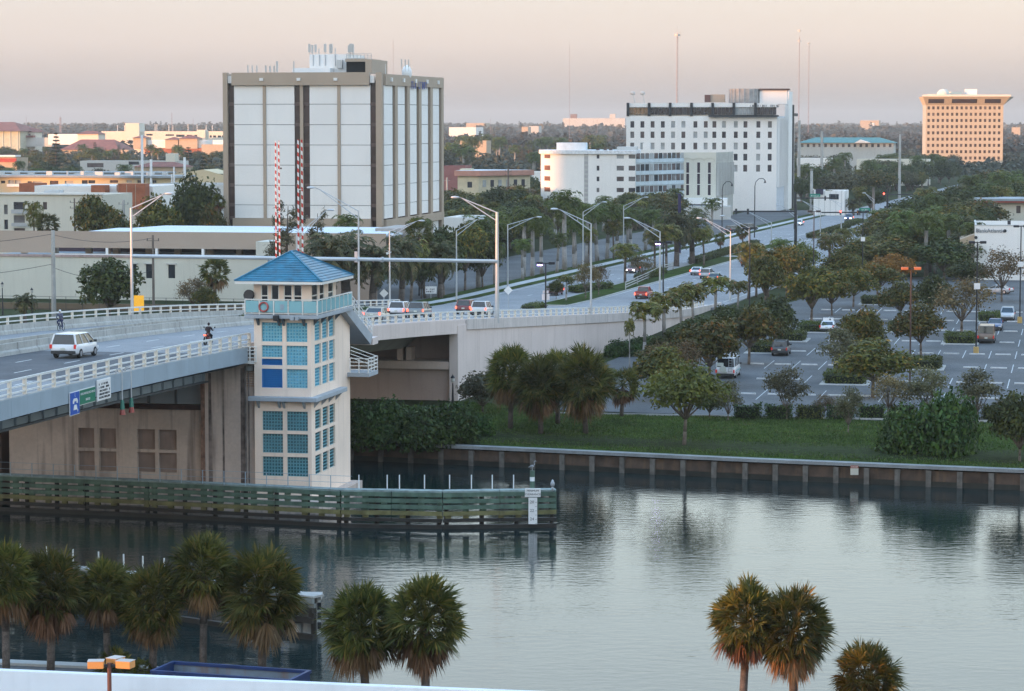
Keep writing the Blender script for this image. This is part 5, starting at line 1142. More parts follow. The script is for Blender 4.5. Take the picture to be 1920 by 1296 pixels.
# short grass on the bank: blades too many to count, with dry patches and a little litter
def bank_grass(n):
    f, g = NP.uniform(0, 1, n), NP.uniform(0.02, .98, n); V = np.array(va + vm + vb).reshape(3, -1, 3); k = V.shape[1]; q = f * (k - 1); i = np.minimum(q.astype(int), k - 2); w = (q - i)[:, None]
    row = [V[r][i] * (1 - w) + V[r][i + 1] * w for r in range(3)]; g2 = (g * 2)[:, None]; p = np.where(g2 < 1, row[0] * (1 - g2) + row[1] * g2, row[1] * (2 - g2) + row[2] * (g2 - 1))
    patch = np.sin(p[:, 0] * .9 + 2 * np.sin(p[:, 1] * .7)) * np.cos(p[:, 1] * 1.1 + p[:, 0] * .33) + NP.normal(0, .5, n); dry = patch > .95
    def blades(p, h, m, nm, lab):
        c = len(p); a = NP.uniform(0, 6.28, c); d = np.stack([np.cos(a), np.sin(a), np.zeros(c)], 1) * .05; t = p + np.stack([NP.normal(0, .05, c), NP.normal(0, .05, c), NP.uniform(.5, 1.2, c) * h], 1); p = p - np.array((0, 0, .02))
        ob(nm, qmesh(nm, np.stack([p - d, p + d, t + d * .3, t - d * .3], 1), m), kind='stuff', label=lab, cat='grass')
    blades(p[~dry], .13, leafmat('blade_green', (.034, .062, .013), (.115, .165, .040), .3), 'grass', 'short green grass on the canal bank'); blades(p[dry], .08, leafmat('blade_dry', (.07, .07, .02), (.15, .125, .05), .3), 'dry_grass', 'straw coloured worn grass on the canal bank')
bank_grass(60000)

# more planting along the avenue: behind the frontage road and between the road and the car park
for i_ in range(24):
    t_ = 225 + i_ * 13 + rnd.uniform(-4, 4); p = R(t_, rnd.uniform(59, 70), 2.0); sp_ = rnd.choice(['ficus', 'oak', 'royal', 'royal', 'coco', 'dusky']); h_ = rnd.uniform(5.5, 8.5) * (1.25 if sp_ == 'royal' else 1)
    plant(sp_, p, h_, h_ * (.55 if sp_ in ('royal', 'coco') else 1.05), group='planting behind the frontage road', tmpl='tree or palm behind the frontage road, {} from the left')
for i_ in range(12):
    t_ = 250 + i_ * 17 + rnd.uniform(-5, 5); p = R(t_, rnd.uniform(35.0, 36.4), 2.0); sp_ = rnd.choice(['royal', 'coco', 'royal']); h_ = rnd.uniform(6.5, 9.5)
    plant(sp_, p, h_, h_ * .55, group='palms between pavement and frontage road', tmpl='palm between the pavement and the frontage road, {} from the left')
for i_ in range(12):
    t_ = 255 + i_ * 15 + rnd.uniform(-4, 4); p = R(t_, 1.2, 2.0); q_ = float(np.interp(t_, NE_T, NE_S)) + rnd.uniform(9, 15); p = (p[0] - q_ * NX, p[1] - q_ * NY, 2.0); sp_ = rnd.choice(['oak', 'ficus', 'oak', 'coco', 'light']); h_ = rnd.uniform(4.0, 6.0)
    plant(sp_, p, h_, h_ * (1.1 if sp_ != 'coco' else .7), group='trees between road and car park', tmpl='tree between the road and the car park, {} from the left')
# ================================================================== low buildings in the background
FOOT = []                                           # (px0, px1, D0, D1) kept clear of scattered trees
def low(name, label, cat, xl, xr, yt, D, depth, wall, roof, rz=-TH, rects=(), mats=None, th=.3):
    B = Bld(name, label, cat, xl, xr, D, rz); ze = B.z(yt); hol = [B.r(*q) for q in rects]; FOOT.append((xl - 4, xr + 4, D - 6, D + depth + 6))
    facade(B.w, ze, hol, th, 0).build('front_wall', wall, B.o); windows(B, hol, th, mats)
    mb = MB(); mb.box(0, .3, .001, depth, 0, ze); mb.box(B.w - .3, B.w, .001, depth, 0, ze); mb.box(.3, B.w - .3, depth - .3, depth, 0, ze); mb.build('side_wall', wall, B.o)
    if roof: MB().box(.3, B.w - .3, .3, depth - .3, ze - .7, ze - .4).build('roof', roof, B.o)
    B.depth = depth; B.ze = ze; return B
def hip(B, x0, x1, d0, d1, ze, zr, m, ins=None):
    ins = (d1 - d0) / 2 if ins is None else ins; ym = (d0 + d1) / 2; mb = MB()
    mb.add([(x0, d0, ze), (x1, d0, ze), (x1, d1, ze), (x0, d1, ze), (x0 + ins, ym, zr), (x1 - ins, ym, zr)], [(0, 1, 5, 4), (1, 2, 5), (2, 3, 4, 5), (3, 0, 4), (0, 3, 2, 1)]); return mb.build('roof', m, B.o)
rw = lambda xs, y0, y1: [(a, b, y0, y1) for a, b in xs]
B = low('apartment_house', 'tan flat roofed apartments with dark balconies at the left edge', 'apartments', -30, 190, 365, 560, 18, M_CREAM, M_ROOFW, rects=[(23, 44, 379, 393), (78, 86, 379, 393), (146, 155, 379, 393), (158, 172, 380, 392), (23, 44, 404, 418), (23, 44, 428, 441), (5, 12, 384, 402), (5, 12, 412, 430)])
B.mbox('parapet_cap', -.2, B.w + .2, B.ze, B.ze + .35, -.4, .3, M_TRIM); B.box('balcony_front', 22, 50, 393, 400, -1.0, -.9, M_GALV); B.box('balcony_front', 22, 50, 418, 424, -1.0, -.9, M_GALV); B.box('air_unit', 64, 94, 358, 364.5, 5, 7, M_PALEG)
B = low('white_block', 'white flat roofed block with orange brick stair towers', 'building', 64, 285, 349, 610, 20, M_WALLW, M_ROOFW, rects=[(105, 118, 357, 361)])
B.box('brick_tower', 178, 204, 347, 384, -3, 0, M_BRICK); B.box('brick_tower', 228, 279, 344, 392, -3, 0, M_BRICK); B.box('brick_panel', 218, 225, 347, 358, -.3, 0, M_BRICK)
for i in range(3): MB().box(B.x(228) + i * 2, B.x(228) + i * 2 + .1, -3.06, -3.0, 3, B.z(345)).build('joint', M_TAN, B.o)
B = low('grey_block', 'low pale grey roof right of the brick stair tower', 'building', 279, 432, 346, 640, 20, M_PALEG, M_ROOFG, rects=[(303, 310, 366, 374)]); B.box('parapet_band', 279, 320, 355, 358, -.4, 0, M_TRIM)
B = low('brick_cube', 'small orange brick block beside the left apartments', 'building', 35, 63, 344, 640, 8, M_BRICK, M_ROOFG)
B = low('motel', 'long two storey yellow motel with grey roof and dark windows', 'motel', -40, 330, 333, 700, 14, mat('yellow_stucco', (.58, .47, .30), .85, var=.08, vs=.1), M_ROOFG, rects=[(0, 8, 339, 344), (14, 25, 338, 345), (26, 37, 338, 345), (50, 58, 340, 348), (60, 78, 340, 349), (92, 108, 339, 347), (120, 136, 339, 346), (152, 163, 338, 345), (164, 177, 338, 344), (205, 220, 338, 343), (236, 246, 338, 343), (256, 270, 338, 343), (282, 292, 338, 343)])
B.mbox('eave', -.5, B.w + .5, B.ze, B.ze + .5, -1.2, 14.5, M_ROOFG); B.box('balcony_front', 14, 37, 345, 350, -1.1, -1, M_TRIM); B.box('balcony_front', 60, 79, 348, 351, -1.1, -1, M_TRIM)
for i in range(14): B.mbox('air_unit', 4 + i * 3.3 + rnd.uniform(-1, 1), 5 + i * 3.3 + rnd.uniform(0, .8), B.ze + .5, B.ze + 1.1 + rnd.uniform(0, .4), 3 + i % 4 * 2, 4 + i % 4 * 2, M_PALEG)
B = low('yellow_house', 'yellow gabled house left of the white tower', 'house', 296, 432, 332, 830, 14, mat('yellow_stucco', (.58, .47, .30)), None, rects=[(308, 325, 336, 339), (404, 417, 326, 331)]); mb = MB(); mb.add([(0, 0, B.ze), (B.w, 0, B.ze), (B.w * .62, 0, B.z(318)), (0, 14, B.ze), (B.w, 14, B.ze), (B.w * .62, 14, B.z(318))], [(0, 1, 2), (0, 2, 5, 3), (1, 4, 5, 2)]); mb.build('gable_roof', mat('yellow_stucco', (.5, .4, .3)), B.o)
B = low('long_shed', 'long low brown roofed shed before the far trees at left', 'building', -40, 300, 325, 860, 14, M_BEIGE, M_ROOFG); B.mbox('eave', -.4, B.w + .4, B.ze, B.ze + .4, -.8, 14, M_ROOFG); B.box('white_box', 150, 195, 324, 331, -6, -2, M_PALEG)
B = low('grey_shop', 'grey flat shop row with a small tower in the middle distance', 'shops', 150, 330, 302, 1150, 16, M_PALEG, M_ROOFG, rects=[(162, 193, 306, 314), (240, 260, 303, 309)]); B.box('stair_tower', 313, 330, 288, 320, -2, 3, M_CREAM)
B = low('red_canopy', 'red roofed shop below the grey shop row', 'shops', 252, 345, 313, 1040, 10, M_PEACH, None); hip(B, -.5, B.w + .5, -1, 11, B.ze, B.ze + 1.8, M_TERR)
B = low('red_store', 'low store with red band at the far left edge', 'shops', -40, 30, 296, 1250, 14, M_PEACH, M_ROOFG); B.box('sign_band', -40, 30, 297, 304, -.4, 0, mat('red_band', (.4, .05, .05), .6)); B.box('canopy', -40, 32, 291, 294, -3, 4, M_WALLW)
# shopping centre
B = low('mall_hall', 'cream shopping centre hall with terracotta hipped roof and glowing wall', 'shopping centre', 116, 240, 281, 1900, 30, M_PEACH, None, rects=[(222, 226, 284, 288), (231, 234, 284, 288)]); hip(B, -1, B.w * .86, -1.5, 34, B.ze, B.z(262), M_TERR, 9); B.box('tower', 126, 165, 252, 270, 20, 34, M_CREAM); hip(B, B.x(124), B.x(167), 19, 35, B.z(252), B.z(246), M_TERR, 4); B.box('white_wing', 66, 128, 252, 272, 24, 40, M_WALLW)
B = low('mall_block', 'tall pale green shopping hall with red hipped roof at the left edge', 'shopping centre', -50, 37, 246, 1950, 40, mat('pale_green_wall', (.46, .48, .38), .85), None); hip(B, -3, B.w + 2, -3, 43, B.ze, B.z(229), M_TERR, 14)
for i in range(5): B.mbox('pilaster', B.w - 2 - i * 5.5, B.w - 1.4 - i * 5.5, 0, B.ze, -.4, 0, M_CREAM)
B = low('mall_tower', 'small cream clock tower house with red hipped cap', 'shopping centre', 37, 65, 248, 1960, 14, M_CREAM, None, rects=[(42, 46, 251, 254), (52, 57, 251, 254)]); hip(B, -1, B.w + 1, -1, 15, B.ze, B.z(240), M_TERR, 4); B.box('red_lean_to', 37, 66, 254, 258, -5, 0, M_TERR); B.box('lower_wall', 37, 100, 258, 275, -4, 0, M_PALEG)
B = low('parking_garage', 'long cream parking garage with dark decks and lamp posts on its roof', 'parking garage', 190, 436, 246.5, 2080, 30, M_CREAM, M_ROOFG, rects=[(274, 286, 251, 254.5), (310, 326, 252, 255), (330, 346, 252.5, 257), (350, 360, 253, 255), (364, 370, 253, 257), (393, 397, 254, 258), (399, 405, 254, 258), (408, 414, 254, 258), (416, 421, 254, 258), (402, 407, 263, 266), (409, 415, 263, 266), (416, 421, 263, 266)], mats=[M_GLZ, M_GLZ, M_GLZ, M_GLZ])
B.box('stair_tower', 237, 263, 231, 285, -3, 10, M_CREAM); B.box('corner_tower', 371, 386, 243.5, 275, -2, 4, M_CREAM)
for x in (216, 229, 286.5, 290, 312.5, 320, 348.5, 365.5, 382.5, 394): mb = MB(); mb.bar((B.x(x), 5, B.ze - .5), (B.x(x), 5, B.z(235 if x not in (286.5, 290, 348.5) else 233)), .3); mb.build('roof_lamp', M_TRIM, B.o)
B = low('mall_shop', 'white shop front with two red tiled pavilions and orange brick base', 'shopping centre', 252, 380, 263, 1850, 26, M_WALLW, M_ROOFW); B.box('brick_base', 272, 379, 277.5, 290, -2, 0, M_BRICK)
for a, b, y0, y1 in ((252, 276, 259, 254), (338, 372, 260, 254), (312, 336, 262, 257)): B.box('pavilion', a, b, y0, 279, -3, 8, M_PEACH); hip(B, B.x(a) - .8, B.x(b) + .8, -4, 9, B.z(y0), B.z(y1), M_TERR, 5)
B = low('mall_annex', 'pale peach annex wall at the right end of the shopping centre', 'shopping centre', 378, 440, 271, 1820, 24, M_PEACH, M_ROOFW); B.box('white_top', 397, 440, 263, 271, 2, 20, M_WALLW)
# centre
B = low('pink_motel', 'two storey motel with pink fascia among the trees', 'motel', 858, 897, 330, 800, 12, mat('pale_yellow', (.60, .52, .36), .85), None, rects=[(876, 885, 341, 352)]); 
mb = MB(); dxx, dyy = sin(radians(25)), cos(radians(25)); Lw = 16
mb.add([(B.w, 0, 0), (B.w + Lw * .75, Lw, 0), (B.w + Lw * .75, Lw, B.ze), (B.w, 0, B.ze)], [(0, 1, 2, 3)]); mb.build('side_wall', mat('pale_yellow', (.6, .5, .36)), B.o)
for i in range(6): q = 1.2 + i * 2.4; mb = MB(); mb.bar((B.w + q * .75 + .1, q, B.ze - 2.2), (B.w + (q + 1) * .75 + .1, q + 1, B.ze - 2.2), .1, 2.0); mb.build('window', rnd.choice(M_BLIND), B.o)
mb = MB(); mb.prism([(-.8, -.8), (B.w + .6, -.8), (B.w + Lw * .75 + 1.2, Lw), (B.w - 6, Lw + 4), (-.8, 13)], B.ze, B.ze + 1.5); mb.build('fascia', mat('pink_fascia', (.48, .24, .18), .8, var=.1), B.o); mb = MB(); mb.prism([(-.4, -.4), (B.w + .3, -.4), (B.w + Lw * .72 + .8, Lw), (B.w - 6, Lw + 3), (-.4, 12.5)], B.ze + 1.5, B.ze + 1.56); mb.build('roof', M_ROOFW, B.o)
B.box('stair_head', 855, 876, 317, 330, 5, 9, mat('pale_yellow', (.6, .5, .36)))
low('red_house', 'small red fascia house left of the pink motel', 'house', 828, 872, 311, 920, 10, mat('dull_red', (.30, .12, .11), .8), M_ROOFG)
low('white_shop', 'white low roof behind the trees left of the round corner block', 'building', 972, 1012, 322, 900, 10, M_WALLW, M_ROOFW)
B = low('lit_clubhouse', 'low sunlit clubhouse far behind the palms', 'building', 863, 912, 264, 1750, 14, M_PEACH, M_ROOFG, rects=[(868, 872, 267, 270), (876, 880, 267, 270), (884, 890, 267, 270), (874, 888, 277, 281)])
low('white_depot', 'long sunlit white depot on the horizon left of centre', 'building', 842, 892, 239, 3100, 40, M_WALLW, M_ROOFW); low('white_depot', 'small sunlit pale block on the horizon above the palms', 'building', 874, 908, 231, 4200, 40, M_PEACH, M_ROOFW)
low('beige_block', 'tiny sunlit beige block on the horizon, left one of two', 'building', 978, 990, 238, 3600, 20, M_PEACH, M_ROOFW); low('beige_block', 'tiny sunlit pale block on the horizon, right one of two', 'building', 992, 1010, 236.5, 3700, 20, M_PALEG, M_ROOFW)
B = low('stadium', 'hazy grandstand with a square scoreboard on the far horizon', 'stadium', 1055, 1172, 222, 5200, 60, M_PALEG, M_ROOFG); B.box('scoreboard', 1069, 1081, 214, 222.5, 2, 8, mat('hazy_brown', (.2, .12, .1), .8)); B.box('tower_block', 1143, 1154, 214, 223, 0, 10, M_PALEG)
low('white_annex', 'white low annex in front of the tower at its right foot', 'building', 832, 905, 408, 520, 14, M_WALLW, M_ROOFW)
# right
B = low('green_roof_inn', 'inn with long green metal roof and white gable at right of the hotel', 'inn', 1498, 1676, 268, 1320, 16, M_PALEG, None, rects=[(x, x + 5, 270, 276) for x in range(1502, 1672, 11)]); hip(B, -1, B.w + 1, -1.5, 18, B.ze, B.z(258), M_TEALR, 8)
mb = MB(); mb.add([(B.x(1603), -2.6, B.ze), (B.x(1635), -2.6, B.ze), (B.x(1614), -2.6, B.z(262)), (B.x(1614), 6, B.z(262))], [(0, 1, 2), (0, 2, 3), (1, 3, 2)]); mb.build('gable', M_TRIM, B.o)
low('white_store', 'white low store behind trees right of the hotel', 'shops', 1494, 1556, 297, 1080, 14, M_WALLW, M_ROOFW)
B = low('cream_store', 'long cream store with faded yellow emblem below the pink tower', 'shops', 1606, 1742, 299, 1160, 16, M_CREAM, M_ROOFW); B.box('yellow_emblem', 1620, 1630, 304, 310, -.2, -.05, mat('emblem_yellow', (.5, .42, .08), .7))
B = low('showroom', 'white showroom with a black sign box beside the road', 'shops', 1526, 1585, 358, 790, 14, M_WALLW, M_ROOFW); B.box('sign_box', 1531, 1545, 354.5, 365, -.6, -.05, mat('navy_box', (.02, .015, .05), .5)); B.box('window', 1556, 1574, 364, 374, -.1, -.02, M_GLZ)
for i in range(5): B.mbox('wall_rib', 1.5 + i * 1.6, 1.6 + i * 1.6, 2, B.ze, -.1, 0, M_PALEG)
B = low('orange_motel', 'orange and cream motel with a red edged flat roof at the right', 'motel', 1836, 1980, 380, 640, 16, M_CREAM, M_ROOFG, rects=[(1866, 1879, 389, 401), (1908, 1916, 386, 400)]); B.box('orange_wall', 1836, 1866, 381, 402, -.4, 0, mat('orange_stucco', (.50, .16, .06), .8)); B.mbox('red_edge', -1, B.w + 1, B.ze, B.ze + .4, -1.5, 16, mat('red_edge', (.35, .08, .06), .7)); B.mbox('roof_slab', -1.2, B.w + 1, B.ze + .4, B.ze + .9, -1.7, 16, M_ROOFG)
low('far_white', 'white sunlit building on the right horizon', 'building', 1612, 1648, 226, 4600, 40, M_PEACH, M_ROOFW); low('far_white', 'bright white cube below the horizon building at right', 'building', 1631, 1638, 230.5, 4300, 20, M_WALLW, M_ROOFW); low('far_white', 'pale block at the right horizon behind the pink tower', 'building', 1896, 1913, 239, 3600, 20, M_PEACH, M_ROOFW)

# radio masts
M_RW = mat('mast_red', (.42, .30, .28), .6)
def mast(x, yt, yb, D, w, lab, seg=10, plat=()):
    w *= .6; p = A(x, yt, D); o = thing('radio_mast', lab, 'mast', (p[0], D, 0)); h = p[2]; mb = MB(); legs = [(w / 2 * cos(a), w / 2 * sin(a)) for a in (0, 2.094, 4.189)]
    n = 24
    for i in range(3): mb.bar((*legs[i], 0), (legs[i][0] * .6, legs[i][1] * .6, h * .94), w * .16)
    for k in range(n):
        for i in range(3):
            f, g = k / n * .94, (k + 1) / n * .94; a, b = legs[i], legs[(i + 1) % 3]; q = lambda t, v: (v[0] * (1 - .4 * t), v[1] * (1 - .4 * t), h * t); mb.bar(q(f, a), q(g, b), w * .08)
    mb.build('lattice', M_RW, o); MB().bar((0, 0, h * .9), (0, 0, h), w * .12).build('tip', M_GALV, o)
    for z in plat: zz_ = A(x, z, D)[2]; mb = MB(); mb.cyl((0, 0, zz_ - w * .4), (0, 0, zz_ + w * .4), w * 1.15, n=8); [mb.bar((w * 1.3 * cos(a), w * 1.3 * sin(a), zz_ - w), (w * 1.3 * cos(a), w * 1.3 * sin(a), zz_ + w * 1.6), w * .22) for a in (0, 1.6, 3.1, 4.7)]; mb.build('antenna_ring', M_PALEG, o)
for a in ((1270, 46, 200, 1500, 1.9, 'thick lattice mast rising behind the white hotel', 10, (66,)), (1499, 54, 300, 2000, 1.5, 'tall lattice mast right of the hotel with two antenna rings', 10, (58, 77)), (1517, 72, 300, 2300, 1.5, 'slimmer lattice mast right of the ringed one', 10, (82,)), (1068, 74, 240, 2500, 1.0, 'very thin distant mast left of the hotel'), (737, 62, 240, 2300, .9, 'thin distant mast behind the white tower'), (113, 217, 245, 3500, 5.0, 'faint wide mast on the left horizon'), (322, 208, 245, 3800, 2.2, 'faint slim mast on the horizon above the garage'), (362, 220, 245, 3000, 1.0, 'thin pole mast on the horizon left of the tower'), (49, 215, 260, 2400, .7, 'thin pole mast above the red roofed hall'), (174, 222, 262, 2300, .9, 'brown pole mast above the terracotta roof'), (920, 220, 250, 3000, .9, 'thin pole mast on the horizon right of the tower'), (1120, 218, 250, 3300, .8, 'thin pole mast beside the round corner block')): mast(*a)
# sail boat masts in the hidden basin
for x, yt, yb, w, lab in ((266, 253, 336, .62, 'tallest white sailing mast behind the motel roof'), (283, 299, 333, .62, 'short white sailing mast right of the tallest one'), (346, 295, 338, .62, 'white sailing mast before the yellow gable'), (326, 313, 338, .4, 'thin white sailing mast in the middle'), (322, 327, 338, .3, 'shortest white sailing mast')):
    D = 690 if x < 300 else 680; p = A(x, yt, D); o = thing('sail_mast', lab, 'mast', (p[0], D, 2)); MB().cyl((0, 0, 0), (0, 0, p[2] - 2), w / 2 * 1.2, w / 2, 8).build('spar', M_WPAINT, o); mb = MB(); mb.bar((0, 0, p[2] - 3), (-3.2, 0, 3), .05); mb.bar((0, 0, p[2] - 3), (2.2, 0, 3), .05); mb.build('stay', M_GALV, o)

# ================================================================== scattered trees of the wooded belts (individuals) and the far wood
def clear(x, y, D, X):
    for a, b, d0, d1 in FOOT:
        if a < x < b and d0 - 3 < D < d1: return False
    dx, dy = X - P0[0], D - P0[1]; t = dx * UX + dy * UY; s = dx * NX + dy * NY - s0(t)
    if -6 < s < 62 and t < 720 or -8 < s < 36: return False
    for a, b, d0, d1 in ((419, 840, 495, 575), (1000, 1262, 740, 800), (1258, 1375, 745, 800), (1172, 1492, 815, 885), (1730, 1895, 1450, 1490), (1826, 1990, 455, 500), (-60, 700, 415, 475)):
        if a < x < b and d0 < D < d1: return False
    return True
def belt(n, x0, x1, D0, D1, sps, h0, h1, group, tmpl, cap=None):
    k = 0; tries = 0
    while k < n and tries < n * 12:
        tries += 1; x = rnd.uniform(x0, x1); D = 1 / rnd.uniform(1 / D1, 1 / D0); X = A(x, 300, D)[0]
        if not clear(x, 0, D, X): continue
        sp = rnd.choice(sps); h = rnd.uniform(h0, h1) * (1.25 if sp in ('royal', 'casuarina') else 1)
        if cap and PR(X, D, 2 + h)[1] < cap(x): continue
        w = h * {'royal': .55, 'coco': .6, 'sabalfar': .55, 'casuarina': .45, 'date': .8, 'pine': .32}.get(sp, rnd.uniform(1.0, 1.45))
        plant(sp, (X, D, 1.95), h, w, group=group, tmpl=tmpl); k += 1
belt(9, 1520, 1625, 735, 785, ['ficus', 'oak', 'coco', 'oak'], 4.5, 7, 'trees before the showroom', 'tree half hiding the white showroom, {} from the left', lambda x: 350)
belt(34, 1640, 1790, 1000, 1440, ['ficus', 'oak', 'dusky', 'royal', 'ficus'], 7, 11, 'trees left of the pink tower', 'tree in the open ground left of the pink tower, {} from the left', lambda x: 283)
for sp_, x_, yb_, yt_, w_ in (('ficus', 1533, 402, 366, 34), ('coco', 1556, 402, 356, 26), ('oak', 1578, 402, 368, 34), ('date', 1600, 404, 372, 40), ('ficus', 1632, 400, 352, 60), ('coco', 1612, 404, 350, 30)):
    tree_px(sp_, x_, yb_, yt_, w_, group='trees at the road end', tmpl='tree before the white showroom at the road end, {} from the left')
belt(14, 1635, 1745, 1070, 1150, ['ficus', 'oak', 'royal', 'coco'], 6, 9, 'trees before the cream store', 'tree before the long cream store, {} from the left')
capc = lambda x: 300 if x < 945 else 345
belt(70, 832, 1008, 560, 1050, ['oak', 'ficus', 'ficus', 'dusky', 'oak', 'sabalfar', 'coco'], 6, 9.5, 'trees between tower and apartments', 'tree in the green belt between tower and apartments, {} from the left', lambda x: 318 if not 850 < x < 945 else 350)
belt(44, 832, 1170, 1150, 1900, ['royal', 'royal', 'casuarina', 'dusky', 'royal', 'sabalfar'], 10, 15, 'tall palms behind the green belt', 'tall distant palm or tree left of the hotel, {} from the left')
belt(64, 1490, 1735, 800, 1300, ['ficus', 'oak', 'ficus', 'coco', 'royal', 'dusky'], 7, 11, 'trees right of the hotel', 'tree in the dark belt right of the hotel, {} from the left', lambda x: 276)
belt(66, 1640, 1925, 620, 1050, ['ficus', 'oak', 'coco', 'royal', 'date', 'date', 'ficus'], 7, 11.5, 'trees below the pink tower', 'tree or palm below the pink tower, {} from the left', lambda x: 296)
belt(34, 1650, 1830, 480, 610, ['royal', 'royal', 'ficus', 'date', 'oak'], 6, 9.5, 'palms at the right roadside', 'palm or tree at the right roadside before the bank, {} from the left', lambda x: 385)
belt(44, 1180, 1500, 640, 735, ['ficus', 'oak', 'coco', 'dusky', 'oak', 'sabalfar'], 5, 8.0, 'trees at the foot of the hotel', 'tree at the foot of the hotel and apartments, {} from the left', lambda x: 362)
belt(10, 1375, 1480, 770, 812, ['coco', 'ficus', 'oak'], 5, 9, 'trees before the hotel front', 'tree right before the hotel front wall, {} from the left', lambda x: 330)
belt(56, -10, 425, 880, 1250, ['ficus', 'coco', 'ficus', 'royal', 'oak', 'dusky'], 6, 10, 'trees behind the motel', 'tree or palm behind the motel roofs at left, {} from the left', lambda x: 296 if x < 120 else 302)
belt(40, -10, 425, 1350, 1800, ['ficus', 'dusky', 'royal', 'royal', 'ficus', 'oak'], 7, 11, 'trees before the shopping centre', 'tree or palm before the shopping centre, {} from the left', lambda x: 262)
belt(20, 830, 1010, 470, 560, ['oak', 'ficus', 'light', 'sabalfar', 'ficus'], 6, 9, 'trees beside the white annex', 'tree beside the white annex right of the tower, {} from the left', lambda x: 372)
# far wood: one mass of crowns, four kinds of clump replicated into a mesh
def far_wood(name, n, D0, D1, x0, x1, h0, h1, m, nl=70, sz=.16, label=None):
    base = []
    for v in range(5):
        d = unit(NP.normal(0, 1, (nl, 3))); d[:, 2] = np.abs(d[:, 2]) * NP.uniform(.8, 1.0); r = NP.uniform(.55, 1, (nl, 1)); p = d * r * np.array((.62, .62, .62)) + np.array((0, 0, .38)); base.append(leaves(p, d, sz, .7))
    for v in range(2):                              # narrow tall casuarinas
        z = NP.uniform(.05, 1, nl); a = NP.uniform(0, 6.28, nl); rr = (1.05 - z) * .24 * NP.uniform(.3, 1, nl); p = np.stack([rr * np.cos(a), rr * np.sin(a), z * 1.12], 1); base.append(leaves(p, unit(p), sz * .75, .5))
    out = []; fp = []
    for i in range(n):
        D = 1 / NP.uniform(1 / D1, 1 / D0); x = NP.uniform(x0, x1); X = A(x, 300, D)[0]
        if any(a < x < b and d0 < D < d1 + 10 for a, b, d0, d1 in FOOT) or any(a < x < b and d0 - 60 < D < d0 for a, b, d0, d1 in FOOT if d0 > 1700) : continue
        h = NP.uniform(h0, h1); k = NP.integers(0, 5) if NP.random() < .88 else NP.integers(5, 7); s = h * (1 if k < 5 else 1.0)
        th = NP.uniform(0, 6.28); c, sn = cos(th), sin(th); q = base[k] * np.array((s * 1.25, s * 1.25, s)); q = np.stack([q[..., 0] * c - q[..., 1] * sn + X, q[..., 0] * sn + q[..., 1] * c + D, q[..., 2] + 1.2], -1); out.append(q)
    me = qmesh(name, np.concatenate(out), m); return ob(name, me, kind='stuff', label=label, cat='woodland')
M_FAR = leafmat('leaf_far', (.025, .034, .024), (.065, .075, .045), .15, (.10, .085, .05)); M_FAR2 = leafmat('leaf_far_brown', (.04, .04, .032), (.09, .08, .055), .15)
far_wood('near_wood', 900, 1300, 2200, -60, 1980, 6, 10, M_FAR, 90, .12, 'mass of trees in the middle distance across the town')
far_wood('far_wood', 1900, 2000, 4200, -60, 1980, 9, 16, M_FAR2, 60, .15, 'grey green woodland reaching to the horizon')
far_wood('horizon_wood', 2000, 4000, 9000, -60, 1980, 14, 24, M_FAR2, 44, .17, 'hazy row of trees along the horizon')
# ================================================================== car park fittings
lot = bpy.data.objects['car_park']
def raw(t, s, z): return (P0[0] + t * UX + s * NX, P0[1] + t * UY + s * NY, z)
def TSr(x, y, z=2.03): X, Y, _ = W(x, y, z); a, b = X - P0[0], Y - P0[1]; return a * UX + b * UY, a * NX + b * NY
ISL = [(1582, 722, 4.0, 5.0), (1731, 694, 3.4, 5.0), (1799, 646, 3.5, 5.0), (1682, 623, 2.2, 4.5), (1854, 604, 2.6, 4.5), (1523, 624, 3.4, 4.5), (1481, 641, 3.2, 4.5), (1427, 663, 3.0, 5.0), (1638, 572, 3.6, 4.0), (1575, 640, 2.0, 3.0)]
hedge_mesh = {}
def hedge_geo(L_, Wd, Hh, key, m='hedge', dens=60, size=.11):
    if key in hedge_mesh: return hedge_mesh[key]
    n = int(dens * (L_ * Wd + 2 * Hh * (L_ + Wd))); f = NP.uniform(0, 1, n); at = L_ * Wd; a1 = Hh * L_; a2 = Hh * Wd; tot = at + 2 * a1 + 2 * a2; u, v = NP.uniform(-.5, .5, n), NP.uniform(0, 1, n)
    p = np.zeros((n, 3)); o = np.zeros((n, 3)); c = np.cumsum([at, a1, a1, a2, a2]) / tot; k = np.searchsorted(c, f)
    for i in range(5):
        q = k == i
        if i == 0: p[q] = np.stack([u[q] * L_, (v[q] - .5) * Wd, np.full(q.sum(), Hh)], 1); o[q] = (0, 0, 1)
        elif i < 3: sg = -1 if i == 1 else 1; p[q] = np.stack([u[q] * L_, np.full(q.sum(), sg * Wd / 2), v[q] * Hh], 1); o[q] = (0, sg, .2)
        else: sg = -1 if i == 3 else 1; p[q] = np.stack([np.full(q.sum(), sg * L_ / 2), u[q] * Wd, v[q] * Hh], 1); o[q] = (sg, 0, .2)
    p += NP.normal(0, .10, (n, 3)); p[:, 2] += .14 * np.sin(p[:, 0] * 2.1 + Hh * 9) * np.cos(p[:, 1] * 1.7); hedge_mesh[key] = qmesh('hedge_foliage', leaves(p, o, size, .6), LM[m]); return hedge_mesh[key]
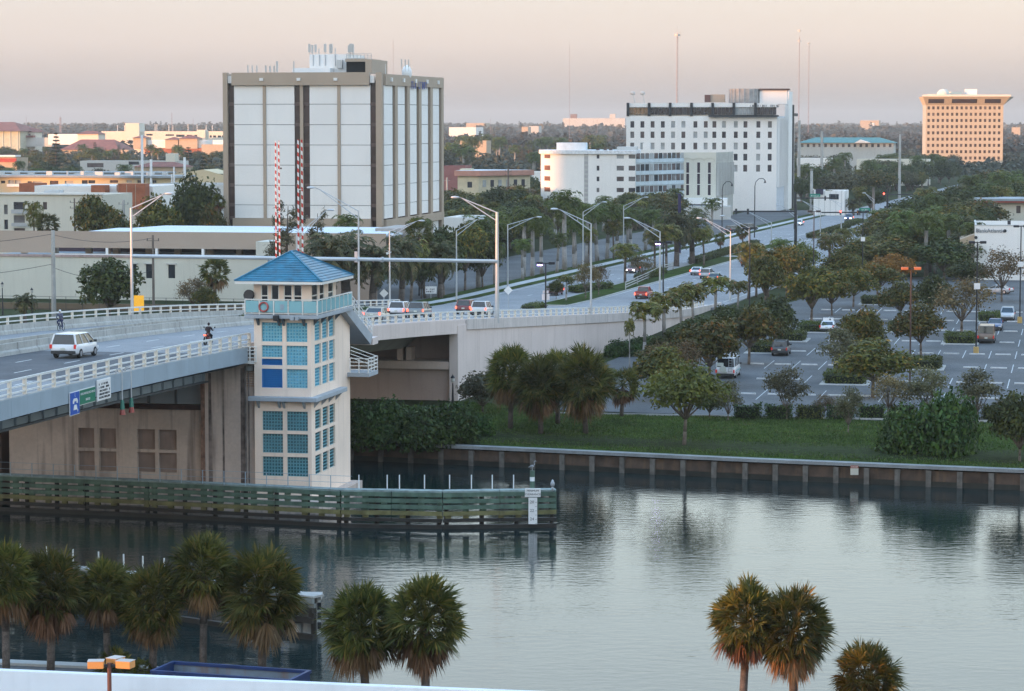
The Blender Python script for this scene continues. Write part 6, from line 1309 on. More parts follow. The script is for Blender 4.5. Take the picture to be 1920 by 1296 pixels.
def hedge(loc, L_, Wd, Hh, rz, label=None, group=None, tmpl=None, kerb=True, m='hedge', key=None):
    o = thing('planter_island' if kerb else 'hedge', label, 'hedge', loc, rz, group)
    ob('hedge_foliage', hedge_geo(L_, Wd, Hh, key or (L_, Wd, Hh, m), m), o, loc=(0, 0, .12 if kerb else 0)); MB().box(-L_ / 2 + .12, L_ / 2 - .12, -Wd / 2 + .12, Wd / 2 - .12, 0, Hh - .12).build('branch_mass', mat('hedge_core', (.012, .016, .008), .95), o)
    if kerb: MB().box(-L_ / 2 - .5, L_ / 2 + .5, -Wd / 2 - .5, Wd / 2 + .5, -.2, .12).build('kerb', M_CONC, o, bevel=.1)
    if tmpl: reg(o, group, tmpl)
    return o
isl_ts = []
for x, y, w, d in ISL:
    t, s = TSr(x, y); t += d / 2; isl_ts.append((t, s, w, d)); hedge(raw(t, s, 2.03), w, d, 1.0, -TH, group='hedged islands in the car park', tmpl='kerbed car park island with a clipped hedge, {} from the left')
stop_mesh = MB(); stop_mesh.extr([(-.9, 0), (.9, 0), (.86, .14), (-.86, .14)], -.09, .09); stop_mesh = stop_mesh.mesh('wheel_stop', mat('worn_white_concrete', (.62, .63, .64), .8, var=.12, vs=3))
line_mesh = MB(); line_mesh.add([(-.05, -5.2, .004), (.05, -5.2, .004), (.05, 5.2, .004), (-.05, 5.2, .004)], [(0, 1, 2, 3)]); line_mesh = line_mesh.mesh('stall_line', mat('stall_paint', (.46, .47, .48), .8, var=.25, vs=2))
rows_t = [TSr(1850, y)[0] for y in (585.7, 603, 621.5, 642.5, 665.2, 690.6, 719, 748)]
pitch = 2.95; s_base = TSr(1832, 665.2)[1]
for t in rows_t:
    for k in range(-6, 20):
        s = s_base + k * pitch; p = raw(t, s, 2.03); x, y = PR(*p)
        if not (1395 + max(0, (690 - y)) * 1.1 < x < 2100): continue
        if any(abs(t - a) < d / 2 + 1.0 and abs(s - b) < w / 2 + 1.0 for a, b, w, d in isl_ts): continue
        o = ob('wheel_stop', stop_mesh, None, loc=(p[0], p[1], 2.034), rz=-TH, cat='wheel stop'); reg(o, 'white wheel stops in the car park', 'white concrete wheel stop in the car park, {} from the left')
        q = raw(t, s - pitch / 2, 2.03); ob('stall_line', line_mesh, lot, loc=(q[0], q[1], 2.03), rz=-TH)
for i in range(10):
    x = 1402 + i * 58; w = 48; p = W(x, 786, 2.0); L_ = w * p[1] / F
    hedge(p, round(L_, 1), 1.1, 1.25, -TH * .5, group='hedge pieces before the car park', tmpl='loose hedge piece along the bank edge of the car park, {} from the left', kerb=False, m='shrub' if i in (0, 1) else 'hedge', key=('row', i % 3))
mb = MB(); a = W(1040, 776, 2.0); b = W(1930, 793, 2.0); mb.bar((a[0], a[1], 2.06), (b[0], b[1], 2.06), .25, .2); struct('car_park_kerb', mb, M_CONC)
for (xa, ya, xb, yb) in ((1300, 494, 1416, 459), (1520, 446, 1588, 426), (1075, 548, 1140, 540), (1200, 525, 1240, 512), (990, 586, 1012, 580), (1590, 423, 1612, 417)):
    p, q = W(xa, ya, 2.2), W(xb, yb, 2.2); L_ = sqrt((q[0] - p[0]) ** 2 + (q[1] - p[1]) ** 2); hedge(((p[0] + q[0]) / 2, (p[1] + q[1]) / 2, 2.2), round(L_, 1), 2.0, .9, atan2(q[1] - p[1], q[0] - p[0]), group='low hedges in the road median', tmpl='low dark hedge in the road median, {} from the left', kerb=False)
for i, (t, s, L_) in enumerate(((78, 14.9, 5), (84, 14.9, 3.5), (50, 14.9, 3), (92, 14.9, 4))):
    p = R(t, s); hedge((p[0], p[1], p[2]), L_, 1.0, .9, pi / 2 - TH, group='shrubs in the bridge median', tmpl='small shrub between the bridge median barriers, {} from the left', kerb=False, m='shrub')
# median fence
o = thing('timber_fence', 'pale three rail timber fence on the grass median', 'fence', W(1200, 535, 2.2)); lo = o.location; pts = [W(1173, 543, 2.2), W(1195, 533, 2.2), W(1215, 524, 2.2), W(1240, 511, 2.2), W(1262, 505, 2.2)]
for a, b in zip(pts[:-1], pts[1:]):
    for h in (.35, .75, 1.15): MB().bar((a[0] - lo[0], a[1] - lo[1], h), (b[0] - lo[0], b[1] - lo[1], h), .06, .16).build('fence_rail', M_CONC, o)
for p in pts: MB().bar((p[0] - lo[0], p[1] - lo[1], 0), (p[0] - lo[0], p[1] - lo[1], 1.3), .16).build('fence_post', M_CONC, o)

# ================================================================== vehicles
M_TYRE = mat('tyre', (.015, .015, .016), .85); M_RIM = mat('wheel_rim', (.40, .41, .43), .35, metal=.6); M_CGL = mat('car_glass', (.015, .018, .022), .06, var=.2, spec=.9); M_TAIL = mat('tail_light', (.45, .02, .02), .3, emit=(1, .06, .03), es=.12); M_TAILB = mat('brake_light', (.5, .02, .02), .3, emit=(1, .10, .05), es=2.5); M_HEAD = mat('head_light', (.8, .8, .78), .2); M_HEADL = mat('head_light_on', (.8, .8, .78), .2, emit=(1, .93, .82), es=9.0); M_TRIMD = mat('bumper_dark', (.04, .042, .045), .6); M_PLATE = mat('plate', (.6, .62, .55), .5)
PAINT = {}
def paint(n, c): 
    if n not in PAINT: PAINT[n] = mat('paint_' + n, c, .3, var=.03, spec=.5, coat=.6)
    return PAINT[n]
SPEC = {  # L, W, H, belt, hood height, cabin bottom rear/front, cabin top rear/front, nose y
 'minivan': (4.75, 1.92, 1.74, 1.02, .98, -2.30, 1.62, -2.12, .55), 'suv': (4.6, 1.86, 1.76, 1.08, 1.05, -2.2, 1.05, -2.02, .35), 'sedan': (4.75, 1.80, 1.42, .92, .90, -1.75, 1.05, -1.05, .25),
 'wagon': (4.4, 1.78, 1.55, .98, .95, -2.1, 1.0, -1.75, .35), 'cargo': (5.4, 2.02, 2.15, 1.25, 1.2, -2.65, 1.75, -2.55, 1.0), 'camper': (5.5, 2.02, 2.2, 1.25, 1.2, -2.7, 1.75, -2.6, 1.0), 'pickup': (5.3, 1.92, 1.78, 1.10, 1.08, -.55, 1.2, -.40, .45)}
CARM = {}
def loft(rings):
    mb = MB(); n = len(rings[0]); vs = [p for r in rings for p in r]; fs = [(i * n + j, i * n + (j + 1) % n, (i + 1) * n + (j + 1) % n, (i + 1) * n + j) for i in range(len(rings) - 1) for j in range(n)]; fs += [tuple(range(n - 1, -1, -1)), tuple(range(len(vs) - n, len(vs)))]; return mb.add(vs, fs)
def car(kind, pn, pc, loc, rz, label, group='cars in traffic', brake=True, lights=False):
    L_, Wd, Hh, bl, hd, cb0, cb1, ct0, ct1 = SPEC[kind]; w = Wd / 2; pm_ = paint(pn, pc); o = thing('car' if kind not in ('minivan', 'cargo', 'camper', 'pickup') else {'pickup': 'pickup_truck', 'camper': 'camper_van', 'cargo': 'van', 'minivan': 'minivan'}[kind], label, {'pickup': 'pickup', 'camper': 'van', 'cargo': 'van', 'minivan': 'van'}.get(kind, 'car'), loc, rz, group)
    def mk(key, f):
        k = (kind, key, pn if key in ('body', 'roof', 'pillar', 'mirror', 'hatch') else '')
        if k not in CARM: CARM[k] = f()
        return CARM[k]
    def ring(y, ww, zb, zt, c=.12): return [(-ww + c * .5, y, zb), (ww - c * .5, y, zb), (ww, y, zb + c), (ww, y, (zb + zt) / 2 + .1), (ww - .04, y, zt - .05), (ww - .1, y, zt), (-ww + .1, y, zt), (-ww + .04, y, zt - .05), (-ww, y, (zb + zt) / 2 + .1), (-ww, y, zb + c)]
    y0, y1 = -L_ / 2, L_ / 2; rear = bl if kind != 'sedan' else bl + .02; bed = kind == 'pickup'
    def body():
        zr = rear if not bed else 1.02
        return loft([ring(y0, w * .90, .42, zr - .10), ring(y0 + .12, w * .97, .32, zr), ring(y0 + .9, w, .26, zr), ring(cb0 if bed else -.2, w, .25, bl), ring(cb1, w, .25, bl), ring(cb1 + .25, w * .99, .25, hd), ring(y1 - .45, w * .96, .27, hd - .14), ring(y1 - .1, w * .90, .34, hd - .24), ring(y1, w * .82, .42, hd - .36)]).mesh('body', pm_, True)
    b = ob('body', mk('body', body), o)
    tw = w * .76 if kind not in ('cargo', 'camper') else w * .88; bw = w * .94
    def cabin(): return MB().add([(-bw, cb0, bl - .02), (bw, cb0, bl - .02), (bw, cb1, bl - .02), (-bw, cb1, bl - .02), (-tw, ct0, Hh - .05), (tw, ct0, Hh - .05), (tw, ct1, Hh - .05), (-tw, ct1, Hh - .05)], [(0, 1, 5, 4), (1, 2, 6, 5), (2, 3, 7, 6), (3, 0, 4, 7)]).mesh('windows', M_CGL)
    ob('windows', mk('cabin', cabin), o)
    def roof():
        mb = MB(); r = [(-tw - .02, ct0 - .03, Hh - .06), (tw + .02, ct0 - .03, Hh - .06), (tw + .02, ct1 + .05, Hh - .06), (-tw - .02, ct1 + .05, Hh - .06), (-tw + .1, ct0 + .1, Hh), (tw - .1, ct0 + .1, Hh), (tw - .1, ct1 - .1, Hh), (-tw + .1, ct1 - .1, Hh)]
        return mb.add(r, [(0, 1, 5, 4), (1, 2, 6, 5), (2, 3, 7, 6), (3, 0, 4, 7), (4, 5, 6, 7)]).mesh('roof', pm_)
    ob('roof', mk('roof', roof), o)
    def pil():
        return [MB().bar((sg * bw, cb0 + (cb1 - cb0) * f, bl - .03), (sg * tw, ct0 + (ct1 - ct0) * f, Hh - .04), wd, .06).mesh('pillar', pm_) for sg in (-1, 1) for f, wd in ((0, .13), (.36, .09), (.68, .09), (1, .09))]
    for pl__ in mk('pillar', pil): ob('pillar', pl__, o)
    if kind in ('cargo',):
        MB().add([(-bw - .01, -1.6, bl), (bw + .01, -1.6, bl), (bw + .01, cb0 - .01, bl), (-bw - .01, cb0 - .01, bl)], [(0, 1, 2, 3)]).build('side_panel', pm_, o)
    if kind == 'camper':
        ob('roof_top', MB().add([(-.8, -2.5, Hh - .02), (.8, -2.5, Hh - .02), (.85, .9, Hh - .02), (-.85, .9, Hh - .02), (-.62, -2.4, Hh + .42), (.62, -2.4, Hh + .42), (.62, .4, Hh + .38), (-.62, .4, Hh + .38)], [(0, 1, 5, 4), (1, 2, 6, 5), (2, 3, 7, 6), (3, 0, 4, 7), (4, 5, 6, 7)]).mesh('roof_top', pm_), o)
        MB().box(-.3, .3, -2.56, -2.5, Hh + .12, Hh + .32).build('rear_vent', M_CGL, o); mb = MB(); mb.cyl((-.25, y0 - .16, 1.0), (-.25, y0 - .02, 1.0), .36, n=14); mb.build('spare_wheel', M_PLATE, o)
        mb = MB(); [mb.bar((x_, y0 - .08, .7), (x_, y0 + .05, Hh), .05) for x_ in (.35, .7)]; [mb.bar((.35, y0 - .06, .8 + i * .28), (.7, y0 - .06, .8 + i * .28), .04) for i in range(5)]; mb.build('ladder', M_GALV, o)
        MB().box(-.85, -.2, cb0 - .06, cb0 - .02, bl + .05, bl + .42).build('curtain', M_PLATE, o)
        MB().box(-w - .012, w + .012, -2.2, 2.2, .72, .80).build('side_stripe', mat('teal_stripe', (.12, .35, .36), .5), o)
    if bed:
        mb = MB(); mb.box(-w + .02, -w + .12, y0 + .1, cb0 - .05, .95, 1.16); mb.box(w - .12, w - .02, y0 + .1, cb0 - .05, .95, 1.16); mb.box(-w + .13, w - .13, y0 + .02, y0 + .1, .7, 1.16); mb.build('bed_side', pm_, o); MB().box(-w + .13, w - .13, y0 + .12, cb0 - .06, 1.0, 1.03).build('bed_floor', M_TRIMD, o)
    def wheel(): m_ = MB(); m_.cyl((-.11, 0, 0), (.11, 0, 0), .33, n=14); return m_.mesh('wheel', M_TYRE)
    def rim(): m_ = MB(); m_.cyl((-.118, 0, 0), (.118, 0, 0), .20, n=10); return m_.mesh('rim', M_RIM)
    wb = L_ * .30
    for sx in (-1, 1):
        for yy in (-wb, wb): k = ob('wheel', mk('wheel', wheel), o, loc=(sx * (w - .09), yy, .33)); ob('rim', mk('rim', rim), k)
    for sx in (-1, 1):
        hz = (.70, .98) if kind not in ('cargo', 'camper', 'pickup') else (.62, .95)
        ob('tail_light', mk(('tl', sx, brake), lambda: MB().box(sx * w * .93 - .11, sx * w * .93 + .07 if sx < 0 else sx * w * .93 + .02, y0 - .02, y0 + .16, *hz).mesh('tail_light', M_TAILB if brake else M_TAIL)), o)
        ob('headlight', mk(('hl', sx, lights), lambda: MB().box(sx * w * .72 - .17, sx * w * .72 + .17, y1 - .16, y1 + .02, hd - .46, hd - .28).mesh('headlight', M_HEADL if lights else M_HEAD)), o)
        ob('mirror', mk(('mirror', sx), lambda: MB().box(sx * (w + .1) - .1, sx * (w + .1) + .1, cb1 - .45, cb1 - .33, bl, bl + .16).mesh('mirror', M_TRIMD)), o)
    ob('bumper', mk('bump', lambda: MB().box(-w * .93, w * .93, y0 - .07, y0 + .2, .34, .56).box(-w * .86, w * .86, y1 - .25, y1 + .05, .32, .52).mesh('bumper', M_TRIMD)), o, bevel=.03)
    ob('number_plate', mk('plate', lambda: MB().box(-.17, .17, y0 - .09, y0 - .072, .60 if kind not in ('sedan', 'suv') else .66, .76 if kind not in ('sedan', 'suv') else .82).mesh('number_plate', M_PLATE)), o)
    return o
WHT = (.72, .73, .75); SIL = (.42, .43, .45); DRED = (.16, .012, .015); RED = (.33, .03, .02); BEI = (.42, .38, .32); GRY = (.20, .23, .24); BRN = (.16, .10, .07); BLU = (.03, .06, .16); DGR = (.03, .07, .055); BLK = (.02, .02, .025)
def on_road(kind, pn, pc, x, s, label, away=True, **kw):
    t = t_at(x, s); p = R(t, s); th = TH + (0 if t < 190 else .052); sl = atan((zd(t + 2) - zd(t - 2)) / 4)
    o = car(kind, pn, pc, (p[0], p[1], p[2] + .005), -th + (0 if away else pi), label, **kw); o.rotation_euler = (sl if away else -sl, 0, o.rotation_euler[2]); return o
on_road('minivan', 'white', WHT, 141, 8.9, 'white minivan driving away over the bridge leaf', brake=False)
on_road('sedan', 'beige', BEI, 708, 7.2, 'beige sedan nearest the bridge house in the queue'); on_road('suv', 'white', WHT, 752, 12.0, 'white car next to the bridge median'); on_road('suv', 'grey', GRY, 788, 9.6, 'grey green hatchback in the middle of the queue')
on_road('suv', 'dark_red', DRED, 876, 11.6, 'dark red car half hidden behind the white one'); on_road('suv', 'silver_white', (.6, .6, .6), 905, 6.6, 'pale car behind the gantry post'); on_road('pickup', 'red', RED, 1208, 5.6, 'red pickup truck on the ramp foot')
on_road('suv', 'dark_red', DRED, 1040, 20.6, 'dark red car coming towards the bridge', away=False); on_road('sedan', 'dark_red', DRED, 1186, 22, 'car with lit headlights behind the median tree', away=False, lights=True); on_road('sedan', 'white', WHT, 1308, 9.6, 'white sedan with yellow brake lights by the median'); on_road('suv', 'silver', SIL, 1326, 6.0, 'silver estate car next to the white sedan'); on_road('sedan', 'green', DGR, 1341, 3.0, 'dark green sedan in the kerb lane')
on_road('sedan', 'white', WHT, 1498, 27, 'white car with headlights far up the road', away=False, lights=True); on_road('suv', 'blue', BLU, 1592, 19, 'car waiting with headlights at the far junction', away=False, lights=True); on_road('suv', 'white', WHT, 1634, 5, 'white truck like car near the far signals')
on_road('sedan', 'dark_green', DGR, 1402, 6.0, 'dark car half hidden by the palm crown', brake=True)
o = car('sedan', 'white', WHT, W(1597, 459, 2.06), radians(-78), 'white sedan crossing at the side street', group='cars in traffic', brake=False)
for kind, pn, pc, x, y, rz, lab in (('camper', 'white', WHT, 1366, 706, -TH, 'white camper van with raised roof in the car park'), ('suv', 'charcoal', (.05, .05, .055), 1465, 665, -TH, 'dark estate car beside the hedged island'), ('sedan', 'white', WHT, 1553, 622, -TH, 'white patrol sedan with a roof box'), ('cargo', 'brown', BRN, 1850, 641, -TH, 'brown van by the yellow based lamp'), ('sedan', 'blue', BLU, 1866, 618, pi - TH, 'blue sedan behind the brown van'), ('suv', 'silver', SIL, 1889, 600, pi - TH, 'silver car facing out in the car park'), ('suv', 'black', BLK, 1406, 432, radians(-40), 'black car parked by the far verge'), ('suv', 'charcoal', (.05, .05, .055), 1375, 436, radians(-40), 'dark car parked left of the black one'), ('sedan', 'silver', SIL, 1870, 551, radians(60), 'silver car under the leafless tree')):
    o = car(kind, pn, pc, W(x, y, 2.04), rz, lab, group='parked cars', brake=False)
    if 'patrol' in lab: MB().box(-.65, .65, -.35, .1, 1.43, 1.78).build('roof_box', M_SIGNW, o); MB().cyl((0.25, -.36, 1.6), (.25, -.35, 1.6), .12, n=10).build('roof_box_emblem', M_INK, o)

# ================================================================== riders
def body_mesh(name, pts, edges, m, parent, loc=(0, 0, 0), rz=0.0):
    me = bpy.data.meshes.new(name); me.from_pydata([p[:3] for p in pts], edges, []); me.materials.append(m); o = ob(name, me, parent, loc=loc, rz=rz)
    sk = o.modifiers.new('skin', 'SKIN')
    for i, v in enumerate(me.skin_vertices[0].data): v.radius = (pts[i][3], pts[i][3]); v.use_root = (i == 0)
    sb_ = o.modifiers.new('sub', 'SUBSURF'); sb_.levels = 1; sb_.render_levels = 2; return o
def seated(parent, jacket, trousers, hair, skin, lean=.25, z0=.78, hands=(.28, .52, 1.05), feet=(.14, .1, .18), helmet=None):
    c = lean
    up = [(0, 0, z0, .15), (0, c * .5, z0 + .26, .16), (0, c, z0 + .5, .19), (0, c + .03, z0 + .6, .07), (.19, c, z0 + .5, .07), (.27, c + .16, z0 + .26, .055), (hands[0], hands[1], hands[2], .04), (-.19, c, z0 + .5, .07), (-.27, c + .16, z0 + .26, .055), (-hands[0], hands[1], hands[2], .04)]
    body_mesh('jacket', up, [(0, 1), (1, 2), (2, 3), (2, 4), (4, 5), (5, 6), (2, 7), (7, 8), (8, 9)], jacket, parent)
    lg = [(0, 0, z0, .14), (.13, .06, z0 - .02, .11), (.2, .40, z0 - .12, .075), (feet[0], feet[1], feet[2] + .08, .05), (feet[0], feet[1] + .14, feet[2], .045), (-.13, .06, z0 - .02, .11), (-.2, .40, z0 - .12, .075), (-feet[0], feet[1], feet[2] + .08, .05), (-feet[0], feet[1] + .14, feet[2], .045)]
    body_mesh('trousers', lg, [(0, 1), (1, 2), (2, 3), (3, 4), (0, 5), (5, 6), (6, 7), (7, 8)], trousers, parent)
    mb = MB(); mb.ball((0, c + .06, z0 + .74), .085, .10, .125, 10, 8); mb.ball((0, c + .165, z0 + .73), .018, .03, .025); h = mb.build('head', skin, parent, smooth=True)
    MB().ball((0, c + .04, z0 + .77), .10, .12, .12, 10, 7).build('hair' if helmet is None else 'helmet', hair if helmet is None else helmet, h, smooth=True)
    for sg in (-1, 1):
        mb = MB(); x, y, z = sg * hands[0], hands[1], hands[2]; mb.ball((x, y + .03, z), .035, .05, .03)
        for i in range(4): mb.tube([(x + (i - 1.5) * .018, y + .06, z + .01), (x + (i - 1.5) * .018, y + .10, z), (x + (i - 1.5) * .018, y + .09, z - .035)], .009, .007, 5)
        mb.tube([(x - sg * .03, y + .02, z), (x - sg * .045, y + .07, z - .02)], .010, .008, 5); mb.build('hand', skin, parent, smooth=True)
def two_wheel(o, r, wb, tw, m): 
    for y in (-wb / 2, wb / 2):
        mb = MB()
        for i in range(16): a, b = 2 * pi * i / 16, 2 * pi * (i + 1) / 16; mb.cyl((0, y + r * cos(a), r + r * sin(a)), (0, y + r * cos(b), r + r * sin(b)), tw, n=6)
        k = mb.build('wheel', M_TYRE, o); mb = MB(); [mb.cyl((0, y, r), (0, y + r * cos(a), r + r * sin(a)), .006 if tw < .03 else .02, n=4) for a in np.linspace(0, 2 * pi, 9)[:-1]]; mb.build('spokes', M_GALV, k)
SKIN = mat('skin', (.36, .21, .15), .6); M_JKT = mat('dark_jacket', (.035, .022, .022), .85, var=.2, vs=6); M_JEAN = mat('dark_trousers', (.02, .022, .03), .85)
t = t_at(390, 4.7); p = R(t, 4.7); sl = atan((zd(t + 2) - zd(t - 2)) / 4)
o = thing('motorcycle', 'dark motorcycle with red tail light riding away on the bridge', 'motorcycle', p, -TH); o.rotation_euler = (sl, 0, -TH); two_wheel(o, .30, 1.35, .07, M_TYRE)
mb = MB(); mb.ball((0, .18, .82), .16, .30, .15); mb.box(-.13, .13, -.75, .0, .68, .80); mb.ball((0, .05, .48), .2, .25, .2); mb.build('body', paint('dark_red', DRED), o, smooth=True)
mb = MB(); mb.tube([(0, .68, .30), (0, .50, .75), (0, .42, 1.05)], .045); mb.bar((-.36, .36, 1.08), (.36, .36, 1.08), .04); mb.tube([(.14, -.1, .35), (.16, -.75, .38)], .06); mb.build('fork', M_GALV, o); MB().box(-.09, .09, -.82, -.76, .70, .80).build('tail_light', M_TAILB, o); MB().box(-.09, .09, -.84, -.80, .48, .60).build('number_plate', M_PLATE, o)
for sg in (-1, 1): mb = MB(); mb.tube([(sg * .3, .36, 1.08), (sg * .42, .36, 1.28)], .012); mb.ball((sg * .43, .36, 1.31), .07, .02, .05); mb.build('mirror', M_DARK, o)
o2 = thing('person', 'rider in a dark hooded jacket sitting on the motorcycle', 'person', p, -TH); o2.rotation_euler = (sl, 0, -TH); seated(o2, M_JKT, M_JEAN, M_JKT, SKIN, .14, .80, (.33, .33, 1.10), (.2, .12, .32), helmet=M_JKT)
t = t_at(115, 23.6); p = R(t, 23.6)
o = thing('bicycle', 'bicycle ridden towards the viewer on the far carriageway', 'bicycle', p, pi - TH); two_wheel(o, .33, 1.05, .022, M_TYRE)
mb = MB(); [mb.bar(a, b, .035) for a, b in (((0, -.5, .33), (0, -.05, .32)), ((0, -.05, .32), (0, -.18, .82)), ((0, -.18, .78), (0, .35, .80)), ((0, -.05, .32), (0, .38, .72)), ((0, .5, .33), (0, .35, .95)), ((0, -.5, .33), (0, -.18, .78)))]; mb.bar((-.28, .33, 1.0), (.28, .33, 1.0), .03); mb.build('frame', paint('dark_blue', BLU), o); MB().ball((0, -.2, .88), .08, .14, .04).build('saddle', M_TRIMD, o, smooth=True)
o2 = thing('person', 'cyclist in blue and white clothing with a white helmet', 'person', p, pi - TH); seated(o2, mat('patterned_shirt', (.10, .11, .16), .8, var=.8, vs=9), mat('navy_trousers', (.02, .03, .09), .8), None, SKIN, .22, .94, (.25, .36, 1.04), (.1, .02, .18), helmet=M_WPAINT)
# ================================================================== street lamps, gantry, gates, signs
M_POLEP = mat('pole_aluminium', (.52, .53, .54), .4, metal=.4, var=.06, vs=1)
def lamp_parts(o, h, ax, az, r=.13):
    """pole of height h at the origin of o and a twin bar arm reaching (ax, az) from the pole top, ax along local x"""
    sg = 1 if ax > 0 else -1; mb = MB(); mb.cyl((0, 0, -.1), (0, 0, h), r, r * .62, 8); mb.build('pole', M_POLEP, o); L_ = abs(ax); hd = .85
    top = (ax * .78, 0, h + az * .93); end = (ax - sg * hd * .8, 0, h + az)
    for k in (.05, .85):
        mb = MB(); mb.tube([(0, 0, h - k), (ax * .35, 0, h - k + (az * .93 + k) * .45), top, end], .055, .045, 6); mb.build('arm', M_POLEP, o)
    mb = MB(); mb.bar((ax * .35, 0, h + az * .4), (ax * .35, 0, h + az * .4 - .35), .05); mb.build('brace', M_POLEP, o)
    mb = MB(); n = 8; rings = []
    for f, w_, hh in ((0, .07, .05), (.15, .15, .10), (.55, .19, .13), (.9, .15, .1), (1, .04, .04)):
        x = end[0] + sg * hd * f; rings.append([(x, w_ * cos(a), end[2] + hh * sin(a)) for a in np.linspace(0, 2 * pi, n + 1)[:-1]])
    loft(rings).build('lamp_head', M_POLEP, o, smooth=True)
def lamp(x, yt, tx, ty, base, label, **kw):
    p = base; zt_ = A(x, yt, p[1])[2]; tip = A(tx, ty, p[1]); o = thing('street_lamp', label, 'street lamp', p, 0, 'street lamps')
    lamp_parts(o, zt_ - p[2], (tip[0] - p[0]), tip[2] - zt_, **kw); return o
def rs(x, s): return R(t_at(x, s), s)
lamp(673, 395, 578, 352, rs(673, 14.9), 'street lamp rising from the bridge median beside the tower'); lamp(1108, 419, 1035, 392, rs(1108, -.15), 'street lamp on the ramp railing right of the gantry')
lamp(952, 421, 1014, 407, rs(952, 31.4), 'street lamp behind the gantry post with its arm to the right'); lamp(856, 432, 906, 410, rs(856, 31.4), 'street lamp left of the gantry post with its arm to the right'); lamp(731, 433, 794, 414, rs(731, 31.4), 'street lamp at the foot of the tower with its arm to the right'); lamp(557, 440, 624, 394, rs(557, 26), 'street lamp in front of the tower, arm passing over the white panels')
lamp(1237, 434, 1172, 409, rs(1237, -.6), 'street lamp at the ramp foot behind the violet lit post'); lamp(1369, 434, 1308, 409, W(1369, 566, 2.04), 'sunlit pinkish street lamp above the arching palms'); lamp(1404, 427, 1351, 405, rs(1404, -1.0), 'street lamp behind the road palm'); lamp(1446, 417, 1394, 397, W(1446, 476, 2.04), 'street lamp right of the road palm'); lamp(1494, 403, 1456, 384, W(1494, 464, 2.04), 'street lamp near the oncoming motorcycle'); lamp(1538, 392, 1496, 376, W(1538, 446, 2.04), 'street lamp on the second median'); lamp(1577, 382, 1556, 375, W(1577, 458, 2.04), 'street lamp in front of the far signals'); lamp(1638, 374, 1618, 362, W(1638, 442, 2.04), 'farthest street lamp on the right of the road')
lamp(1093, 397, 1136, 379, rs(1093, 31.4), 'street lamp among the royal palms'); lamp(1169, 386, 1214, 370, rs(1169, 31.4), 'street lamp before the apartment balconies')
# gantry: two posts, a long tube, a lamp arm on each post
pr_ = rs(932, -.3); pl_ = rs(248, 26.0); o = thing('sign_gantry', 'long grey tube gantry spanning the bridge approach between two lamp posts', 'gantry', pr_)
q = bpy.data.objects.new('right_post', None); zt_ = A(932, 398, pr_[1])[2] - pr_[2]
class _V: pass
for pp, yt, tx, ty in ((pr_, 398, 848, 370), (pl_, 390, 323, 363)):
    zt_ = A(pp and PR(*pp)[0], yt, pp[1])[2]; tip = A(tx, ty, pp[1]); dx, dy, dz = pp[0] - pr_[0], pp[1] - pr_[1], pp[2] - pr_[2]; h = zt_ - pr_[2]; ax, az = tip[0] - pp[0], tip[2] - zt_; sg = 1 if ax > 0 else -1
    mb = MB(); mb.cyl((dx, dy, dz - .1), (dx, dy, h), .24 if pp is pr_ else .16, .15 if pp is pr_ else .1, 10); mb.build('post', M_POLEP, o)
    top = (dx + ax * .78, dy, h + az * .93); end = (dx + ax - sg * .7, dy, h + az)
    for k in (.05, .9): mb = MB(); mb.tube([(dx, dy, h - k), (dx + ax * .35, dy, h - k + (az * .93 + k) * .45), top, end], .06, .05, 6); mb.build('lamp_arm', M_POLEP, o)
    rings = [[(end[0] + sg * .85 * f, dy + w_ * cos(a), end[2] + hh * sin(a)) for a in np.linspace(0, 2 * pi, 9)[:-1]] for f, w_, hh in ((0, .07, .05), (.15, .15, .10), (.55, .19, .13), (.9, .15, .1), (1, .04, .04))]
    loft(rings).build('lamp_head', M_POLEP, o, smooth=True)
za = A(932, 490, pr_[1])[2] - pr_[2]; zl_ = A(248, 480, pl_[1])[2] - pr_[2]; a = (0, 0, za); b = (pl_[0] - pr_[0], pl_[1] - pr_[1], zl_)
mb = MB(); mb.cyl(a, b, .19, .17, 10); mb.build('cross_tube', M_POLEP, o)
for f in (.33, .40): c = [a[i] + (b[i] - a[i]) * f for i in range(3)]; d = [a[i] + (b[i] - a[i]) * (f + .004) for i in range(3)]; MB().cyl(c, d, .28, n=10).build('flange', M_GALV, o)
for f in (.405,): c = [a[i] + (b[i] - a[i]) * f for i in range(3)]; MB().bar((c[0], c[1], c[2] - .3), (c[0], c[1], c[2] + .75), .3).build('stub', M_GALV, o)
# raised barrier gates
def stripe_mat():
    m = bpy.data.materials.new('red_white_stripes'); m.use_nodes = True; nt = m.node_tree; L = nt.links.new; b = nt.nodes['Principled BSDF']; b.inputs['Roughness'].default_value = .5
    g = nt.nodes.new('ShaderNodeTexCoord'); s = nt.nodes.new('ShaderNodeSeparateXYZ'); L(g.outputs['Object'], s.inputs[0]); mu = nt.nodes.new('ShaderNodeMath'); mu.operation = 'MULTIPLY_ADD'; mu.inputs[1].default_value = 1.55; L(s.outputs[2], mu.inputs[0]); L(s.outputs[0], mu.inputs[2])
    fr = nt.nodes.new('ShaderNodeMath'); fr.operation = 'FRACT'; L(mu.outputs[0], fr.inputs[0]); gt = nt.nodes.new('ShaderNodeMath'); gt.operation = 'GREATER_THAN'; gt.inputs[1].default_value = .5; L(fr.outputs[0], gt.inputs[0])
    mx = nt.nodes.new('ShaderNodeMixRGB'); mx.inputs[1].default_value = (.72, .70, .68, 1); mx.inputs[2].default_value = (.50, .03, .02, 1); L(gt.outputs[0], mx.inputs[0]); L(mx.outputs[0], b.inputs['Base Color']); return m
M_STR = stripe_mat()
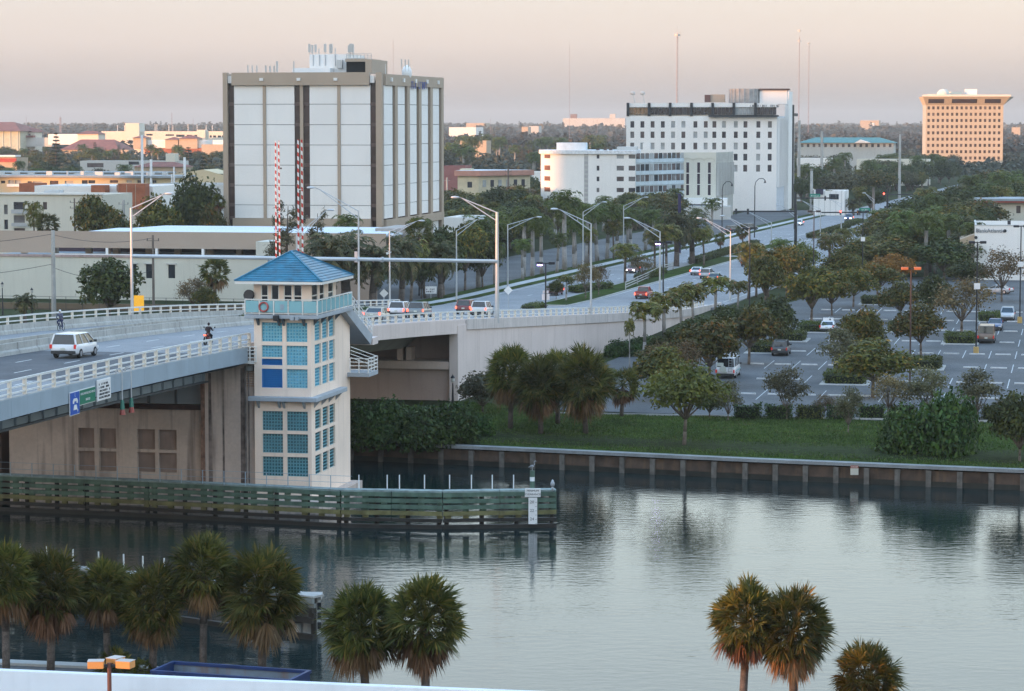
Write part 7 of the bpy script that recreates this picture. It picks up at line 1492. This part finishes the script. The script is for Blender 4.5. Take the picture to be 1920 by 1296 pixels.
for x0, x1, s, yt, lab in ((519, 525, 13.2, 264, 'raised red and white barrier arm, left one behind the blue roof'), (561, 568, 13.2, 262, 'raised red and white barrier arm, right one behind the blue roof')):
    xm = (x0 + x1) / 2; p = R(t_at(xm, 12.6 if x0 < 540 else 1.0), 12.6 if x0 < 540 else 1.0); h = A(xm, yt, p[1])[2] - p[2]; o = thing('barrier_gate', lab, 'barrier', p, -TH)
    MB().box(-.4, .4, -.35, .35, 0, 1.3).build('cabinet', M_GALV, o, bevel=.03); wd = (x1 - x0) * p[1] / F / 2
    for sg in (-1, 1): mb = MB(); mb.bar((sg * wd * 1.25, 0, .9), (sg * wd, 0, h), .13, .06); mb.build('arm_rail', M_STR, o)
    for z in (1.6, h * .45, h * .75): MB().bar((-wd * 1.2, 0, z), (wd * 1.2, 0, z), .06).build('arm_rung', M_TRIM, o)
    for z in (h * .35, h * .6, h * .85): MB().ball((wd * 1.5 + .12, 0, z), .09).build('arm_lamp', M_DARK, o)
# signs on the leaf fascia: local x to the right along the bridge
def fascia_sign(x, zoff, w_, h_, m, lab, lines, tm, size, name='road_sign'):
    t = t_at(x, -.2); p = R(t, -.2); o = thing(name, lab, 'sign', (p[0], p[1], p[2] + zoff), pi / 2 - TH); sl = atan((zd(t + 1) - zd(t - 1)) / 2)
    MB().box(-w_ / 2, w_ / 2, -.05, 0, -h_ / 2, h_ / 2).build('panel', m, o); MB().box(-w_ / 2 - .05, w_ / 2 + .05, -.02, .02, -h_ / 2 - .05, h_ / 2 + .05).build('border', M_SIGNW, o)
    for i, l in enumerate(lines):
        tx_ = text('lettering', l, size, tm, o, (0, -.06, h_ / 2 - (i + .6) * h_ / (len(lines) + .2)), (pi / 2, 0, 0), .004); tx_.scale = (1.15, 1, 1)
    return o
M_SB = mat('sign_blue_panel', (.01, .08, .40), .45, var=.06); M_SG = mat('sign_green_panel', (.005, .17, .10), .45, var=.08)
o = fascia_sign(139, -1.05, 1.55, 1.35, M_SB, 'blue telephone sign hanging on the bridge side', [], M_SIGNW, .3)
mb = MB(); pr2 = [(-.42, .0), (-.42, .16), (-.25, .30), (.25, .30), (.42, .16), (.42, .0), (.2, .0), (.2, .12), (-.2, .12), (-.2, .0)]; mb.extr(pr2, -.075, -.055); mb.build('handset_mark', M_SIGNW, o); mb = MB(); mb.extr([(-.2, -.1), (.2, -.1), (.32, -.4), (-.32, -.4)], -.075, -.055); mb.build('telephone_mark', M_SIGNW, o); text('lettering', 'L', .3, M_SIGNW, o, (0, -.06, .5), (pi / 2, 0, 0), .004); text('lettering', '9', .3, M_SIGNW, o, (.4, -.06, -.5), (pi / 2, 0, 0), .004)
fascia_sign(163, -.78, 2.7, .88, M_SG, 'green channel name sign on the bridge side', ['HALLANDALE BCH BLVD', 'BRIDGE'], M_SIGNW, .20)
o = fascia_sign(194, -.62, 2.4, 1.25, M_SIGNW, 'white notice board on the bridge side', [], M_INK, .19)
strokes(o, 2.0, 1.05, 14, M_INK, (0, -.06, .0), lines=5)
for x, lab in ((226, 'hanging navigation lamp on the bridge side, left one'), (243, 'hanging navigation lamp on the bridge side, right one')):
    p = R(t_at(x, -.5), -.5); o = thing('navigation_lamp', lab, 'lamp', p, -TH); mb = MB(); mb.tube([(-.3, 0, .2), (-.3, 0, .45), (0, 0, .55), (.1, 0, .4), (.1, 0, -1.5)], .04); mb.build('bracket', M_POLEP, o); MB().cyl((.1, 0, -2.1), (.1, 0, -1.5), .16, .1, 10).build('lantern', mat('green_lens', (.03, .16, .12), .2), o); MB().cyl((.1, 0, -2.45), (.1, 0, -2.1), .2, .14, 10).build('lens', mat('red_lens', (.3, .05, .04), .3, var=.4, vs=8), o)
def post_sign(x, yb, base, z0, w_, h_, m, lab, rot=0.0, diamond=False, lines=(), tm=None, back=False):
    o = thing('road_sign', lab, 'sign', base, rot); mb = MB(); mb.bar((0, 0, 0), (0, 0, z0 + h_ / 2), .09); mb.build('post', M_GALV, o); f = MB()
    if diamond: f.extr([(0, z0 - h_ / 2), (w_ / 2, z0), (0, z0 + h_ / 2), (-w_ / 2, z0)], -.08, -.05)
    else: f.box(-w_ / 2, w_ / 2, -.08, -.05, z0 - h_ / 2, z0 + h_ / 2)
    f.build('panel', m, o)
    for i, l in enumerate(lines): text('lettering', l, h_ / len(lines) * .55, tm or M_INK, o, (0, -.09, z0 + h_ / 2 - (i + .5) * h_ / len(lines)), (pi / 2, 0, 0), .004)
    return o
p = rs(261, 26.2); post_sign(261, 572, p, 1.75, .95, 1.5, mat('sign_amber', (.72, .36, .02), .5, emit=(1, .5, .05), es=.25), 'bright amber panel sign beside the gantry post on the far railing')
p = rs(953, 17.5); post_sign(953, 575, p, 2.6, 1.25, 1.25, M_SIGNW, 'white back of a diamond sign near the gantry post', diamond=True); p = rs(720, 29.5); post_sign(720, 560, p, 2.2, 1.2, 1.2, M_PALEG, 'grey diamond sign back behind the queue', diamond=True)
p = W(808, 560, 2.1); o = post_sign(808, 560, p, 1.3, 1.7, 1.1, M_SIGNW, 'small white notice board by the frontage road'); strokes(o, 1.4, .7, 5, M_INK, (0, -.09, 1.3), lines=2); p = W(805, 545, 2.1); post_sign(805, 545, (p[0], p[1], 2.1), 3.0, 1.0, .45, M_SG, 'green street name sign by the frontage road')

# dark car park lamps
M_VIO = mat('violet_lamp', (.5, .4, .8), .3, emit=(.55, .35, 1.0), es=11.0); M_AMB = mat('sun_orange_lamp_housing', (.42, .13, .05), .5, var=.1); M_YB = mat('yellow_base', (.50, .33, .12), .8, var=.15)  # M_AMB: orange of the low sun put into the lamp head colour
def lot_lamp(x, yb, yt, label, arms=(-1, 1), lit=False, yellow=False, housing=M_DARK, zg=2.03, flag=False, D=None):
    p = W(x, yb, zg) if D is None else (A(x, yb, D)[0], D, zg); h = A(x, yt, p[1])[2] - zg; o = thing('car_park_lamp', label, 'lamp post', p, 0, 'car park lamps')
    MB().cyl((0, 0, 0), (0, 0, h), .10, .075, 8).build('pole', M_DARK if housing is not M_AMB else mat('rust_pole', (.06, .035, .03), .6), o)
    for sg in arms:
        MB().bar((0, 0, h - .05), (sg * .35, 0, h - .05), .09).build('arm', M_DARK, o); k = MB().box(sg * .3 if sg > 0 else -1.0, 1.0 if sg > 0 else -.3, -.25, .25, h - .18, h + .12).build('lamp_head', housing, o, bevel=.05)
        if lit and sg < 0: MB().box(-.92, -.4, -.2, .2, h - .30, h - .19).build('lit_lens', M_VIO, k)
    if yellow: MB().cyl((0, 0, -.05), (0, 0, .85), .32, n=12).build('base', M_YB, o)
    if flag: MB().box(-.35, .35, -.14, -.1, h * .58, h * .58 + .7).build('row_sign', M_SIGNW, o)
    return o
o = lot_lamp(1023, 690, 493, 'dark lamp post lit violet in front of the ramp wall', lit=True)
for y0, y1, w_ in ((545, 550.5, .62), (551.5, 563, .82)): d_ = o.location[1]; MB().box(-w_ / 2, w_ / 2, .12, .16, A(1023, y1, d_)[2] - 2.03, A(1023, y0, d_)[2] - 2.03).build('sign_board', mat('sign_sun_pink_white', (.80, .70, .68), .5), o)  # white boards, pink tint of the sunlight put into their colour
lot_lamp(1243, 655, 454, 'dark lamp post lit violet at the ramp foot', lit=True); lot_lamp(1706, 722, 503, 'tall lamp post with sunlit orange heads in the car park', housing=M_AMB); lot_lamp(1830, 664, 454, 'dark lamp post with yellow base and white tag beside the brown van', yellow=True, flag=True); lot_lamp(1912, 606, 424, 'dark lamp post with yellow base near the right edge', yellow=True, flag=True); lot_lamp(1525, 560, 396, 'thin dark lamp post among the car park trees at left'); lot_lamp(1617, 530, 396, 'thin dark lamp post with a white tag near the crossing sedan', flag=True); lot_lamp(1405, 600, 428, 'dark lamp post before the road palm', arms=(-1,))
for x, yb, yt, lab in ((849, 758, 703, 'black acorn lamp against the bridge abutment'), (5, 585, 529, 'black acorn lamp at the left edge behind the railing'), (60, 585, 540, 'black acorn lamp left of the concrete pole'), (786, 555, 505, 'black acorn lamp before the frontage road')):
    p = W(x, yb, 2.0) if x > 100 else (A(x, yb, 385)[0], 385, 2.0); h = A(x, yt, p[1])[2] - 2; o = thing('acorn_lamp', lab, 'street lamp', p); MB().cyl((0, 0, 0), (0, 0, h - .8), .13, .06, 8).build('pole', M_DARK, o); MB().ball((0, 0, h - .5), .19, .19, .26).build('globe', M_PALEG, o, smooth=True); mb = MB(); mb.cyl((0, 0, h - .3), (0, 0, h - .05), .24, .08, 10); mb.cyl((0, 0, h - .05), (0, 0, h + .1), .04, .01); mb.build('cap', M_DARK, o)
# utility poles and wires
def upole(x, yb, yt, D, lab, r=.22, m=M_CONC, arms=0):
    p = (A(x, yb, D)[0], D, 2.0); h = A(x, yt, D)[2] - 2; o = thing('utility_pole', lab, 'utility pole', p); MB().cyl((0, 0, 0), (0, 0, h), r, r * .75, 8).build('pole', m, o)
    for i in range(arms): MB().bar((-.9, 0, h - .8 - i * 1.1), (.9, 0, h - .8 - i * 1.1), .1).build('crossarm', m, o); mb = MB(); [mb.cyl((xx, 0, h - .8 - i * 1.1), (xx, 0, h - .45 - i * 1.1), .06) for xx in (-.8, .8)]; mb.build('insulator', M_DARK, o)
    return p, h
M_WOOD = mat('pole_wood', (.17, .14, .12), .9, var=.2)
pa, ha = upole(101, 580, 432, 378, 'thick concrete utility pole before the cream garage wall', .34); pb, hb2 = upole(288, 575, 441, 392, 'wooden utility pole with equipment before the cream wall', .2, M_WOOD, 1)
upole(1497, 400, 226, 930, 'tall concrete pole beside the right edge of the hotel', .6); upole(1540, 380, 246, 980, 'tall concrete pole in the trees right of the hotel', .6); upole(1686, 390, 252, 960, 'concrete pole before the cream store', .5); upole(1521, 400, 320, 800, 'short concrete pole near the showroom', .5); upole(1637, 440, 352, 660, 'weathered pole at the far signals', .4, M_WOOD, 1); upole(953, 365, 316, 780, 'wooden pole with crossarms right of the pink motel', .3, M_WOOD, 2); upole(838, 360, 333, 760, 'pale pole left of the pink motel', .3, M_CONC, 1); upole(140, 420, 372, 540, 'wooden pole before the tan apartments', .2, M_WOOD, 2); upole(232, 420, 375, 500, 'pale pole with crossarm before the brick stair tower', .3, M_CONC, 1)
for a, b, sag, lab in (((pa[0], pa[1], 2 + ha - .5), (-90, 372, 2 + ha - 1.2), 1.0, 'upper wire from the concrete pole to the left'), ((pa[0], pa[1], 2 + ha * .62), (-90, 372, 2 + ha * .5), 1.0, 'lower wire from the concrete pole to the left'), ((pa[0], pa[1], 2 + ha * .58), (pb[0], pb[1], 2 + hb2 * .55), 1.4, 'wire hanging between the two utility poles'), ((pa[0], pa[1], 2 + ha - .6), (pb[0], pb[1], 2 + hb2 - .4), .8, 'top wire between the two utility poles')):
    mb = MB(); mb.tube([(a[0] + (b[0] - a[0]) * f, a[1] + (b[1] - a[1]) * f, a[2] + (b[2] - a[2]) * f - sag * 4 * f * (1 - f)) for f in np.linspace(0, 1, 11)], .03, n=4); mb.build('overhead_wire', M_DARK, label=lab, cat='wire')
# chain fence before the cream wall
o = thing('chain_fence', 'low dark chain fence in front of the cream garage wall', 'fence', (A(0, 570, 398)[0], 398, 2)); fl_ = 44
for i in range(19): MB().cyl((i * 2.45, -i * .49, 0), (i * 2.45, -i * .49, 1.9), .04, n=6).build('fence_post', M_DARK, o)
for z in (.1, 1.85): MB().bar((0, 0, z), (18 * 2.45, -18 * .49, z), .05).build('fence_rail', M_DARK, o)
MB().box(-2, 46, .6, 1.0, -1, .9).build('earth_bank', mat('brown_bank', (.16, .12, .08), .95), o, rz=-.197)
# traffic signals at the far junction
def signal(xa, xb, y, D, lab, heads, sign=None):
    a, b = A(xa, y, D), A(xb, y, D); o = thing('signal_mast', lab, 'traffic signal', (a[0], D, 2.0)); h = a[2] - 2; MB().cyl((0, 0, 0), (0, 0, h + 1.5), .32, .26, 8).build('pole', M_DARK, o); MB().bar((0, 0, h), (b[0] - a[0], 0, h), .3).build('mast_arm', M_DARK, o)
    for x, c in heads:
        q = A(x, y, D)[0] - a[0]; MB().box(q - .2, q + .2, -.35, -.1, h - .6, h + .55).build('signal_head', M_DARK, o)
        if c: MB().cyl((q, -.5, h + .25), (q, -.36, h + .25), .2, n=10).build('lit_lens', mat('signal_' + c, {'red': (.5, .03, .02), 'amber': (.6, .25, .02)}[c], .3, emit={'red': (1, .05, .03), 'amber': (1, .4, .05)}[c], es=9), o)
    if sign: q = A(sign[0], y, D)[0] - a[0]; MB().box(q - 1.3, q + 1.3, -.25, -.2, h + .3, h + 1.05).build('street_name_plate', mat('plate_green', (.01, .22, .15), .5), o); strokes(o, 2.0, .4, 7, M_SIGNW, (q, -.27, h + .68))
signal(1492, 1375, 396.5, 560, 'dark signal mast arm left of the road', [(1402, None), (1380, None)]); signal(1491, 1566, 371.5, 690, 'dark signal mast with green name plate before the showroom', [(1547, None)], (1528, 'FEDERAL HWY')); signal(1660, 1540, 398.5, 655, 'dark signal mast arm carrying red and amber lights', [(1576, 'red'), (1608, 'amber')], (1621, 'SIGNAL')); signal(1664, 1720, 365, 760, 'far signal mast with a red light over the right trees', [(1657, 'red')], None)
for x, y0, y1, D in ((1274, 363, 395, 560),): p = A(x, y1, D); o = thing('dark_pylon', 'plain dark violet pylon in front of the cream office', 'pylon', (p[0], D, 2)); MB().box(-.3, .3, -.3, .3, 0, A(x, y0, D)[2] - 2).build('shaft', mat('violet_black', (.03, .02, .07), .5), o); MB().box(-.4, .4, -.4, .4, 0, .3).build('foot', M_CONC, o)
for x, yb, yt, tx, lab in ((1354, 425, 341, 1372, 'curved neck lamp post before the striped office'), (1415, 420, 335, 1434, 'curved neck lamp post before the hotel')):
    D = 640; p = (A(x, 400, D)[0], D, 2); h = A(x, yt + 14, D)[2] - 2; o = thing('curved_lamp', lab, 'street lamp', p); dx = A(tx, 400, D)[0] - p[0]; mb = MB(); mb.cyl((0, 0, 0), (0, 0, h), .14, .1, 8); mb.tube([(0, 0, h), (dx * .1, 0, h + 1.0), (dx * .4, 0, h + 1.7), (dx * .8, 0, h + 1.75), (dx, 0, h + 1.3)], .09); mb.build('pole', M_DARK, o); MB().cyl((dx, 0, h + .7), (dx, 0, h + 1.35), .28, .1, 8).build('lamp_head', M_DARK, o)

# ================================================================== foreground: near bank, garage parapet, skip, lamp
NB = [W(-300, 1228, 1.5), W(0, 1240, 1.5), W(285, 1252, 1.5), W(600, 1298, 1.5)]; NB.append((NB[-1][0] + 90 * .98, NB[-1][1] - 90 * .199, 1.5)); n_ = len(NB)
mb = MB(); mb.add([(p[0], p[1] - .02, 1.49) for p in NB] + [(p[0], p[1] - 62, 1.49) for p in NB], [(i, i + 1, n_ + i + 1, n_ + i) for i in range(n_ - 1)]); struct('near_bank', mb, M_ASPH)
mb = MB(); vs2 = []
for dy, z in ((0, -1), (0, 1.62), (-.9, 1.62), (-.9, 1.3)): vs2 += [(p[0], p[1] + dy, z) for p in NB]
mb.add(vs2, [(r * n_ + i, r * n_ + i + 1, (r + 1) * n_ + i + 1, (r + 1) * n_ + i) for r in range(3) for i in range(n_ - 1)]); mb.build('near_seawall', mat('pale_walkway', (.40, .41, .40), .9, var=.1, vs=.6, fine=.1), label='pale concrete walkway edge under the foreground palms', cat='seawall')
ga = W(0, 1257, 12.2); gp = thing('parking_deck', 'white garage deck parapet crossing the bottom left corner', 'parking deck', (ga[0] - 25 * .98, ga[1] + 25 * .199, 0), -TH)
mb = MB(); mb.box(0, 65, 0, .3, 10.2, 12.2); mb.build('parapet', mat('white_parapet', (.70, .71, .73), .8, var=.06, vs=.8, streak=.25, sc_=(.45, .45, .46)), gp, bevel=.02); MB().box(0, 65, -34, 0, 10.6, 10.95).build('deck', M_CONC, gp); MB().box(.3, 64.7, -33.5, -.1, 1.5, 10.2).build('garage_walls', M_PALEG, gp)
# roll-off skip behind the parapet
p0_, p1_ = W(285, 1262, 3.2), W(545, 1280, 3.2); L_ = sqrt((p1_[0] - p0_[0]) ** 2 + (p1_[1] - p0_[1]) ** 2); o = thing('waste_skip', 'long blue open top waste skip with rusty inside below the palms', 'skip', (p0_[0], p0_[1], 0), atan2(p1_[1] - p0_[1], p1_[0] - p0_[0]))
M_SKB = mat('skip_blue', (.012, .035, .12), .5, var=.2, vs=1, streak=.3, sc_=(.05, .03, .03)); M_SKI = mat('skip_inside', (.16, .20, .24), .7, var=.25, vs=1.2, streak=.8, sc_=(.22, .09, .04))
wd = 2.3; mb = MB(); mb.box(0, L_, 0, .06, 1.55, 3.2); mb.box(0, .06, .06, wd, 1.55, 3.2); mb.box(L_ - .06, L_, .06, wd, 1.55, 3.2); mb.build('side_wall', M_SKB, o); MB().box(.06, L_ - .06, wd - .06, wd, 1.55, 3.2).build('back_wall', M_SKI, o); MB().box(.06, L_ - .06, .06, wd - .06, 1.56, 1.75).build('floor', M_SKI, o)
mb = MB(); mb.box(-.06, L_ + .06, -.09, .09, 3.2, 3.34); mb.box(-.06, L_ + .06, wd - .12, wd + .06, 3.2, 3.34); mb.box(-.06, .1, .09, wd - .12, 3.2, 3.34); mb.box(L_ - .1, L_ + .06, .09, wd - .12, 3.2, 3.34); mb.build('rim', M_SKB, o)
for i in range(9): MB().box(i * L_ / 9 + .3, i * L_ / 9 + .42, -.12, -.002, 1.6, 3.18).build('side_rib', M_SKB, o)
strokes(o, 1.2, .22, 8, M_INK, (L_ - 1.2, wd - .08, 2.85))
# three headed lamp on the deck
p = A(205, 1268, 69.0); o = thing('deck_lamp', 'three headed orange lit lamp post on the garage deck', 'lamp post', (p[0], 69.0, 10.95)); zt_ = A(205, 1252, 69.0)[2] - 10.95; MB().cyl((0, 0, 0), (0, 0, zt_ + .12), .055, n=8).build('pole', mat('brown_pole', (.14, .05, .035), .6), o)
M_OR = mat('sun_orange_housing', (.62, .26, .07), .55, var=.06); M_ORT = mat('housing_top', (.42, .40, .38), .6, var=.1)  # low sun's orange put into the housing sides, lids left grey
for a, r_ in ((193, .33), (-8, .42), (72, .36)):
    c, s_ = cos(radians(a)), sin(radians(a)); k = bpy.data.objects.new('lamp_head', None); mb = MB(); mb.box(-.2, .2, -.16, .16, -.09, .09); k = mb.build('lamp_head', M_OR, o, bevel=.015, loc=(c * r_, s_ * r_, zt_ + .1), rz=radians(a - 10)); MB().box(-.205, .205, -.165, .165, .091, .105).build('lid', M_ORT, k); MB().bar((0, 0, zt_ + .06), (c * .15, s_ * .15, zt_ + .06), .06).build('arm', M_DARK, o)

# ================================================================== unseen blocks added behind the viewer for shade, with slots for chosen sunbeams
def sun_blockers():
    sx, sy = SUN_DIR; px_, py_ = -sy, sx                         # px,py: across the sun (px = .6, py = -.8)
    D0 = 700.0; tn = math.tan(SUN_EL)
    def qa(X, Y): return X * px_ + Y * py_, X * sx + Y * sy
    gaps = []                                                   # (q, half width, lowest lit height, a)
    for X, Y, hw, zl in ((13.2, 127.0, 6.5, 1.8), (A(205, 1250, 69)[0], 69, 6.0, 15.0), (W(1706, 722, 2)[0], W(1706, 722, 2)[1], 6, 11.0), (*rs(248, 26)[:2], 6.0, 15.5), (W(1369, 566, 2)[0], W(1369, 566, 2)[1], 6, 7.0), (-1.0, 760, 9.0, 3.0)):
        q, a = qa(X, Y); gaps.append((q, hw, zl + (D0 - a) * tn))
    gaps.sort(); q0, q1 = -1108.0, 260.0; segs = []; cur = q0
    for q, hw, h in gaps:
        segs.append((cur, q - hw, 100.0)); segs.append((q - hw, q + hw, h)); cur = q + hw
    segs.append((cur, q1, 100.0)); mb = MB()
    for a, b, h in segs:
        if b - a < .2: continue
        c = [(sx * D0 + px_ * q, sy * D0 + py_ * q) for q in (a, b)]; d = [(x + sx * 22, y + sy * 22) for x, y in c]; mb.prism([c[0], c[1], d[1], d[0]], 0, h)
    return mb.build('sun_blocker_row', M_CREAM, kind='structure')
sun_blockers()

# ================================================================== haze
def haze():
    m = bpy.data.materials.new('morning_haze'); m.use_nodes = True; nt = m.node_tree; nt.nodes.remove(nt.nodes['Principled BSDF']); v = nt.nodes.new('ShaderNodeVolumePrincipled')
    v.inputs['Color'].default_value = (.79, .79, .77, 1); v.inputs['Density'].default_value = 9.5e-5; v.inputs['Anisotropy'].default_value = 0.4; nt.links.new(v.outputs[0], nt.nodes['Material Output'].inputs['Volume'])
    MB().box(-14500, 14500, -1000, 24500, -3, 112).build('haze', m, kind='stuff')
haze()

# ================================================================== labels of look-alikes: by their order in the picture
for (g, tpl), lst in REG.items():
    lst.sort(key=lambda o: PR(*o.location)[0])
    for i, o in enumerate(lst): o['label'] = tpl.format(ordw(i + 1)) if len(lst) > 1 else tpl.replace(', {} from the left', '')
